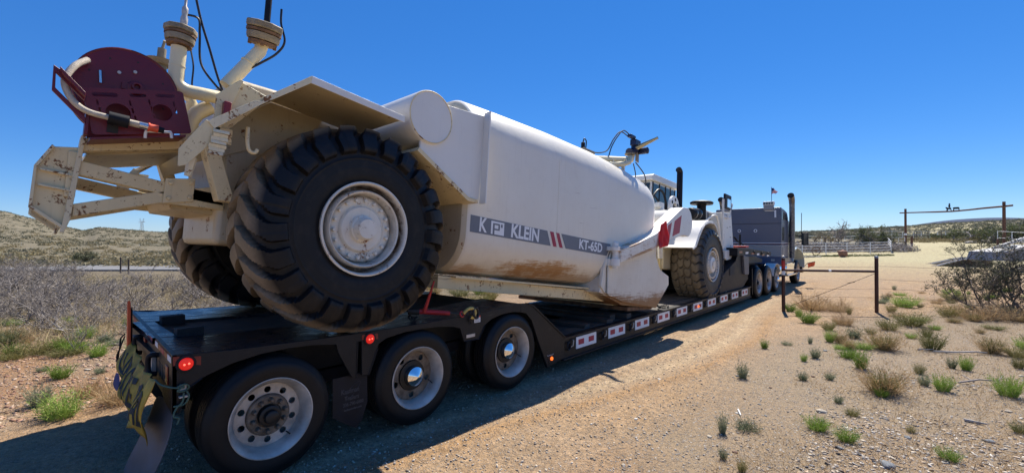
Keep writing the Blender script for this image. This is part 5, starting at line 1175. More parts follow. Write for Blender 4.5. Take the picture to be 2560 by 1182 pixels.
# ---- hose reel
def reel():
    c = (-.66, -1.625, 1.85)
    rl = MB().lathe([(.012, 0), (.012, .30), (.010, .312), (-.006, .312), (-.008, .30), (-.006, 0)], 72, c); o = mp(rl, 'hose_reel', 'maroon')
    MB().torus((c[0] + .008, c[1], c[2]), .306, .009, (1, 0, 0), 60, 6).build('disk_rim', 'maroon', o)
    MB().lathe([(-.38, .312), (-.40, .312)], 60, c).build('reel_disk', 'maroon', o); MB().lathe([(-.02, .20), (-.37, .20)], 40, c).build('reel_drum', 'hose_tan', o)
    for a, r in ((30, .235), (80, .235), (120, .235), (160, .235), (200, .235), (340, .235)):
        MB().lathe([(.010, .007), (.014, .007)], 8, (c[0], c[1] + r * math.cos(R(a)), c[2] + r * math.sin(R(a)))).build('hole_plug', 'ink', o)
    for y, z in ((-.06, .115), (.03, .15)): MB().lathe([(.012, .012), (.026, .012)], 8, (c[0], c[1] + y, c[2] + z)).build('bolt', 'alu', o)
    hub = MB().lathe([(.012, .055), (.03, .05), (.035, .032), (.07, .032), (.07, .018), (.04, .016)], 24, (c[0], c[1] + .045, c[2] + .03)); hub.box(c[0] + .012, c[0] + .028, c[1] - .04, c[1] + .12, c[2] + .0, c[2] + .05); hub.build('reel_hub', 'maroon', o, .003)
    MB().tube([(c[0] + .03, c[1] - .155, c[2] + .0), (c[0] + .03, c[1] - .165, c[2] + .09)], .009, 8).build('lock_pin', 'steel', o)
    # slotted side panel (real openings), sheared with the tail
    Wp, Hp = .585, .325
    outer = slot(Wp / 2, -Hp / 2, Wp, Hp, 4)
    outer = []
    for cx, cy, a in ((Wp - .02, -.02, 0), (.02, -.02, 90), (.02, -Hp + .02, 180), (Wp - .02, -Hp + .02, 270)): outer += arcp(cx, cy, .02, a, a + 90, 4)
    holes = [circ(.165, -.175, .070, 24), circ(.425, -.165, .062, 24), slot(.115, -.045, .14, .028), slot(.30, -.042, .10, .024), slot(.465, -.038, .12, .024)]
    for xx, yy in ((.245, -.10), (.25, -.155), (.255, -.21), (.065, -.10), (.068, -.155), (.36, -.09), (.365, -.14), (.37, -.19), (.51, -.10), (.515, -.15)): holes.append(slot(xx, yy, .012, .04, 3))
    me = plate_mesh('reel_side_panel', [outer] + holes, .008, 'maroon')
    mt = frame_x((-.50, -1.882, 1.752), (0, .545, .147), (0, -.02, 1)); put(me, 'reel_side_panel', mt, o)
    MB().prism([(-1.882, 1.752), (-1.335, 1.902), (-1.335, 1.890), (-1.882, 1.740)], -.50, -.58).build('panel_top_flange', 'maroon', o)
    MB().prism([(-1.81, 1.415), (-1.27, 1.57), (-1.27, 1.555), (-1.81, 1.40)], -.49, -.80).build('panel_bottom_flange', 'maroon', o)
    MB().prism([(-1.80, 1.42), (-1.27, 1.57), (-1.34, 1.84), (-1.85, 1.71)], -.86, -.87).build('reel_back_panel', 'maroon', o)
    MB().box(-.487, -.495, -1.73, -1.67, 1.475, 1.53).build('black_patch', 'ink', o)
    # guide arm on the left of the reel
    MB().prism([(-2.025, 1.85), (-1.99, 1.83), (-1.86, 1.69), (-1.86, 1.655), (-2.01, 1.80), (-2.005, 1.70), (-1.845, 1.54), (-1.845, 1.50), (-2.02, 1.68)], -.46, -.485).build('guide_arm', 'maroon', o, .003)
    MB().prism([(-1.995, 1.835), (-1.86, 1.70), (-1.86, 1.67), (-1.98, 1.79)], -.40, -.46).build('guide_arm_inner', 'maroon', o, .003)
    MB().box(-.60, -.48, -1.845, -1.825, 1.43, 1.60).build('arm_bracket', 'maroon', o, .003)
    # tan hose looping off the reel with its nozzle
    MB().tube(bez([(-.62, -1.86, 1.99), (-.55, -1.925, 1.90), (-.50, -1.965, 1.77), (-.46, -1.925, 1.65), (-.44, -1.85, 1.585), (-.43, -1.74, 1.568), (-.42, -1.62, 1.56)], 10), .0205, 14).build('hose', 'hose_tan', o)
    d = Vector((0, .20, -.008)).normalized()
    def seg(a, b, r, nm, m): MB().tube([Vector((-.42, -1.62, 1.56)) + d * a, Vector((-.42, -1.62, 1.56)) + d * b], r, 18).build(nm, m, o)
    seg(-.115, -.005, .045, 'hose_clamp_block', 'black'); seg(.0, .055, .024, 'hose_end', 'hose_tan'); seg(.055, .105, .027, 'crimped_ferrule', 'steel'); seg(.105, .115, .032, 'orange_ring', 'coupling'); seg(.115, .165, .027, 'orange_coupling', 'coupling'); seg(.165, .20, .021, 'nozzle_tip', 'black')
    MB().tube(bez([(-.45, -1.52, 1.475), (-.44, -1.52, 1.52), (-.44, -1.50, 1.53), (-.44, -1.40, 1.55), (-.44, -1.375, 1.55), (-.44, -1.365, 1.51)], 8), .010, 8).build('grab_handle', 'whitepipe', o)
reel()

# ---- rear spray standpipes
mp(MB().tube(bez([(-.72, -1.02, 2.00), (-.70, -1.14, 1.985), (-.70, -1.26, 1.98), (-.70, -1.325, 2.02), (-.70, -1.335, 2.10), (-.70, -1.335, 2.22), (-.70, -1.335, 2.32)], 8), .055, 24), 'spray_pipe', 'cream_clean')
mp(MB().tube([(-.50, -1.03, 2.05), (-.50, -.80, 2.44), (-.50, -.785, 2.52)], .053, 24), 'spray_pipe', 'cream_clean')
for pts in ([(-.70, -1.335, 2.155), (-.70, -1.335, 2.165)], [(-.50, -.885, 2.30), (-.50, -.880, 2.31)], [(-.72, -1.12, 1.988), (-.72, -1.11, 1.989)]): mp(MB().tube(pts, .058, 24), 'pipe_weld', 'cream_clean')
def head(c, tilt):
    o = thing('spray_head', None, None, c, (0, tilt[0], 0)); o.parent = MC; o.rotation_euler = tilt
    o2 = MB().lathe([(-.0, .065), (.0, .088), (.022, .088), (.022, .08)], 24, axis='z').build('lower_flange', 'rusty', o)
    for k in range(4): a = R(45 + 90 * k); MB().lathe([(-.012, .012), (.045, .012)], 6, (.076 * math.cos(a), .076 * math.sin(a), 0), 'z').build('flange_bolt', 'rusty', o)
    MB().lathe([(.03, .075), (.03, .098), (.052, .103), (.075, .103), (.08, .09)], 28, axis='z').build('valve_body', 'tanmetal', o)
    MB().lathe([(.082, .10), (.082, .108), (.10, .108), (.10, .10)], 28, axis='z').build('valve_ring', 'rusty', o)
    MB().prism([(.118 * math.cos(R(22 + 45 * k)), .118 * math.sin(R(22 + 45 * k))) for k in range(8)], .105, .155, 'z').build('valve_cap', 'tanmetal', o, .012)
    return o
h1 = head((-.70, -1.335, 2.33), (0, 0, .3)); h2 = head((-.50, -.785, 2.50), (.15, .22, .5))
h2.scale = (1.28, 1.28, 1.2)
for h in (h1, h2):
    for k_ in ('label', 'category'):
        if k_ in h: del h[k_]
mp(MB().lathe([(2.49, .022), (2.53, .026), (2.57, .026), (2.60, .018), (2.62, .022), (2.66, .022), (2.68, .010), (2.78, .010)], 14, (-.70, -1.32, 0), 'z'), 'solenoid', 'alu')
mp(MB().lathe([(2.64, .026), (3.05, .026)], 14, (-.48, -.77, 0), 'z'), 'actuator', 'black')
mp(MB().tube(bez([(-.72, -1.30, 2.62), (-.72, -1.22, 2.62), (-.73, -1.20, 2.50), (-.73, -1.17, 2.25), (-.73, -1.05, 2.10), (-.70, -.98, 2.04)], 10), .009, 6), 'control_cable', 'blackrubber')
mp(MB().tube(bez([(-.72, -1.27, 2.86), (-.73, -1.20, 2.62), (-.73, -1.12, 2.40), (-.73, -1.05, 2.20), (-.71, -1.0, 2.06)], 10), .010, 6), 'control_cable', 'blackrubber')
mp(MB().tube(bez([(-.48, -.66, 2.88), (-.46, -.66, 2.74), (-.44, -.625, 2.58), (-.45, -.68, 2.45), (-.46, -.80, 2.32), (-.48, -.88, 2.24), (-.50, -.94, 2.14), (-.50, -.97, 2.06)], 10), .010, 6), 'control_cable', 'blackrubber')
mp(MB().tube(bez([(-.9, -1.22, 2.4), (-.85, -1.20, 2.25), (-.84, -1.20, 2.1), (-.84, -1.19, 2.0)], 8), .007, 6), 'control_cable', 'blackrubber')
mp(MB().lathe([(2.42, .09), (2.46, .12), (2.48, .05)], 20, (-1.6, -1.32, 0), 'z').lathe([(1.5, .05), (2.42, .05)], 16, (-1.6, -1.32, 0), 'z').lathe([(2.48, .035), (2.58, .035)], 12, (-1.6, -1.32, 0), 'z').tube([(-1.6, -1.32, 2.58), (-1.6, -1.31, 2.64), (-1.58, -1.31, 2.66)], .012, 6), 'far_spray_head', 'tanmetal')
mp(MB().tube([(-.80, -1.20, 1.55), (-.80, -1.19, 1.76), (-.80, -1.15, 1.84), (-.80, -1.06, 1.92)], .06, 18).tube([(-.80, -1.20, 1.64), (-.80, -1.20, 1.67)], .072, 18), 'discharge_pipe', 'cream_clean')
mp(MB().tube([(-1.1, -1.17, 1.7), (-1.1, -1.14, 2.0), (-1.1, -1.18, 2.06)], .045, 16), 'discharge_pipe', 'cream_clean')

# ---- draft arm with its pivot, far side too
for s in (0, 1):
    f = (lambda x: x) if s == 0 else (lambda x: 2 * XC - x)
    P = [(4.60, .80), (5.27, .955), (5.83, 1.09), (6.5, 1.315), (7.20, 1.47)] + arcp(7.37, 1.76, .315, 290, 445, 14) + [(7.16, 2.052), (6.323, 1.614), (5.925, 1.40), (5.257, 1.188), (4.60, 1.02)]
    a = mp(MB().prism(P, f(.14), f(-.14)), 'draft_arm', 'armp', .012)
    MB().prism([(4.62, .84), (6.55, 1.335), (6.6, 1.45), (6.2, 1.50), (5.25, 1.15), (4.62, .99)], f(.14), f(.1404)).build('scraped_face', 'scraped', a, smooth=False)
    MB().prism([(6.40, 1.30), (6.50, 1.335), (6.60, 1.68), (6.42, 1.60)], f(.14), f(.1412)).build('red_mark', 'decal_red', a, smooth=False)
    MB().prism([(6.637, 1.40), (6.996, 1.505), (7.085, 1.88), (6.735, 1.72)], f(.14), f(.1412)).build('red_mark', 'decal_red', a, smooth=False)
    pv = MB().lathe([(.74, .085), (.86, .085)], 24, (f(.07), 4.52, 0), 'z').lathe([(.99, .085), (1.06, .085)], 24, (f(.07), 4.52, 0), 'z').lathe([(.70, .05), (1.12, .05), (1.15, .02)], 16, (f(.07), 4.52, 0), 'z')
    pv.box(min(f(-.06), f(.02)), max(f(-.06), f(.02)), 4.44, 4.64, .74, .86).box(min(f(-.06), f(.02)), max(f(-.06), f(.02)), 4.44, 4.64, .99, 1.06)
    pv.box(min(f(-.08), f(.05)), max(f(-.08), f(.10)), 4.56, 4.66, .86, 1.0)
    mp(pv, 'pivot_bracket', 'armp', .006)
    cy = MB().tube([(f(-.13), 6.66, 1.30), (f(-.13), 6.70, .96)], .058, 18); c = mp(cy, 'lift_cylinder', 'steel')
    MB().tube([(f(-.13), 6.70, .96), (f(-.13), 6.73, .66)], .034, 14).build('cylinder_rod', 'brass', c); MB().lathe([(-.05, .065), (.05, .065)], 16, (f(-.13), 6.74, .60)).build('rod_eye', 'white', c)
mp(MB().lathe([(-.24, .27), (2 * XC + .24, .27)], 32, (0, 7.40, 1.77)), 'cross_tube', 'white')
# gooseneck hitch tower
mp(MB().prism([(7.25, 1.55), (7.4, 2.0), (8.2, 2.15), (8.9, 1.95), (9.0, 1.0), (8.5, .8), (7.8, 1.3)], XC - .35, XC + .45), 'gooseneck', 'white', .03)
mp(MB().lathe([(.90, .24), (2.08, .22), (2.22, .21), (2.24, .14)], 28, (-1.05, 8.62, 0), 'z'), 'kingpin_housing', 'rimp')
mp(MB().lathe([(-.03, .30), (.03, .30), (.035, .12), (-.03, .12)], 40, (-1.0, 9.38, 2.40)), 'hitch_plate', 'white')
for k in range(5): a = R(20 + 62 * k); mp(MB().lathe([(0, .045), (.038, .045)], 16, (-1.0, 9.38 + .2 * math.cos(a), 2.40 + .2 * math.sin(a))), 'plate_hole', 'ink')
mp(MB().box(-1.12, -.96, 8.52, 8.72, 2.22, 2.42).box(-1.14, -.94, 8.42, 8.56, 2.28, 2.36), 'steering_clevis', 'white', .012)
mp(MB().tube(bez([(-1.0, 8.05, 2.2), (-1.0, 8.15, 2.5), (-1.0, 8.45, 2.72), (-1.0, 8.75, 2.66), (-1.0, 8.92, 2.40), (-1.0, 8.92, 2.26)], 8), .028, 10), 'hydraulic_hose', 'black')
mp(MB().tube(bez([(-1.2, 8.1, 2.1), (-1.2, 8.2, 2.42), (-1.15, 8.5, 2.58), (-1.1, 8.7, 2.45)], 8), .022, 10), 'hydraulic_hose', 'black')
mp(MB().box(-2.2, -.75, 8.3, 11.0, .75, 1.45), 'tractor_frame', 'fender', .03)
mp(MB().lathe([(-.62, .20), (-2.16, .20)], 24, (0, 9.55, .93)), 'front_axle', 'fender')

# ---- front fender
for s in (0, 1):
    f = (lambda x: x) if s == 0 else (lambda x: 2 * XC - x)
    path = [(8.26, 1.285), (8.44, 1.36), (8.626, 1.60), (8.80, 1.79), (9.0, 1.93), (9.3, 2.02), (9.6, 2.03), (9.85, 1.93), (10.05, 1.76), (10.3, 1.45)][::-1]
    mp(MB().strip(path, f(-.06), f(-.82), -.03 if s == 0 else -.03), 'front_fender', 'white', .006)
    mp(MB().strip([(8.27, 1.27), (8.45, 1.34), (8.63, 1.58), (8.81, 1.77), (9.0, 1.905), (9.3, 1.99), (9.6, 2.0)][::-1], f(-.045), f(-.06), -.045), 'fender_bead', 'white', .003)
# ---- cab
cb = mp(MB().prism([(9.15, 1.2), (10.75, 1.2), (10.72, 2.45), (10.7, 3.12), (9.15, 3.12), (9.05, 2.4)], -1.52, -2.72), 'cab', 'white', .02)
MB().prism([(9.02, 3.12), (10.85, 3.12), (10.85, 3.24), (10.7, 3.30), (9.15, 3.30), (9.02, 3.24)], -1.45, -2.80).build('cab_roof', 'white', cb, .02)
for y0, y1 in ((9.24, 9.58), (9.64, 9.98), (10.04, 10.30), (10.36, 10.64)): MB().box(-1.525, -1.512, y0, y1, 2.45, 3.06).build('cab_window', 'glass', cb)
for x0, x1 in ((-1.98, -1.56), (-2.64, -2.04)): MB().box(x0, x1, 9.085, 9.142, 2.45, 3.06).build('cab_window', 'glass', cb)
for y0 in (9.19, 9.60, 10.00, 10.33, 10.66): MB().box(-1.519, -1.50, y0, y0 + .035, 2.42, 3.10).build('window_pillar', 'black', cb)
mp(MB().tube([(-1.0, 9.76, 2.2), (-1.0, 9.74, 3.36), (-1.0, 9.74, 3.40), (-1.0, 9.70, 3.44), (-1.0, 9.64, 3.46)], .078, 20, False), 'exhaust_stack', 'black')
mp(MB().lathe([(0, .072), (.03, .072)], 20, (0, 0, 0), 'y'), 'exhaust_mouth', 'ink', loc=(-1.0, 9.655, 3.455))
# air cleaner
ac = mp(MB().tube([(-.72, 9.78, 2.28), (-.72, 9.82, 2.28), (-.72, 10.35, 2.32)], [.13, .155, .155], 24), 'air_cleaner', 'black', .008)
MB().lathe([(2.15, .13), (2.58, .12), (2.62, .14)], 22, (-.72, 10.62, 0), 'z').build('intake_pipe', 'black', ac); MB().lathe([(2.62, .15), (2.63, .30), (2.68, .31), (2.71, .26), (2.72, .0)], 32, (-.72, 10.62, 0), 'z').build('rain_cap', 'black', ac)
for y in (9.92, 10.22): MB().lathe([(y, .162), (y + .03, .162)], 24, (-.72, 0, 2.285 + (y - 9.8) * .07), 'y').build('clamp_band', 'steel', ac)
# hood, side panel with model plate, radiator guard, bumper
hd = mp(MB().box(-2.05, -.66, 10.70, 12.7, 1.25, 2.50), 'hood', 'white', .03)
MB().box(-.66, -.655, 10.88, 11.70, 2.23, 2.44).build('model_panel', 'decal_grey', hd, smooth=False)
put(text_mesh('S17WC', .17, 'decal_white', .004, .95, .0006), 'lettering', frame_x((-.6535, 11.33, 2.335), (0, 1, 0), (0, 0, 1)), hd)
MB().box(-.659, -.650, 10.95, 11.85, 1.40, 2.12).build('engine_opening', 'ink', hd, smooth=False)
sl_ = mp(MB().prism([(11.05, 1.38), (12.16, 1.44), (11.86, 2.54), (11.04, 2.44)], -.30, -.62), 'radiator_guard', 'white', .015)
MB().box(-.3, -.297, 11.15, 11.50, 2.30, 2.42).build('name_plate', 'decal_grey', sl_, smooth=False)
put(text_mesh('TEREX', .09, 'decal_white', .002, .95, .0006), 'lettering', frame_x((-.2955, 11.325, 2.36), (0, 1, 0), (0, 0, 1)), sl_)
for y, z in ((11.75, 2.1), (11.80, 1.8), (11.85, 1.55), (11.5, 2.05)): MB().lathe([(-.30, .014), (-.29, .014)], 8, (0, y, z)).build('bolt', 'rusty', sl_)
MB().box(-.30, -.285, 11.08, 11.22, 1.5, 1.85).build('vent_grille', 'alu', sl_)
mp(MB().prism([(11.15, 1.38), (12.6, 1.50), (12.62, 1.29), (11.27, 1.10), (11.15, 1.15)], -.22, -2.56), 'front_bumper', 'white', .015)
mp(MB().tube([(-.25, 10.98, 1.40), (-.25, 10.96, 2.80)], .03, 10).tube([(-.25, 10.96, 2.3), (-.25, 11.45, 2.32), (-.25, 11.62, 2.42), (-.25, 11.62, 2.66)], .02, 8), 'mirror_post', 'white')
mr = mp(MB().box(-.30, -.24, 11.10, 11.68, 2.56, 2.99), 'mirror', 'black', .05); MB().box(-.26, -.2395, 11.3, 11.60, 2.62, 2.86).build('mirror_glass', 'chrome', mr, .002)
mp(MB().tube(bez([(-.5, 10.15, 2.05), (-.3, 10.4, 2.28), (-.28, 10.65, 2.15), (-.28, 10.95, 1.5)], 8), .028, 10), 'grab_rail', 'white')
# ---- front spray monitor on the tank top
mp(MB().tube([(-.42, 4.45, 2.58), (-.36, 5.5, 2.77), (-.33, 5.70, 2.82), (-.33, 5.74, 2.92)], .062, 20), 'monitor_pipe', 'cream_clean')
mp(MB().tube([(-.36, 4.4, 2.46), (-.28, 5.3, 2.64), (-.26, 5.5, 2.72), (-.30, 5.62, 2.84)], .05, 18), 'monitor_pipe', 'cream_clean')
for (x, y, z) in ((-.30, 5.36, 2.66), (-.38, 5.02, 2.60)): mp(MB().box(x - .03, x + .03, y - .02, y + .02, z - .36, z).torus((x, y, z + .04), .07, .008, (0, 1, 0), 16, 6), 'pipe_stand', 'white', .003)
mn = mp(MB().tube([(-.33, 5.62, 2.95), (-.33, 5.72, 2.97), (-.31, 5.80, 3.0), (-.31, 5.82, 3.12)], .075, 18), 'spray_monitor', 'navy')
MB().lathe([(2.90, .10), (2.925, .10)], 18, (-.33, 5.66, 0), 'z').build('monitor_flange', 'tanmetal', mn); MB().obox((-.28, 5.86, 2.92), (.02, .18, .24), (0, 0, .2)).build('gear_sector', 'tanmetal', mn)
MB().box(-.36, -.24, 5.70, 5.92, 3.10, 3.22).box(-.34, -.26, 5.55, 5.75, 3.22, 3.28).build('gearbox', 'navy', mn, .01); MB().lathe([(-.30, .06), (-.10, .065), (-.08, .03)], 16, (0, 5.93, 3.02)).build('actuator_motor', 'navy', mn)
MB().tube([(-.28, 5.80, 3.06), (-.14, 5.80, 3.10), (.14, 5.80, 3.19), (.16, 5.80, 3.195)], [.05, .042, .024, .028], 18).build('brass_nozzle', 'brass', mn)
for P in ([(-.38, 5.70, 3.26), (-.40, 5.40, 3.30), (-.40, 5.15, 3.10), (-.40, 4.95, 2.85), (-.40, 4.7, 2.74), (-.42, 4.45, 2.70)], [(-.36, 5.75, 3.28), (-.36, 5.45, 3.33), (-.36, 5.22, 3.16), (-.36, 5.02, 2.92), (-.36, 4.85, 2.62), (-.37, 4.55, 2.60)], [(-.3, 5.75, 2.75), (-.3, 5.86, 2.52), (-.32, 5.72, 2.38), (-.34, 5.45, 2.42), (-.36, 5.1, 2.60)], [(-.28, 5.80, 2.78), (-.2, 6.05, 2.55), (-.22, 6.10, 2.30), (-.26, 5.85, 2.26), (-.3, 5.4, 2.45)], [(-.5, 4.30, 2.86), (-.5, 4.33, 2.92), (-.49, 4.38, 2.88), (-.47, 4.34, 2.74)]):
    mp(MB().tube(bez(P, 8), .011, 6), 'control_cable', 'blackrubber')
mp(MB().lathe([(2.70, .035), (2.84, .035), (2.85, .02)], 12, (-.5, 4.30, 0), 'z'), 'cable_plug', 'black'); mp(MB().box(-.62, -.38, 4.15, 4.5, 2.66, 2.71), 'plug_bracket', 'tanmetal', .004)
mp(MB().lathe([(2.69, .26), (2.74, .26), (2.75, .24), (2.76, .0)], 32, (XC, 3.2, 0), 'z'), 'tank_hatch', 'white')

# ---- red warning cloth tied over the arm: a thing of its own
def cloth(name, label, cat_, corners, nx, ny, mat, amp, seed, parent=None, thick=.004, mtx=None, group=None):
    r = random.Random(seed); V = []; ph = [r.uniform(0, 6) for _ in range(6)]
    a, b, c, d = [Vector(q_) for q_ in corners]; nrm = (b - a).cross(d - a).normalized()
    for j in range(ny + 1):
        for i in range(nx + 1):
            u, v = i / nx, j / ny; p = a.lerp(b, u).lerp(d.lerp(c, u), v)
            k = amp * (.6 * math.sin(u * 9 + ph[0] + 2 * v) + .35 * math.sin(u * 17 - v * 5 + ph[1]) + .3 * math.sin(v * 8 + ph[2] + u * 3)) * (.35 + .65 * v)
            V.append(p + nrm * k + (b - a) * (.04 * math.sin(v * 7 + ph[3])) * v)
    F = [(j * (nx + 1) + i, j * (nx + 1) + i + 1, (j + 1) * (nx + 1) + i + 1, (j + 1) * (nx + 1) + i) for j in range(ny) for i in range(nx)]
    o = MB().add(V, F).build(name, mat, parent); m = o.modifiers.new('thickness', 'SOLIDIFY'); m.thickness = thick
    if mtx is not None: o.matrix_world = mtx
    if label: tag(o, label, cat_, group)
    return o
MW = Matrix.Translation((0, .65, 1.055)) @ Matrix.Rotation(-TH, 4, 'X')
cloth('warning_cloth', 'red warning cloth tied around the white draft arm', 'cloth', [(.165, 6.06, 1.58), (.165, 6.28, 1.68), (.19, 6.36, 1.20), (.19, 5.90, 1.12)], 16, 18, 'clothred', .035, 3, mtx=MW)
# ================================================================== lowboy trailer
TR = thing('lowboy_trailer', 'long black lowboy trailer with three rear axles, tail lights and red and white side plates', 'trailer', (0, 0, 0))
def tp(mb, name, mat, bevel=0, smooth=True, **kw): return mb.build(name, mat, TR, bevel, smooth, **kw)
XL = -2.72
def skew(x, y): return y + (-x) * .038 if y < -.3 else y
def ztop(y): return float(np.interp(y, [-.667, -.3, .5, 1.4, 2.2, 2.95, 3.18], [1.095, 1.065, 1.035, 1.022, 1.03, 1.065, 1.03]))
# side fascia with wheel arches
top = [(y, ztop(y)) for y in (-.667, -.5, -.3, 0, .3, .6, .9, 1.2, 1.5, 1.8, 2.1, 2.4, 2.7, 2.95)]
low = [(3.05, 1.0), (3.05, .93), (2.95, .955), (2.8, .975), (2.6, .97), (2.42, .935), (2.31, .87)][0:]
bracket2 = [(2.31, .88), (2.215, .735), (1.985, .745), (1.93, .895)]
arch2 = [(1.85, .925), (1.65, .955), (1.45, .968), (1.2, .965), (1.0, .94), (.915, .90)]
arch1 = [(.50, .965), (.3, .995), (.1, 1.005), (-.1, .998), (-.3, .965), (-.42, .925), (-.492, .90)]
brk0 = [(-.565, .855), (-.60, .75), (-.63, .69), (-.667, .69)]
poly = top + [(2.97, 1.0)] + [(2.95, .955), (2.8, .975), (2.6, .97), (2.42, .935)] + bracket2 + arch2 + [(.905, .86), (.81, .63), (.745, .64), (.742, .955), (.70, .955), (.688, .628), (.645, .65), (.515, .90)] + arch1 + brk0
for s in (0, 1):
    x0, x1 = (0.0, -.035) if s == 0 else (XL, XL + .035)
    P = [(y + (.0 if s == 0 else (.103 if y < -.3 else 0)), z) for y, z in poly]
    tp(MB().prism(P, x0, x1), 'side_fascia', 'trailer', .004)
    # thin welded edging on the brackets
    sg = .002 if s == 0 else -.002
    for pts in ([(.742, .955), (.745, .64), (.81, .63), (.905, .86)], [(.70, .955), (.688, .628), (.645, .65), (.515, .90)], [(2.31, .88), (2.215, .735), (1.985, .745), (1.93, .895)], [(-.492, .90), (-.565, .855), (-.63, .69), (-.667, .69)]):
        tp(MB().tube([(x0 + sg, y + (0 if s == 0 else (.103 if y < -.3 else 0)), z) for y, z in pts], .006, 6), 'edge_bead', 'trailer')
    # knee from the rear deck down to the low deck
    tp(MB().prism([(2.95, 1.065), (3.14, 1.045), (3.20, 1.0), (3.90, .475), (3.90, .30), (3.45, .30), (3.30, .62), (3.17, .82), (3.05, .93), (2.95, .955)], x0 + sg * 2, x1 - sg * 4), 'knee_plate', 'trailer', .004)
    tp(MB().prism([(3.10, 1.06), (3.20, 1.02), (3.91, .49), (3.91, .47), (3.19, 1.0), (3.09, 1.04)], x0 + sg * 8, x1 - sg * 10), 'knee_edge', 'trailer', .002)
    tp(MB().prism([(3.16, .82), (3.20, .80), (3.36, .55), (3.54, .14), (3.50, .13), (3.30, .52)], x0 + sg * 6, x1), 'knee_rib', 'trailer', .002)
    tp(MB().prism([(3.47, .46), (3.885, .475), (3.885, .18), (3.56, .14), (3.47, .34)], x0, x1), 'lamp_plate', 'trailer', .003)
# deck surface: three long steel panels with recessed joints, recess in the middle lane
def deckpanel(x0, x1, y0, y1, dz, mat, nm):
    n = 14; V = []
    for i in range(n + 1):
        y = y0 + (y1 - y0) * i / n
        for x in (x0, x1): yy = y + ((-x) * .038 if i == 0 and y0 < -.5 else 0); V += [(x, yy, ztop(y) + dz), (x, yy, ztop(y) + dz - .05)]
    F = []
    for i in range(n):
        a = i * 4; b = a + 4; F += [(a, a + 2, b + 2, b), (a + 1, b + 1, b + 3, a + 3), (a, b, b + 1, a + 1), (a + 2, a + 3, b + 3, b + 2)]
    F += [(0, 1, 3, 2), (4 * n, 4 * n + 2, 4 * n + 3, 4 * n + 1)]
    return tp(MB().add(V, F), nm, mat, smooth=False)
deckpanel(-.036, -.78, -.667, 3.0, -.002, 'wetdeck', 'deck_panel'); deckpanel(-.795, -1.80, -.667, -.49, -.002, 'wetdeck', 'deck_panel'); deckpanel(-1.815, XL + .036, -.667, 3.0, -.002, 'wetdeck', 'deck_panel')
for i in range(7):
    x0 = -.80 - i * .143; deckpanel(x0, x0 - .135, -.485, 3.0, -.03, 'plank', 'plank')
tp(MB().box(-.80, -1.81, -.66, 3.0, .93, .97), 'deck_subframe', 'trailer')
# sloping ramp boards from the rear deck to the low deck
for i in range(5):
    y0 = 3.02 + i * .17; z0 = 1.03 - i * .112
    tp(MB().prism([(y0, z0), (y0 + .16, z0 - .106), (y0 + .15, z0 - .14), (y0 - .01, z0 - .034)], -.04, XL + .04), 'slope_board', 'plank', .004)
for x in (-.55, -1.1, -1.65, -2.2): tp(MB().box(x - .05, x + .05, -.55, 3.2, .62, .92), 'frame_rail', 'trailer')
# rear face: plate, lights, slots, bumper
def rf(u, z, dy=0): return (u, -.667 + (-u) * .038 - dy, z)
def rbox(u0, u1, z0, z1, t, nm, mat, bevel=0):
    V = [rf(u, z, dy) for dy in (t, 0.0) for z in (z0, z1) for u in (u0, u1)]
    return tp(MB().add(V, [(0, 1, 3, 2), (4, 6, 7, 5), (0, 4, 5, 1), (2, 3, 7, 6), (0, 2, 6, 4), (1, 5, 7, 3)]), nm, mat, bevel)
V = [rf(0, 1.095), rf(XL, 1.095), rf(XL, .69), rf(-2.4, .69), rf(-2.3, .74), rf(-.42, .74), rf(-.33, .70), rf(0, .69)]
V2 = [(p[0], p[1] + .03, p[2]) for p in V]; n = 8
tp(MB().add(V + V2, [tuple(range(n)), tuple(range(n, 2 * n))[::-1]] + [(i, (i + 1) % n, n + (i + 1) % n, n + i) for i in range(n)]), 'rear_plate', 'trailer', .003)
for k, u in enumerate(np.arange(-.03, -2.6, -.30)):
    rbox(u - .14, u, 1.035, 1.075, .003, 'reflective_tape', 'decal_white' if k % 2 == 0 else 'decal_red'); rbox(u - .29, u - .15, 1.035, 1.075, .003, 'reflective_tape', 'reddull')
for u in (-.30, -.42, -.54): rbox(u - .03, u + .03, .84, .95, .002, 'slot', 'ink')
rbox(-.23, -.13, .86, .99, .008, 'oval_tail_light', 'reddull', .004); rbox(-2.6, -2.5, .86, .99, .008, 'oval_tail_light', 'reddull', .004)
for u in (-.62, -1.55):
    tp(MB().tube(bez([rf(u, .985, .0), rf(u, .99, .045), rf(u - .02, .96, .06), rf(u - .02, .88, .06), rf(u, .85, .05), rf(u, .84, .01)], 6), .019, 10), 'tie_hook', 'black')
rbox(-.80, -.72, .83, .98, .03, 'latch_plate', 'alu', .004)
for u in (-1.30, -2.1): rbox(u - .05, u + .05, .98, 1.03, .02, 'small_red_lamp', 'reddull', .004)
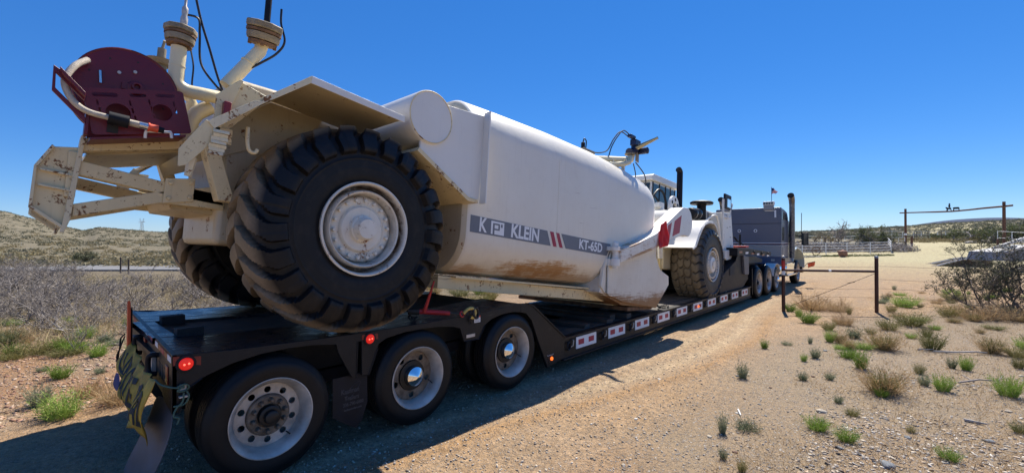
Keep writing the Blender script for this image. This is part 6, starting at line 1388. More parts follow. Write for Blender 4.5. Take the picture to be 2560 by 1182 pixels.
# blocks standing on the rear deck are loose: things (below)
# side lights at the rear corner and between the axles
def sidelight(y, z, nm='side_marker'):
    tp(MB().lathe([(.0, .062), (.010, .060), (.012, .048)], 28, (0, y, z)), 'lamp_grommet', 'black')
    l = tp(MB().lathe([(.010, .045), (.020, .038), (.024, .0)], 24, (0, y, z)), 'tail_lamp', 'tail')
    for dy in (-.012, .014): MB().lathe([(.0215, .008), (.0255, .004)], 10, (0, y + dy, z + dy * .1)).build('lamp_diode', 'taildot', l)
for pts in ([(-.662, 1.02), (-.625, 1.02), (-.625, 1.078), (-.662, 1.083)], [(-.552, 1.01), (-.50, .995), (-.50, 1.058), (-.552, 1.066)]): tp(MB().prism(pts, .0015, .004), 'red_tape', 'reddull', smooth=False)
sidelight(-.588, 1.022)
tp(MB().prism([(.742, .965), (.785, .96), (.785, 1.01), (.742, 1.01)], .0015, .004), 'red_tape', 'reddull', smooth=False); tp(MB().prism([(.86, .955), (.905, .95), (.905, 1.0), (.86, 1.005)], .0015, .004), 'red_tape', 'reddull', smooth=False)
sidelight(.82, .965)
tp(MB().lathe([(.0, .028), (.012, .024), (.014, .0)], 20, (0, 3.60, .235)), 'amber_lamp', 'amber')
tp(MB().box(.0015, .012, -.625, -.585, .84, .885), 'tie_bracket', 'alu', .002); tp(MB().box(.0015, .03, -.63, -.58, .795, .808), 'tie_bracket', 'alu', .002)
# maker's stickers
st = tp(MB().box(.0015, .003, 2.14, 2.235, .93, 1.005), 'warning_sticker', 'decal_white', smooth=False); MB().box(.003, .0038, 2.14, 2.235, .985, 1.005).build('sticker_header', 'coupling', st, smooth=False)
for z in (.972, .962, .950, .942): MB().box(.003, .0036, 2.15, 2.225, z - .002, z + .001).build('sticker_line', 'ink', st, smooth=False)
tp(MB().box(.0015, .004, 2.02, 2.15, .775, .81), 'serial_plate', 'alu', smooth=False)
st = tp(MB().box(.0005, .0025, 3.50, 3.635, .285, .43), 'maker_sticker', 'ink', smooth=False)
for a in ((3.50, 3.635, .426, .43), (3.50, 3.635, .285, .289), (3.50, 3.504, .285, .43), (3.631, 3.635, .285, .43)): MB().box(.0025, .0032, *a).build('sticker_border', 'decal_white', st, smooth=False)
MB().prism([(3.515, .335), (3.535, .385), (3.57, .395), (3.57, .375), (3.55, .37), (3.535, .345), (3.62, .345), (3.62, .330), (3.52, .325)], .0025, .0034).build('sticker_emblem', 'coupling', st, smooth=False)
MB().box(.0025, .0034, 3.575, 3.62, .355, .395).build('sticker_emblem', 'ropeg', st, smooth=False)
# ---- low deck
Y0, Y1 = 3.885, 13.55
def rail(x0, x1):
    s = 1 if x0 > -1 else -1
    tp(MB().box(min(x0, x1), max(x0, x1), Y0, Y1, .44, .47), 'rail_top_flange', 'trailer', .003)
    tp(MB().box(min(x0 - .03 * s, x1), max(x0 - .03 * s, x1), Y0, Y1, .165, .44), 'rail_web', 'trailer')
    tp(MB().box(min(x0, x1), max(x0, x1), Y0, Y1, .14, .165), 'rail_bottom_flange', 'trailer', .003)
rail(.005, -.12); rail(XL, XL + .12)
def redwhite(y, x, w_=.56):
    p = tp(MB().box(x, x + .012, y, y + w_, .252, .428), 'side_plate', 'decal_white', .003)
    for a in (.10, .60): MB().box(x + .012, x + .0135, y + w_ * a, y + w_ * (a + .27), .305, .385).build('red_patch', 'decal_red', p, smooth=False)
    return p
for i in range(10):
    y = 4.22 + .937 * i; p = redwhite(y, -.022)
    if i == 5: MB().lathe([(-.005, .03), (.012, .026), (.014, .0)], 16, (0, y + .28, .34)).build('amber_lamp', 'amber', p)
    yc = y - .20
    tp(MB().torus((-.005, yc, .33), .055, .014, (1, .2, 0), 16, 6), 'chain_ring', 'black'); tp(MB().tube([(-.02, yc + .12, .40), (.01, yc + .10, .40), (.015, yc + .08, .33), (-.01, yc + .06, .31)], .010, 6), 'winch_hook', 'alu'); tp(MB().box(-.03, -.012, yc + .05, yc + .16, .29, .42), 'winch_plate', 'trailer', .004)
# swing-out planks of the low deck, gaps between
rp = random.Random(2); lp = None
xs = [-.13 - i * .232 for i in range(4)] + [-1.62 - i * .232 for i in range(4)]
for i, x in enumerate(xs):
    for k, (ya, yb) in enumerate(((3.92, 7.2), (7.22, 10.4), (10.42, 13.5))):
        dz = rp.uniform(-.006, .006); tp(MB().box(x - .218, x, ya, yb + rp.uniform(-.02, 0), .425 + dz, .468 + dz), 'plank', 'plank', .004)
tp(MB().box(-1.08, -1.14, 3.9, 13.5, .15, .44), 'main_beam', 'trailer'); tp(MB().box(-1.56, -1.62, 3.9, 13.5, .15, .44), 'main_beam', 'trailer')
for i in range(16): tp(MB().box(-.12, XL + .12, 4.0 + .62 * i, 4.08 + .62 * i, .30, .42), 'cross_member', 'trailer')
# cribbing boards under the bowl
for y, z, x0, x1 in ((5.2, .47, -.18, -1.2), (5.9, .47, -.15, -1.6), (6.6, .47, -.1, -1.3)):
    pass
# ---- neck over the drive axles
tp(MB().prism([(10.9, .47), (11.0, .80), (11.35, 1.0), (12.3, 1.28), (12.45, 1.42), (12.95, 1.42), (13.45, 1.36), (13.55, .70), (13.0, .47)], -.08, -2.62), 'neck_riser', 'black', .01)
tp(MB().prism([(12.86, 1.42), (13.42, 1.37), (13.40, .84), (12.98, .86)], -.02, -.10), 'neck_side_plate', 'greyflap', .006)
tp(MB().box(-.075, -.068, 11.75, 12.15, .90, 1.12), 'recess', 'ink'); 
tp(MB().prism([(12.2, 1.66), (13.2, 1.63), (16.05, 1.46), (16.0, 1.34), (13.2, 1.44), (12.2, 1.42)], 0, -2.7), 'neck_beam', 'black', .01)
tp(MB().prism([(13.4, 1.40), (16.0, 1.30), (17.0, 1.18), (17.0, 1.05), (13.4, 1.08)], -.5, -2.2), 'neck_box', 'trailer', .01)
for i in range(6): y = 12.35 + .62 * i; z = 1.60 - .06 * (y - 12.3) * .95; tp(MB().box(.0, .006, y, y + .28, z - .10, z - .04), 'reflective_tape', 'decal_white' if i % 2 else 'reddull')
for y in (13.9, 14.8, 15.6): tp(MB().tube([(.01, y, 1.50 - .05 * (y - 13.9)), (.03, y, 1.50 - .05 * (y - 13.9))], .05, 10), 'chain_pocket', 'ink')
tp(MB().tube(bez([(-.6, 12.9, 1.66), (-.6, 13.2, 1.92), (-.6, 13.9, 1.98), (-.6, 14.3, 1.85), (-.6, 15.0, 1.72)], 8), .03, 8), 'air_hose', 'black'); tp(MB().tube([(-.5, 14.25, 1.6), (-.5, 14.25, 2.05)], .03, 8), 'hose_mast', 'black')
tp(MB().box(-.02, -1.0, 13.1, 13.4, 1.64, 1.70), 'tool_tray', 'redpaint', .01)

# ---- road wheels (trailer and truck)
def roadtyre(name, R0=.475, grooves=True):
    w_ = .25; prof = [(-.02, .300), (-.006, .315), (.0, .35), (.004, .385), (.0, .415), (-.008, .432), (-.012, .436), (-.016, .442), (-.028, .462), (-.04, .4705)]
    xs_ = []
    for g in (-.062, -.105, -.145, -.188): xs_ += [(g + .006, R0), (g + .004, R0 - .012), (g - .004, R0 - .012), (g - .006, R0)]
    prof = prof + [(-.045, R0 - .001)] + xs_ + [(-.205, R0 - .001)] + [(-w_ - a, r) for a, r in prof[:10][::-1]]
    return MB().lathe(prof, 72, caps=False).mesh(name, M['tyre_road'], True, 30)
RT = roadtyre('road_tyre')
def disc_mesh(nh, rh, rhole, ro, ri, mat):
    me = plate_mesh('wheel_disc', [circ(0, 0, ro, 64), circ(0, 0, ri, 40)] + [circ(rh * math.cos(2 * math.pi * k / nh), rh * math.sin(2 * math.pi * k / nh), rhole, 20) for k in range(nh)], .010, mat)
    me.transform(Matrix.Rotation(R(90), 4, 'Y')); return me
DM = disc_mesh(10, .200, .026, .250, .150, 'alu')
DMd = disc_mesh(5, .200, .030, .250, .10, 'hubgrime')
RIMP = MB().lathe([(-.255, .20), (-.255, .295), (-.262, .312), (-.25, .312), (-.235, .292), (-.20, .262), (-.12, .258), (-.05, .272), (-.018, .292), (-.006, .312), (.002, .314), (.004, .306), (-.010, .290), (-.042, .266), (-.10, .251), (-.20, .250), (-.20, .20)], 72, caps=False).mesh('rim_barrel', M['alu'], True, 30)
BOWL = MB().lathe([(-.128, .152), (-.118, .165), (-.095, .160), (-.088, .150), (-.088, .095), (-.10, .09)], 56).mesh('hub_bowl', M['hubgrime'])
HUBA = MB().lathe([(-.12, .085), (-.05, .082), (-.045, .07), (-.045, .055), (-.01, .050), (-.005, .042), (-.005, .0)], 40).mesh('axle_hub', M['hubblack'])
NUT = MB().lathe([(-.09, .021), (-.085, .021), (-.07, .017), (-.06, .016), (-.052, .010)], 12).mesh('lug_nut', M['hubgrime'])
CONE = MB().lathe([(-.13, .098), (-.055, .096), (-.052, .090), (-.02, .040), (-.012, .0)], 64).mesh('chrome_hub_cap', M['chrome'], True, 25)
HUBB = MB().lathe([(-.13, .155), (-.115, .150), (-.11, .105), (-.10, .10)], 48).mesh('hub_flange', M['hubblack'])
def roadwheel(parent, x, y, z, cap, flip=False, s=1.0, dual=True):
    w = bpy.data.objects.new('wheel', RIMP); col.objects.link(w); w.parent = parent; w.location = (x, y, z); w.rotation_euler = (0, 0, math.pi if flip else 0); w.scale = (s, s, s)
    place(RT, 'tyre', parent=w)
    if cap == 'nuts':
        place(DM, 'wheel_disc', (-.125, 0, 0), parent=w); place(BOWL, 'hub_bowl', parent=w); place(HUBA, 'hub', parent=w)
        for k in range(10): a = 2 * math.pi * k / 10 + .2; place(NUT, 'lug_nut', (0, .122 * math.cos(a), .122 * math.sin(a)), parent=w)
        MB().tube([(-.12, .235 * math.cos(-.9), .235 * math.sin(-.9)), (-.03, .225 * math.cos(-.9), .225 * math.sin(-.9))], .006, 6).build('valve_stem', 'black', w)
    elif cap == 'cone':
        place(DMd, 'wheel_disc', (-.14, 0, 0), parent=w); place(HUBB, 'hub_flange', parent=w); place(CONE, 'chrome_hub_cap', parent=w)
        MB().tube([(-.12, .225 * math.cos(-.4), .225 * math.sin(-.4)), (-.03, .215 * math.cos(-.5), .215 * math.sin(-.5))], .005, 6).build('valve_stem', 'black', w)
    elif cap == 'chrome':
        place(DM, 'wheel_disc', (-.03, 0, 0), parent=w); place(CONE, 'chrome_hub_cap', (.10, 0, 0), parent=w)
        for k in range(10): a = 2 * math.pi * k / 10; MB().lathe([(-.03, .02), (.05, .016), (.06, 0)], 10, (0, .125 * math.cos(a), .125 * math.sin(a))).build('lug_nut', 'chrome', w)
    if dual:
        w2 = bpy.data.objects.new('inner_wheel', RIMP); col.objects.link(w2); w2.parent = parent; w2.rotation_euler = w.rotation_euler; w2.scale = (s, s, s); w2.location = (x + (-.33 if not flip else .33) * s, y, z); place(RT, 'tyre', parent=w2)
    return w
for y, z, cp in ((-.018, .476, 'nuts'), (1.375, .476, 'cone'), (2.80, .476, 'cone')):
    roadwheel(TR, .0, y, z, cp); roadwheel(TR, XL, y, z, cp, True)
    tp(MB().lathe([(-.25, .07), (XL + .25, .07)], 16, (0, y, z)), 'axle', 'black')
tp(MB().box(-.5, XL + .5, -.3, 3.1, .50, .64), 'suspension', 'black')
# mud flap with the maker's name behind the first axle
mf = tp(MB().prism([(.48, .66), (.81, .66), (.815, .38), (.76, .22), (.70, .165), (.56, .26), (.48, .32)], -.035, -.027), 'mud_flap', 'black')
def flaptext(t, y, z, s, ital=0, xs=.8):
    put(text_mesh(t, s, 'faintgrey', .001, xs, .0005), 'lettering', frame_x((-.026, y, z), (0, 1, 0), (0, 0, 1)), mf)
flaptext('Kaufman', .645, .52, .062); flaptext('Trailers', .66, .455, .055); flaptext('336-790-6800', .675, .40, .044); flaptext('kaufmantrailers.com', .67, .355, .026)
MB().torus((-.0255, .67, .52), .03, .0012, (1, 0, 0), 32, 4, 3.2).build('flap_oval', 'faintgrey', mf)
# rear grey splash flap hanging at the corner
def hangflap(name, pts, mat, parent, t=.006): 
    n = len(pts) // 2; V = []; 
    mb = MB(); L = pts[:n]; Rr_ = pts[n:]
    for a, b in zip(L, Rr_): V += [a, b]
    mb.add(V, [(2 * i, 2 * i + 1, 2 * i + 3, 2 * i + 2) for i in range(n - 1)]); o = mb.build(name, mat, parent); m = o.modifiers.new('thickness', 'SOLIDIFY'); m.thickness = t; s = o.modifiers.new('smooth', 'SUBSURF'); s.levels = s.render_levels = 2; return o
hangflap('rear_splash_flap', [(-.60, -.66, .74), (-.58, -.70, .56), (-.60, -.78, .36), (-.66, -.84, .20), (-.72, -.86, .08), (-.03, -.64, .72), (-.03, -.66, .55), (-.05, -.70, .38), (-.10, -.76, .22), (-.16, -.80, .08)], 'greyflap', TR)

# ---- loose blocks on the rear deck
def blk(x, y, label):
    o = MB().box(-.065, .065, -.085, .085, 0, .085).build('timber_block', 'wood_black', bevel=.006, loc=(x, y, ztop(y) - .002), rot=(0, 0, .15)); tag(o, label, 'block')
M['wood_black'] = plain('tarred_timber', (.012, .012, .013), .7, 0, .4, 12, .5)
def blk2(x, y, lab):
    o = MB().box(-.06, .06, -.095, .095, 0, .095).build('timber_block', 'wood_black', bevel=.006, loc=(x, y, ztop(y) - .03), rot=(0, 0, 0)); tag(o, lab, 'block')
blk2(-1.72, -.36, 'black timber block on the rear deck, the farther of two'); blk2(-.84, -.40, 'black timber block on the rear deck, the nearer of two')
for i, (x0, x1, y, z, h, lab) in enumerate([(-.10, -1.9, 5.35, .468, .07, 'rearmost timber board lying across the low deck under the tank'), (-.2, -2.2, 5.62, .468, .10, 'second timber board lying across the low deck under the tank'), (-.08, -1.7, 6.0, .468, .09, 'dark timber crib board under the white cutting edge'), (-.15, -2.0, 4.75, .468, .06, 'thin timber board lying on the low deck behind the others')]):
    o = MB().box(x1, x0, -.09, .09, 0, h).build('timber_board', 'plank', bevel=.005, loc=(0, y, z)); o.rotation_euler = (0, 0, .05 * (i - 1)); tag(o, lab, 'board')

# ---- banner, marker flag, rope
BT = thing('oversize_banner', 'crumpled dirty yellow banner with black letters hanging from the trailer tail', 'banner', (-.9, -.72, .9))
def bannerpt(u, v):
    # u along from the far side to the corner, v down
    top = Vector((-1.75, -.66, .955)).lerp(Vector((-.10, -.74, .915)), u); top.z -= .12 * math.sin(math.pi * u) * .6
    bot = Vector((-1.35, -.80, .66)).lerp(Vector((-.22, -.80, .52)), u); bot.z -= .10 * u - .05 * math.sin(u * 9)
    p = top.lerp(bot, v); p.y -= .035 * math.sin(v * math.pi) + .022 * math.sin(u * 14 + v * 4) * (.3 + v) + .012 * math.sin(u * 31 - v * 7)
    return p - Vector((-.9, -.72, .9))
nx, ny = 48, 18; V = [bannerpt(i / nx, j / ny) for j in range(ny + 1) for i in range(nx + 1)]
F = [(j * (nx + 1) + i, j * (nx + 1) + i + 1, (j + 1) * (nx + 1) + i + 1, (j + 1) * (nx + 1) + i) for j in range(ny) for i in range(nx)]
bo = MB().add(V, F).build('banner_sheet', 'bannery', BT); m = bo.modifiers.new('thickness', 'SOLIDIFY'); m.thickness = .003
# letters bent onto the sheet
cu = text_mesh('OVERSIZE LOAD', 1.0, 'ink', .01, 1.0, .0); bm = bmesh.new(); bm.from_mesh(cu); bmesh.ops.triangulate(bm, faces=bm.faces); bmesh.ops.subdivide_edges(bm, edges=[e for e in bm.edges if e.calc_length() > .25], cuts=2)
xs_ = [v.co.x for v in bm.verts]; x0, x1 = min(xs_), max(xs_); ys_ = [v.co.y for v in bm.verts]; yb0, yb1 = min(ys_), max(ys_)
for v in bm.verts:
    u = .03 + .94 * (v.co.x - x0) / (x1 - x0); w_ = .84 - .66 * (v.co.y - yb0) / (yb1 - yb0); p = bannerpt(u, w_); v.co = p + Vector((.001, -.005, 0))
bm.to_mesh(cu); bm.free(); place(cu, 'lettering', parent=BT)
MB().tube(bez([Vector(p) - Vector((-.9, -.72, .9)) for p in ((-.12, -.74, .92), (-.02, -.72, .90), (.02, -.66, .875), (.025, -.60, .865))], 6), .006, 6).build('tie_rope', 'ropeg', BT)
rope = MB()
for P in ([(.02, -.64, .875), (.035, -.60, .89), (.03, -.575, .865), (.02, -.60, .84), (.03, -.64, .85), (.03, -.60, .88)], [(.03, -.605, .83), (.025, -.61, .77), (.02, -.645, .73), (.02, -.66, .68), (.02, -.63, .66), (.02, -.64, .62)], [(.03, -.59, .84), (.03, -.575, .80), (.02, -.60, .75), (.015, -.66, .745)]):
    rope.tube(bez(P, 6), .006, 6)
o = rope.build('green_rope', 'ropeg'); tag(o, 'knotted green rope on the rear corner bracket of the trailer', 'rope')
# orange marker at the far rear corner
mk = thing('marker_flag', 'upright orange marker flag at the far rear corner of the trailer', 'flag', (-1.66, -.70, .8))
MB().prism([(-.035, -.05), (.055, -.05), (.035, .42), (.015, .52), (-.005, .42)], -.012, .012, 'y').build('flag_sheet', 'flagorange', mk, .004); MB().tube([(0, .02, -.1), (0, .02, .45)], .008, 6).build('staff', 'black', mk)
o = MB().tube(bez([(-1.72, -.72, 1.0), (-1.80, -.74, .95), (-1.78, -.75, .86), (-1.86, -.76, .78), (-1.80, -.76, .68)], 6), .007, 6).tube(bez([(-1.72, -.72, .98), (-1.66, -.75, .92), (-1.72, -.76, .84), (-1.80, -.76, .74)], 6), .006, 6).build('black_cord', 'black'); tag(o, 'tangled black cord hanging beside the orange marker flag', 'cord')
o = hangflap('blue_rag', [(-1.50, -.80, .74), (-1.50, -.82, .66), (-1.50, -.83, .60), (-1.22, -.80, .70), (-1.20, -.82, .62), (-1.22, -.83, .60)], 'clothblue', None); tag(o, 'small dark blue rag poking out behind the yellow banner', 'rag')

# ---- chain and red load binder on the rear deck
def link_chain(mb, pts, L=.055, r=.008):
    P = bez(pts, 12); d = [0]
    for a, b in zip(P, P[1:]): d.append(d[-1] + (b - a).length)
    s = 0; k = 0
    while s < d[-1]:
        i = max(j for j in range(len(d)) if d[j] <= s); i = min(i, len(P) - 2); p = P[i].lerp(P[i + 1], (s - d[i]) / max(1e-6, d[i + 1] - d[i])); t = (P[i + 1] - P[i]).normalized()
        u = t.orthogonal().normalized(); w_ = t.cross(u); ax = (u if k % 2 else w_); bx = t.cross(ax)
        pts_ = [p + t * math.cos(2 * math.pi * q_ / 10) * L * .5 + bx * math.sin(2 * math.pi * q_ / 10) * L * .3 for q_ in range(11)]
        mb.tube(pts_, r, 5, False); s += L * .72; k += 1
    return mb
bd = thing('load_binder', 'red ratchet load binder with yellow hook holding a chain to the rear deck', 'load binder', (0, 1.75, 1.03))
o0 = Vector((0, 1.75, 1.03))
def bp(pts, r, nm, mat, n=10): MB().tube([Vector(p) - o0 for p in pts], r, n).build(nm, mat, bd)
bp([(-.22, 1.50, 1.115), (-.12, 1.70, 1.09), (-.05, 1.82, 1.075)], [.028, .028, .024], 'barrel', 'redpaint'); bp([(-.05, 1.82, 1.075), (.0, 1.93, 1.055)], .012, 'screw', 'chain')
bp([(-.17, 1.56, 1.10), (-.14, 1.58, 1.20), (-.10, 1.62, 1.38), (-.09, 1.635, 1.44)], [.022, .018, .011, .010], 'handle', 'redpaint'); bp([(-.26, 1.42, 1.12), (-.20, 1.52, 1.11)], .035, 'ratchet_head', 'chain')
MB().torus((.005, .20, .025), .030, .009, (1, .2, .3), 16, 6).build('end_link', 'redpaint', bd)
MB().tube(bez([(.01, .22, .03), (.02, .27, .07), (.02, .34, .075), (.025, .385, .03), (.02, .36, -.03), (.015, .32, -.02)], 8), [.018] * 41, 10).build('grab_hook', 'yellowpaint', bd)
MB().torus((.02, .40, .015), .062, .014, (.9, .3, .1), 20, 8, .9).build('deck_ring', 'chain', bd)
ch = link_chain(MB(), [(.01, 2.05, 1.10), (.015, 2.07, 1.05), (.01, 2.06, .98), (.01, 2.08, .93)]); link_chain(ch, [(-.24, 1.45, 1.12), (-.26, 1.44, 1.06), (-.24, 1.46, 1.04), (-.26, 1.52, 1.04)]); link_chain(ch, [(-.26, 1.42, 1.13), (-.34, 1.30, 1.20), (-.5, 1.1, 1.35), (-.62, .9, 1.5)])
o = ch.build('tie_chain', 'chain'); tag(o, 'steel tie-down chain running from the red binder towards the tanker axle', 'chain')
ch = link_chain(MB(), [(-.10, 6.95, .86), (-.12, 7.05, .72), (-.10, 7.15, .60), (-.08, 7.3, .52), (-.05, 7.5, .50)]); link_chain(ch, [(-.08, 7.3, .52), (-.2, 7.5, .50), (-.15, 7.8, .50), (-.05, 7.6, .50)])
o = ch.build('tie_chain', 'chain'); tag(o, 'steel chain draped on the low deck in front of the tanker bowl', 'chain')
o = MB().tube([(-.12, 7.02, .80), (-.12, 7.10, .60)], .025, 8).build('load_binder', 'redpaint'); tag(o, 'small red binder hanging on the chain in front of the bowl', 'load binder')
ch = link_chain(MB(), [(-.2, 10.6, .9), (-.15, 10.8, .62), (-.1, 11.0, .50), (-.15, 11.4, .5), (-.1, 11.8, .52)]); o = ch.build('tie_chain', 'chain'); tag(o, 'chain and tackle lying on the low deck ahead of the front tyre', 'chain')
o = hangflap('white_rag', [(-.12, 11.2, .56), (-.10, 11.25, .50), (-.10, 11.22, .47), (-.12, 11.5, .57), (-.08, 11.48, .50), (-.08, 11.50, .47)], 'decal_white', None); tag(o, 'crumpled white rag on the low deck ahead of the front tyre', 'rag')
o = hangflap('red_strap', [(-.2, 11.0, .60), (-.2, 11.05, .54), (-.2, 11.0, .47), (-.22, 11.3, .62), (-.2, 11.3, .55), (-.2, 11.25, .47)], 'clothred', None); tag(o, 'bunched red strap beside the white rag on the low deck', 'strap')

# ================================================================== road tractor
TK2 = thing('semi_truck', 'grey conventional semi truck with tall sleeper pulling the lowboy', 'truck', (0, 18, 0))
def sp(mb, name, mat, bevel=0, smooth=True, parent=None): 
    o = mb.build(name, mat, parent or TK2, bevel, smooth)
    if parent is None: o.location = (0, -18, 0)
    return o
XR, XQ = -.10, -2.50
sleeper = sp(MB().prism([(18.10, 1.66), (19.35, 1.66), (19.35, 2.75), (19.15, 2.98), (18.75, 3.06), (18.10, 3.14)], XR, XQ), 'sleeper', 'slate', .06)
sp(MB().prism([(18.11, 1.22), (19.35, 1.22), (19.35, 1.655), (18.11, 1.655)], XR - .005, XQ + .005), 'sleeper_lower', 'truck_lo', .02); sp(MB().prism([(18.11, .93), (19.35, .93), (19.35, 1.215), (18.11, 1.215)], XR - .005, XQ + .005), 'sleeper_skirt', 'slate', .02)
sp(MB().box(XQ, XR + .004, 18.085, 19.35, 1.70, 1.725), 'maroon_stripe', 'maroonline'); sp(MB().box(XQ, XR + .003, 18.088, 19.35, 1.745, 1.765), 'white_stripe', 'decal_white'); sp(MB().box(XQ, XR + .003, 18.088, 19.35, 1.655, 1.67), 'white_stripe', 'decal_white')
sp(MB().box(XQ, XR, 18.088, 18.10, 2.505, 2.52), 'seam', 'ink')
sp(MB().prism([(19.36, .95), (20.3, .95), (20.3, 1.9), (19.95, 2.55), (19.36, 2.72)], XR - .02, XQ + .02), 'cab', 'slate', .05)
sp(MB().prism([(19.50, 1.75), (20.2, 1.75), (20.18, 1.92), (19.9, 2.42), (19.50, 2.50)], XR - .018, XR - .012), 'door_window', 'glass')
sp(MB().prism([(18.16, 2.66), (19.15, 2.64), (18.95, 2.88), (18.16, 2.97)], XR - .01, XR + .006), 'upper_window', 'glass', .01); sp(MB().prism([(18.22, 1.85), (18.60, 1.85), (18.60, 2.37), (18.22, 2.38)], XR - .01, XR + .006), 'side_window', 'glass', .01)
sp(MB().prism([(18.24, 1.22), (18.74, 1.22), (18.74, 1.58), (18.24, 1.58)], XR - .001, XR + .006), 'side_hatch', 'truck_lo', .01)
sp(MB().prism([(20.3, 1.05), (22.35, 1.0), (22.5, 1.2), (22.4, 1.45), (21.5, 1.62), (20.3, 1.80)], -.55, -2.05), 'hood', 'teal', .10)
for s in (0, 1):
    f = (lambda x: x) if s == 0 else (lambda x: -2.6 - x)
    pth = [(20.05, .98), (20.15, 1.25), (20.45, 1.48), (20.9, 1.56), (21.5, 1.50), (22.1, 1.32), (22.45, 1.05), (22.5, .62)][::-1]
    sp(MB().strip(pth, f(-.06), f(-.60), -.06), 'fender', 'teal', .02)
sp(MB().box(-2.5, -.1, 22.42, 22.62, .38, .68), 'front_bumper', 'chrome', .04)
for x in (-1.14, -1.46): pass
sp(MB().box(-1.0, -.9, 13.8, 22.4, .68, .92).box(-1.7, -1.6, 13.8, 22.4, .68, .92), 'chassis_rail', 'black')
tk = sp(MB().lathe([(17.3, .28), (17.28, .29), (17.27, .25)], 32, (-.42, 0, .68), 'y').lathe([(17.30, .30), (19.0, .30), (19.02, .26)], 36, (-.42, 0, .68), 'y'), 'fuel_tank', 'chrome')
sp(MB().box(-.45, -.08, 18.98, 20.0, .88, .95).box(-.45, -.08, 19.2, 21.0, .42, .48).box(-.40, -.12, 19.2, 20.9, .48, .90), 'cab_step', 'chrome', .01)
for s in (0, 1):
    f = (lambda x: x) if s == 0 else (lambda x: -2.6 - x)
    k = sp(MB().tube([(f(.02), 19.38, 1.15), (f(.02), 19.38, 3.28), (f(.02), 19.36, 3.45), (f(.02), 19.27, 3.58), (f(.02), 19.14, 3.64)], [.10, .10, .11, .115, .12], 24, False), 'exhaust_stack', 'stack')
    MB().lathe([(0, .113), (.02, .113)], 24, (f(.02), 19.155, 3.63), 'y').build('stack_mouth', 'ink', k)
sp(MB().tube([(-.05, 20.2, 2.05), (.30, 20.35, 2.02)], .025, 6).tube([(-.05, 20.2, 1.75), (.28, 20.35, 1.85)], .02, 6), 'mirror_arm', 'black'); mr2 = sp(MB().box(.18, .42, 20.30, 20.42, 1.66, 2.18), 'mirror', 'black', .03); sp(MB().box(-2.9, -2.68, 20.30, 20.42, 1.66, 2.18), 'mirror', 'black', .03)
sp(MB().box(.20, .40, 20.294, 20.299, 1.70, 2.14), 'mirror_glass', 'glass')
sp(MB().tube([(.15, 20.5, 1.9), (.15, 20.55, 3.0)], .012, 6), 'cb_antenna', 'black')
for x in (-.52, -2.03):
    b = sp(MB().box(x - .17, x + .17, 18.0, 18.16, 3.03, 3.22), 'work_light_box', 'truck_lo', .015); MB().box(x - .19, x + .19, 18.0, 18.2, 3.22, 3.36).build('light_bar', 'white', b, .02)
    for k in range(4): MB().lathe([(17.985, .038), (18.0, .04)], 16, (x - .13 + .087 * k, 0, 3.29), 'y').build('lamp', 'glass', b)
for x in (-1.58, -.99):
    c = sp(MB().lathe([(18.085, .062), (18.10, .062)], 24, (x, 0, 2.235), 'y'), 'round_vent', 'decal_white'); MB().lathe([(18.080, .035), (18.086, .035)], 20, (x, 0, 2.235), 'y').build('vent_centre', 'ink', c)
sp(MB().box(-.66, -.34, 18.088, 18.098, 2.985, 3.02), 'reflective_bar', 'decal_white'); sp(MB().box(-.33, -.27, 18.088, 18.098, 2.74, 3.02), 'reflective_bar', 'decal_white')
sp(MB().box(-.45, -.33, 18.09, 18.10, 1.06, 1.14), 'grey_badge', 'alu')
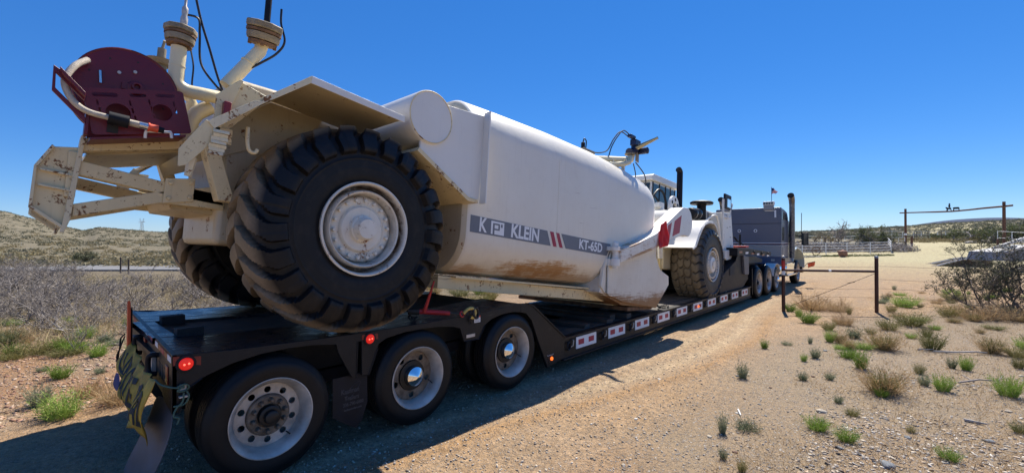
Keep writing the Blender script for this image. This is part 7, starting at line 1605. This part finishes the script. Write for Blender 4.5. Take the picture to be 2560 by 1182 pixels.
# flag on the roof
fs = sp(MB().tube([(-.42, 18.1, 3.3), (-.43, 18.1, 3.92)], .010, 6), 'flag_staff', 'black')
def usflag():
    nx, ny = 14, 13
    def pt(i, j): u = i / nx; return (-.42 + .20 * u, 18.1 + .10 * u + .03 * math.sin(u * 9 + j * .3), 3.86 - .24 * j / ny - .14 * u * u * (1 - j / ny) + .03 * math.sin(u * 7) + .10 * u * (j / ny))
    for j in range(ny):
        V = [pt(i, j + e) for e in (0, 1) for i in range(nx + 1)]; F = [(i, i + 1, nx + 2 + i, nx + 1 + i) for i in range(nx)]
        MB().add(V, F).build('flag_stripe', 'clothred' if j % 2 == 0 else 'decal_white', fs)
    V = [(p[0], p[1] - .004, p[2]) for p in [pt(i, j) for j in range(8) for i in range(6)]]; MB().add(V, [(j * 6 + i, j * 6 + i + 1, (j + 1) * 6 + i + 1, (j + 1) * 6 + i) for j in range(7) for i in range(5)]).build('flag_canton', 'clothblue', fs)
usflag()
for y, cp in ((14.478, 'nuts'), (15.72, 'nuts')):
    roadwheel(TK2, 0, y - 18, .505, cp, s=1.06); roadwheel(TK2, -2.60, y - 18, .505, cp, True, s=1.06)
roadwheel(TK2, .0, 16.85 - 18, .46, 'chrome', s=.95, dual=False); roadwheel(TK2, -2.6, 16.85 - 18, .46, 'chrome', True, s=.95, dual=False)
sp(MB().strip([(16.30, .62), (16.40, .88), (16.65, 1.02), (16.95, 1.03), (17.2, .92), (17.35, .7)][::-1], .02, -.32, -.02), 'white_wheel_fender', 'white', .004)
roadwheel(TK2, -.08, 21.1 - 18, .505, 'nuts', s=1.06, dual=False); roadwheel(TK2, -2.52, 21.1 - 18, .505, 'nuts', True, s=1.06, dual=False)
for y in (14.478, 15.72, 21.1): sp(MB().lathe([(-.3, .08), (-2.3, .08)], 12, (0, y, .5)), 'axle', 'black')
sp(MB().box(-.02, -.04, 13.75, 13.8, .2, 1.0), 'mud_flap', 'black')
cloth('bumper_flag', 'orange flag flying from the front bumper of the semi truck', 'flag', [(.0, 22.8, .80), (.26, 22.95, .88), (.26, 22.95, .70), (.02, 22.8, .60)], 10, 8, 'flagorange', .03, 9)
o = MB().tube([(-.15, 22.6, .60), (.0, 22.8, .81), (.27, 22.95, .89)], .012, 6).build('flag_staff', 'black'); tag(o, 'black staff holding the orange bumper flag', 'staff')
for ob in list(bpy.data.objects):
    if ob.type == 'MESH' and ob.parent is None and ob.name.startswith('flag_staff') and ob.get('label') is None: pass
print('objects', len(bpy.data.objects))
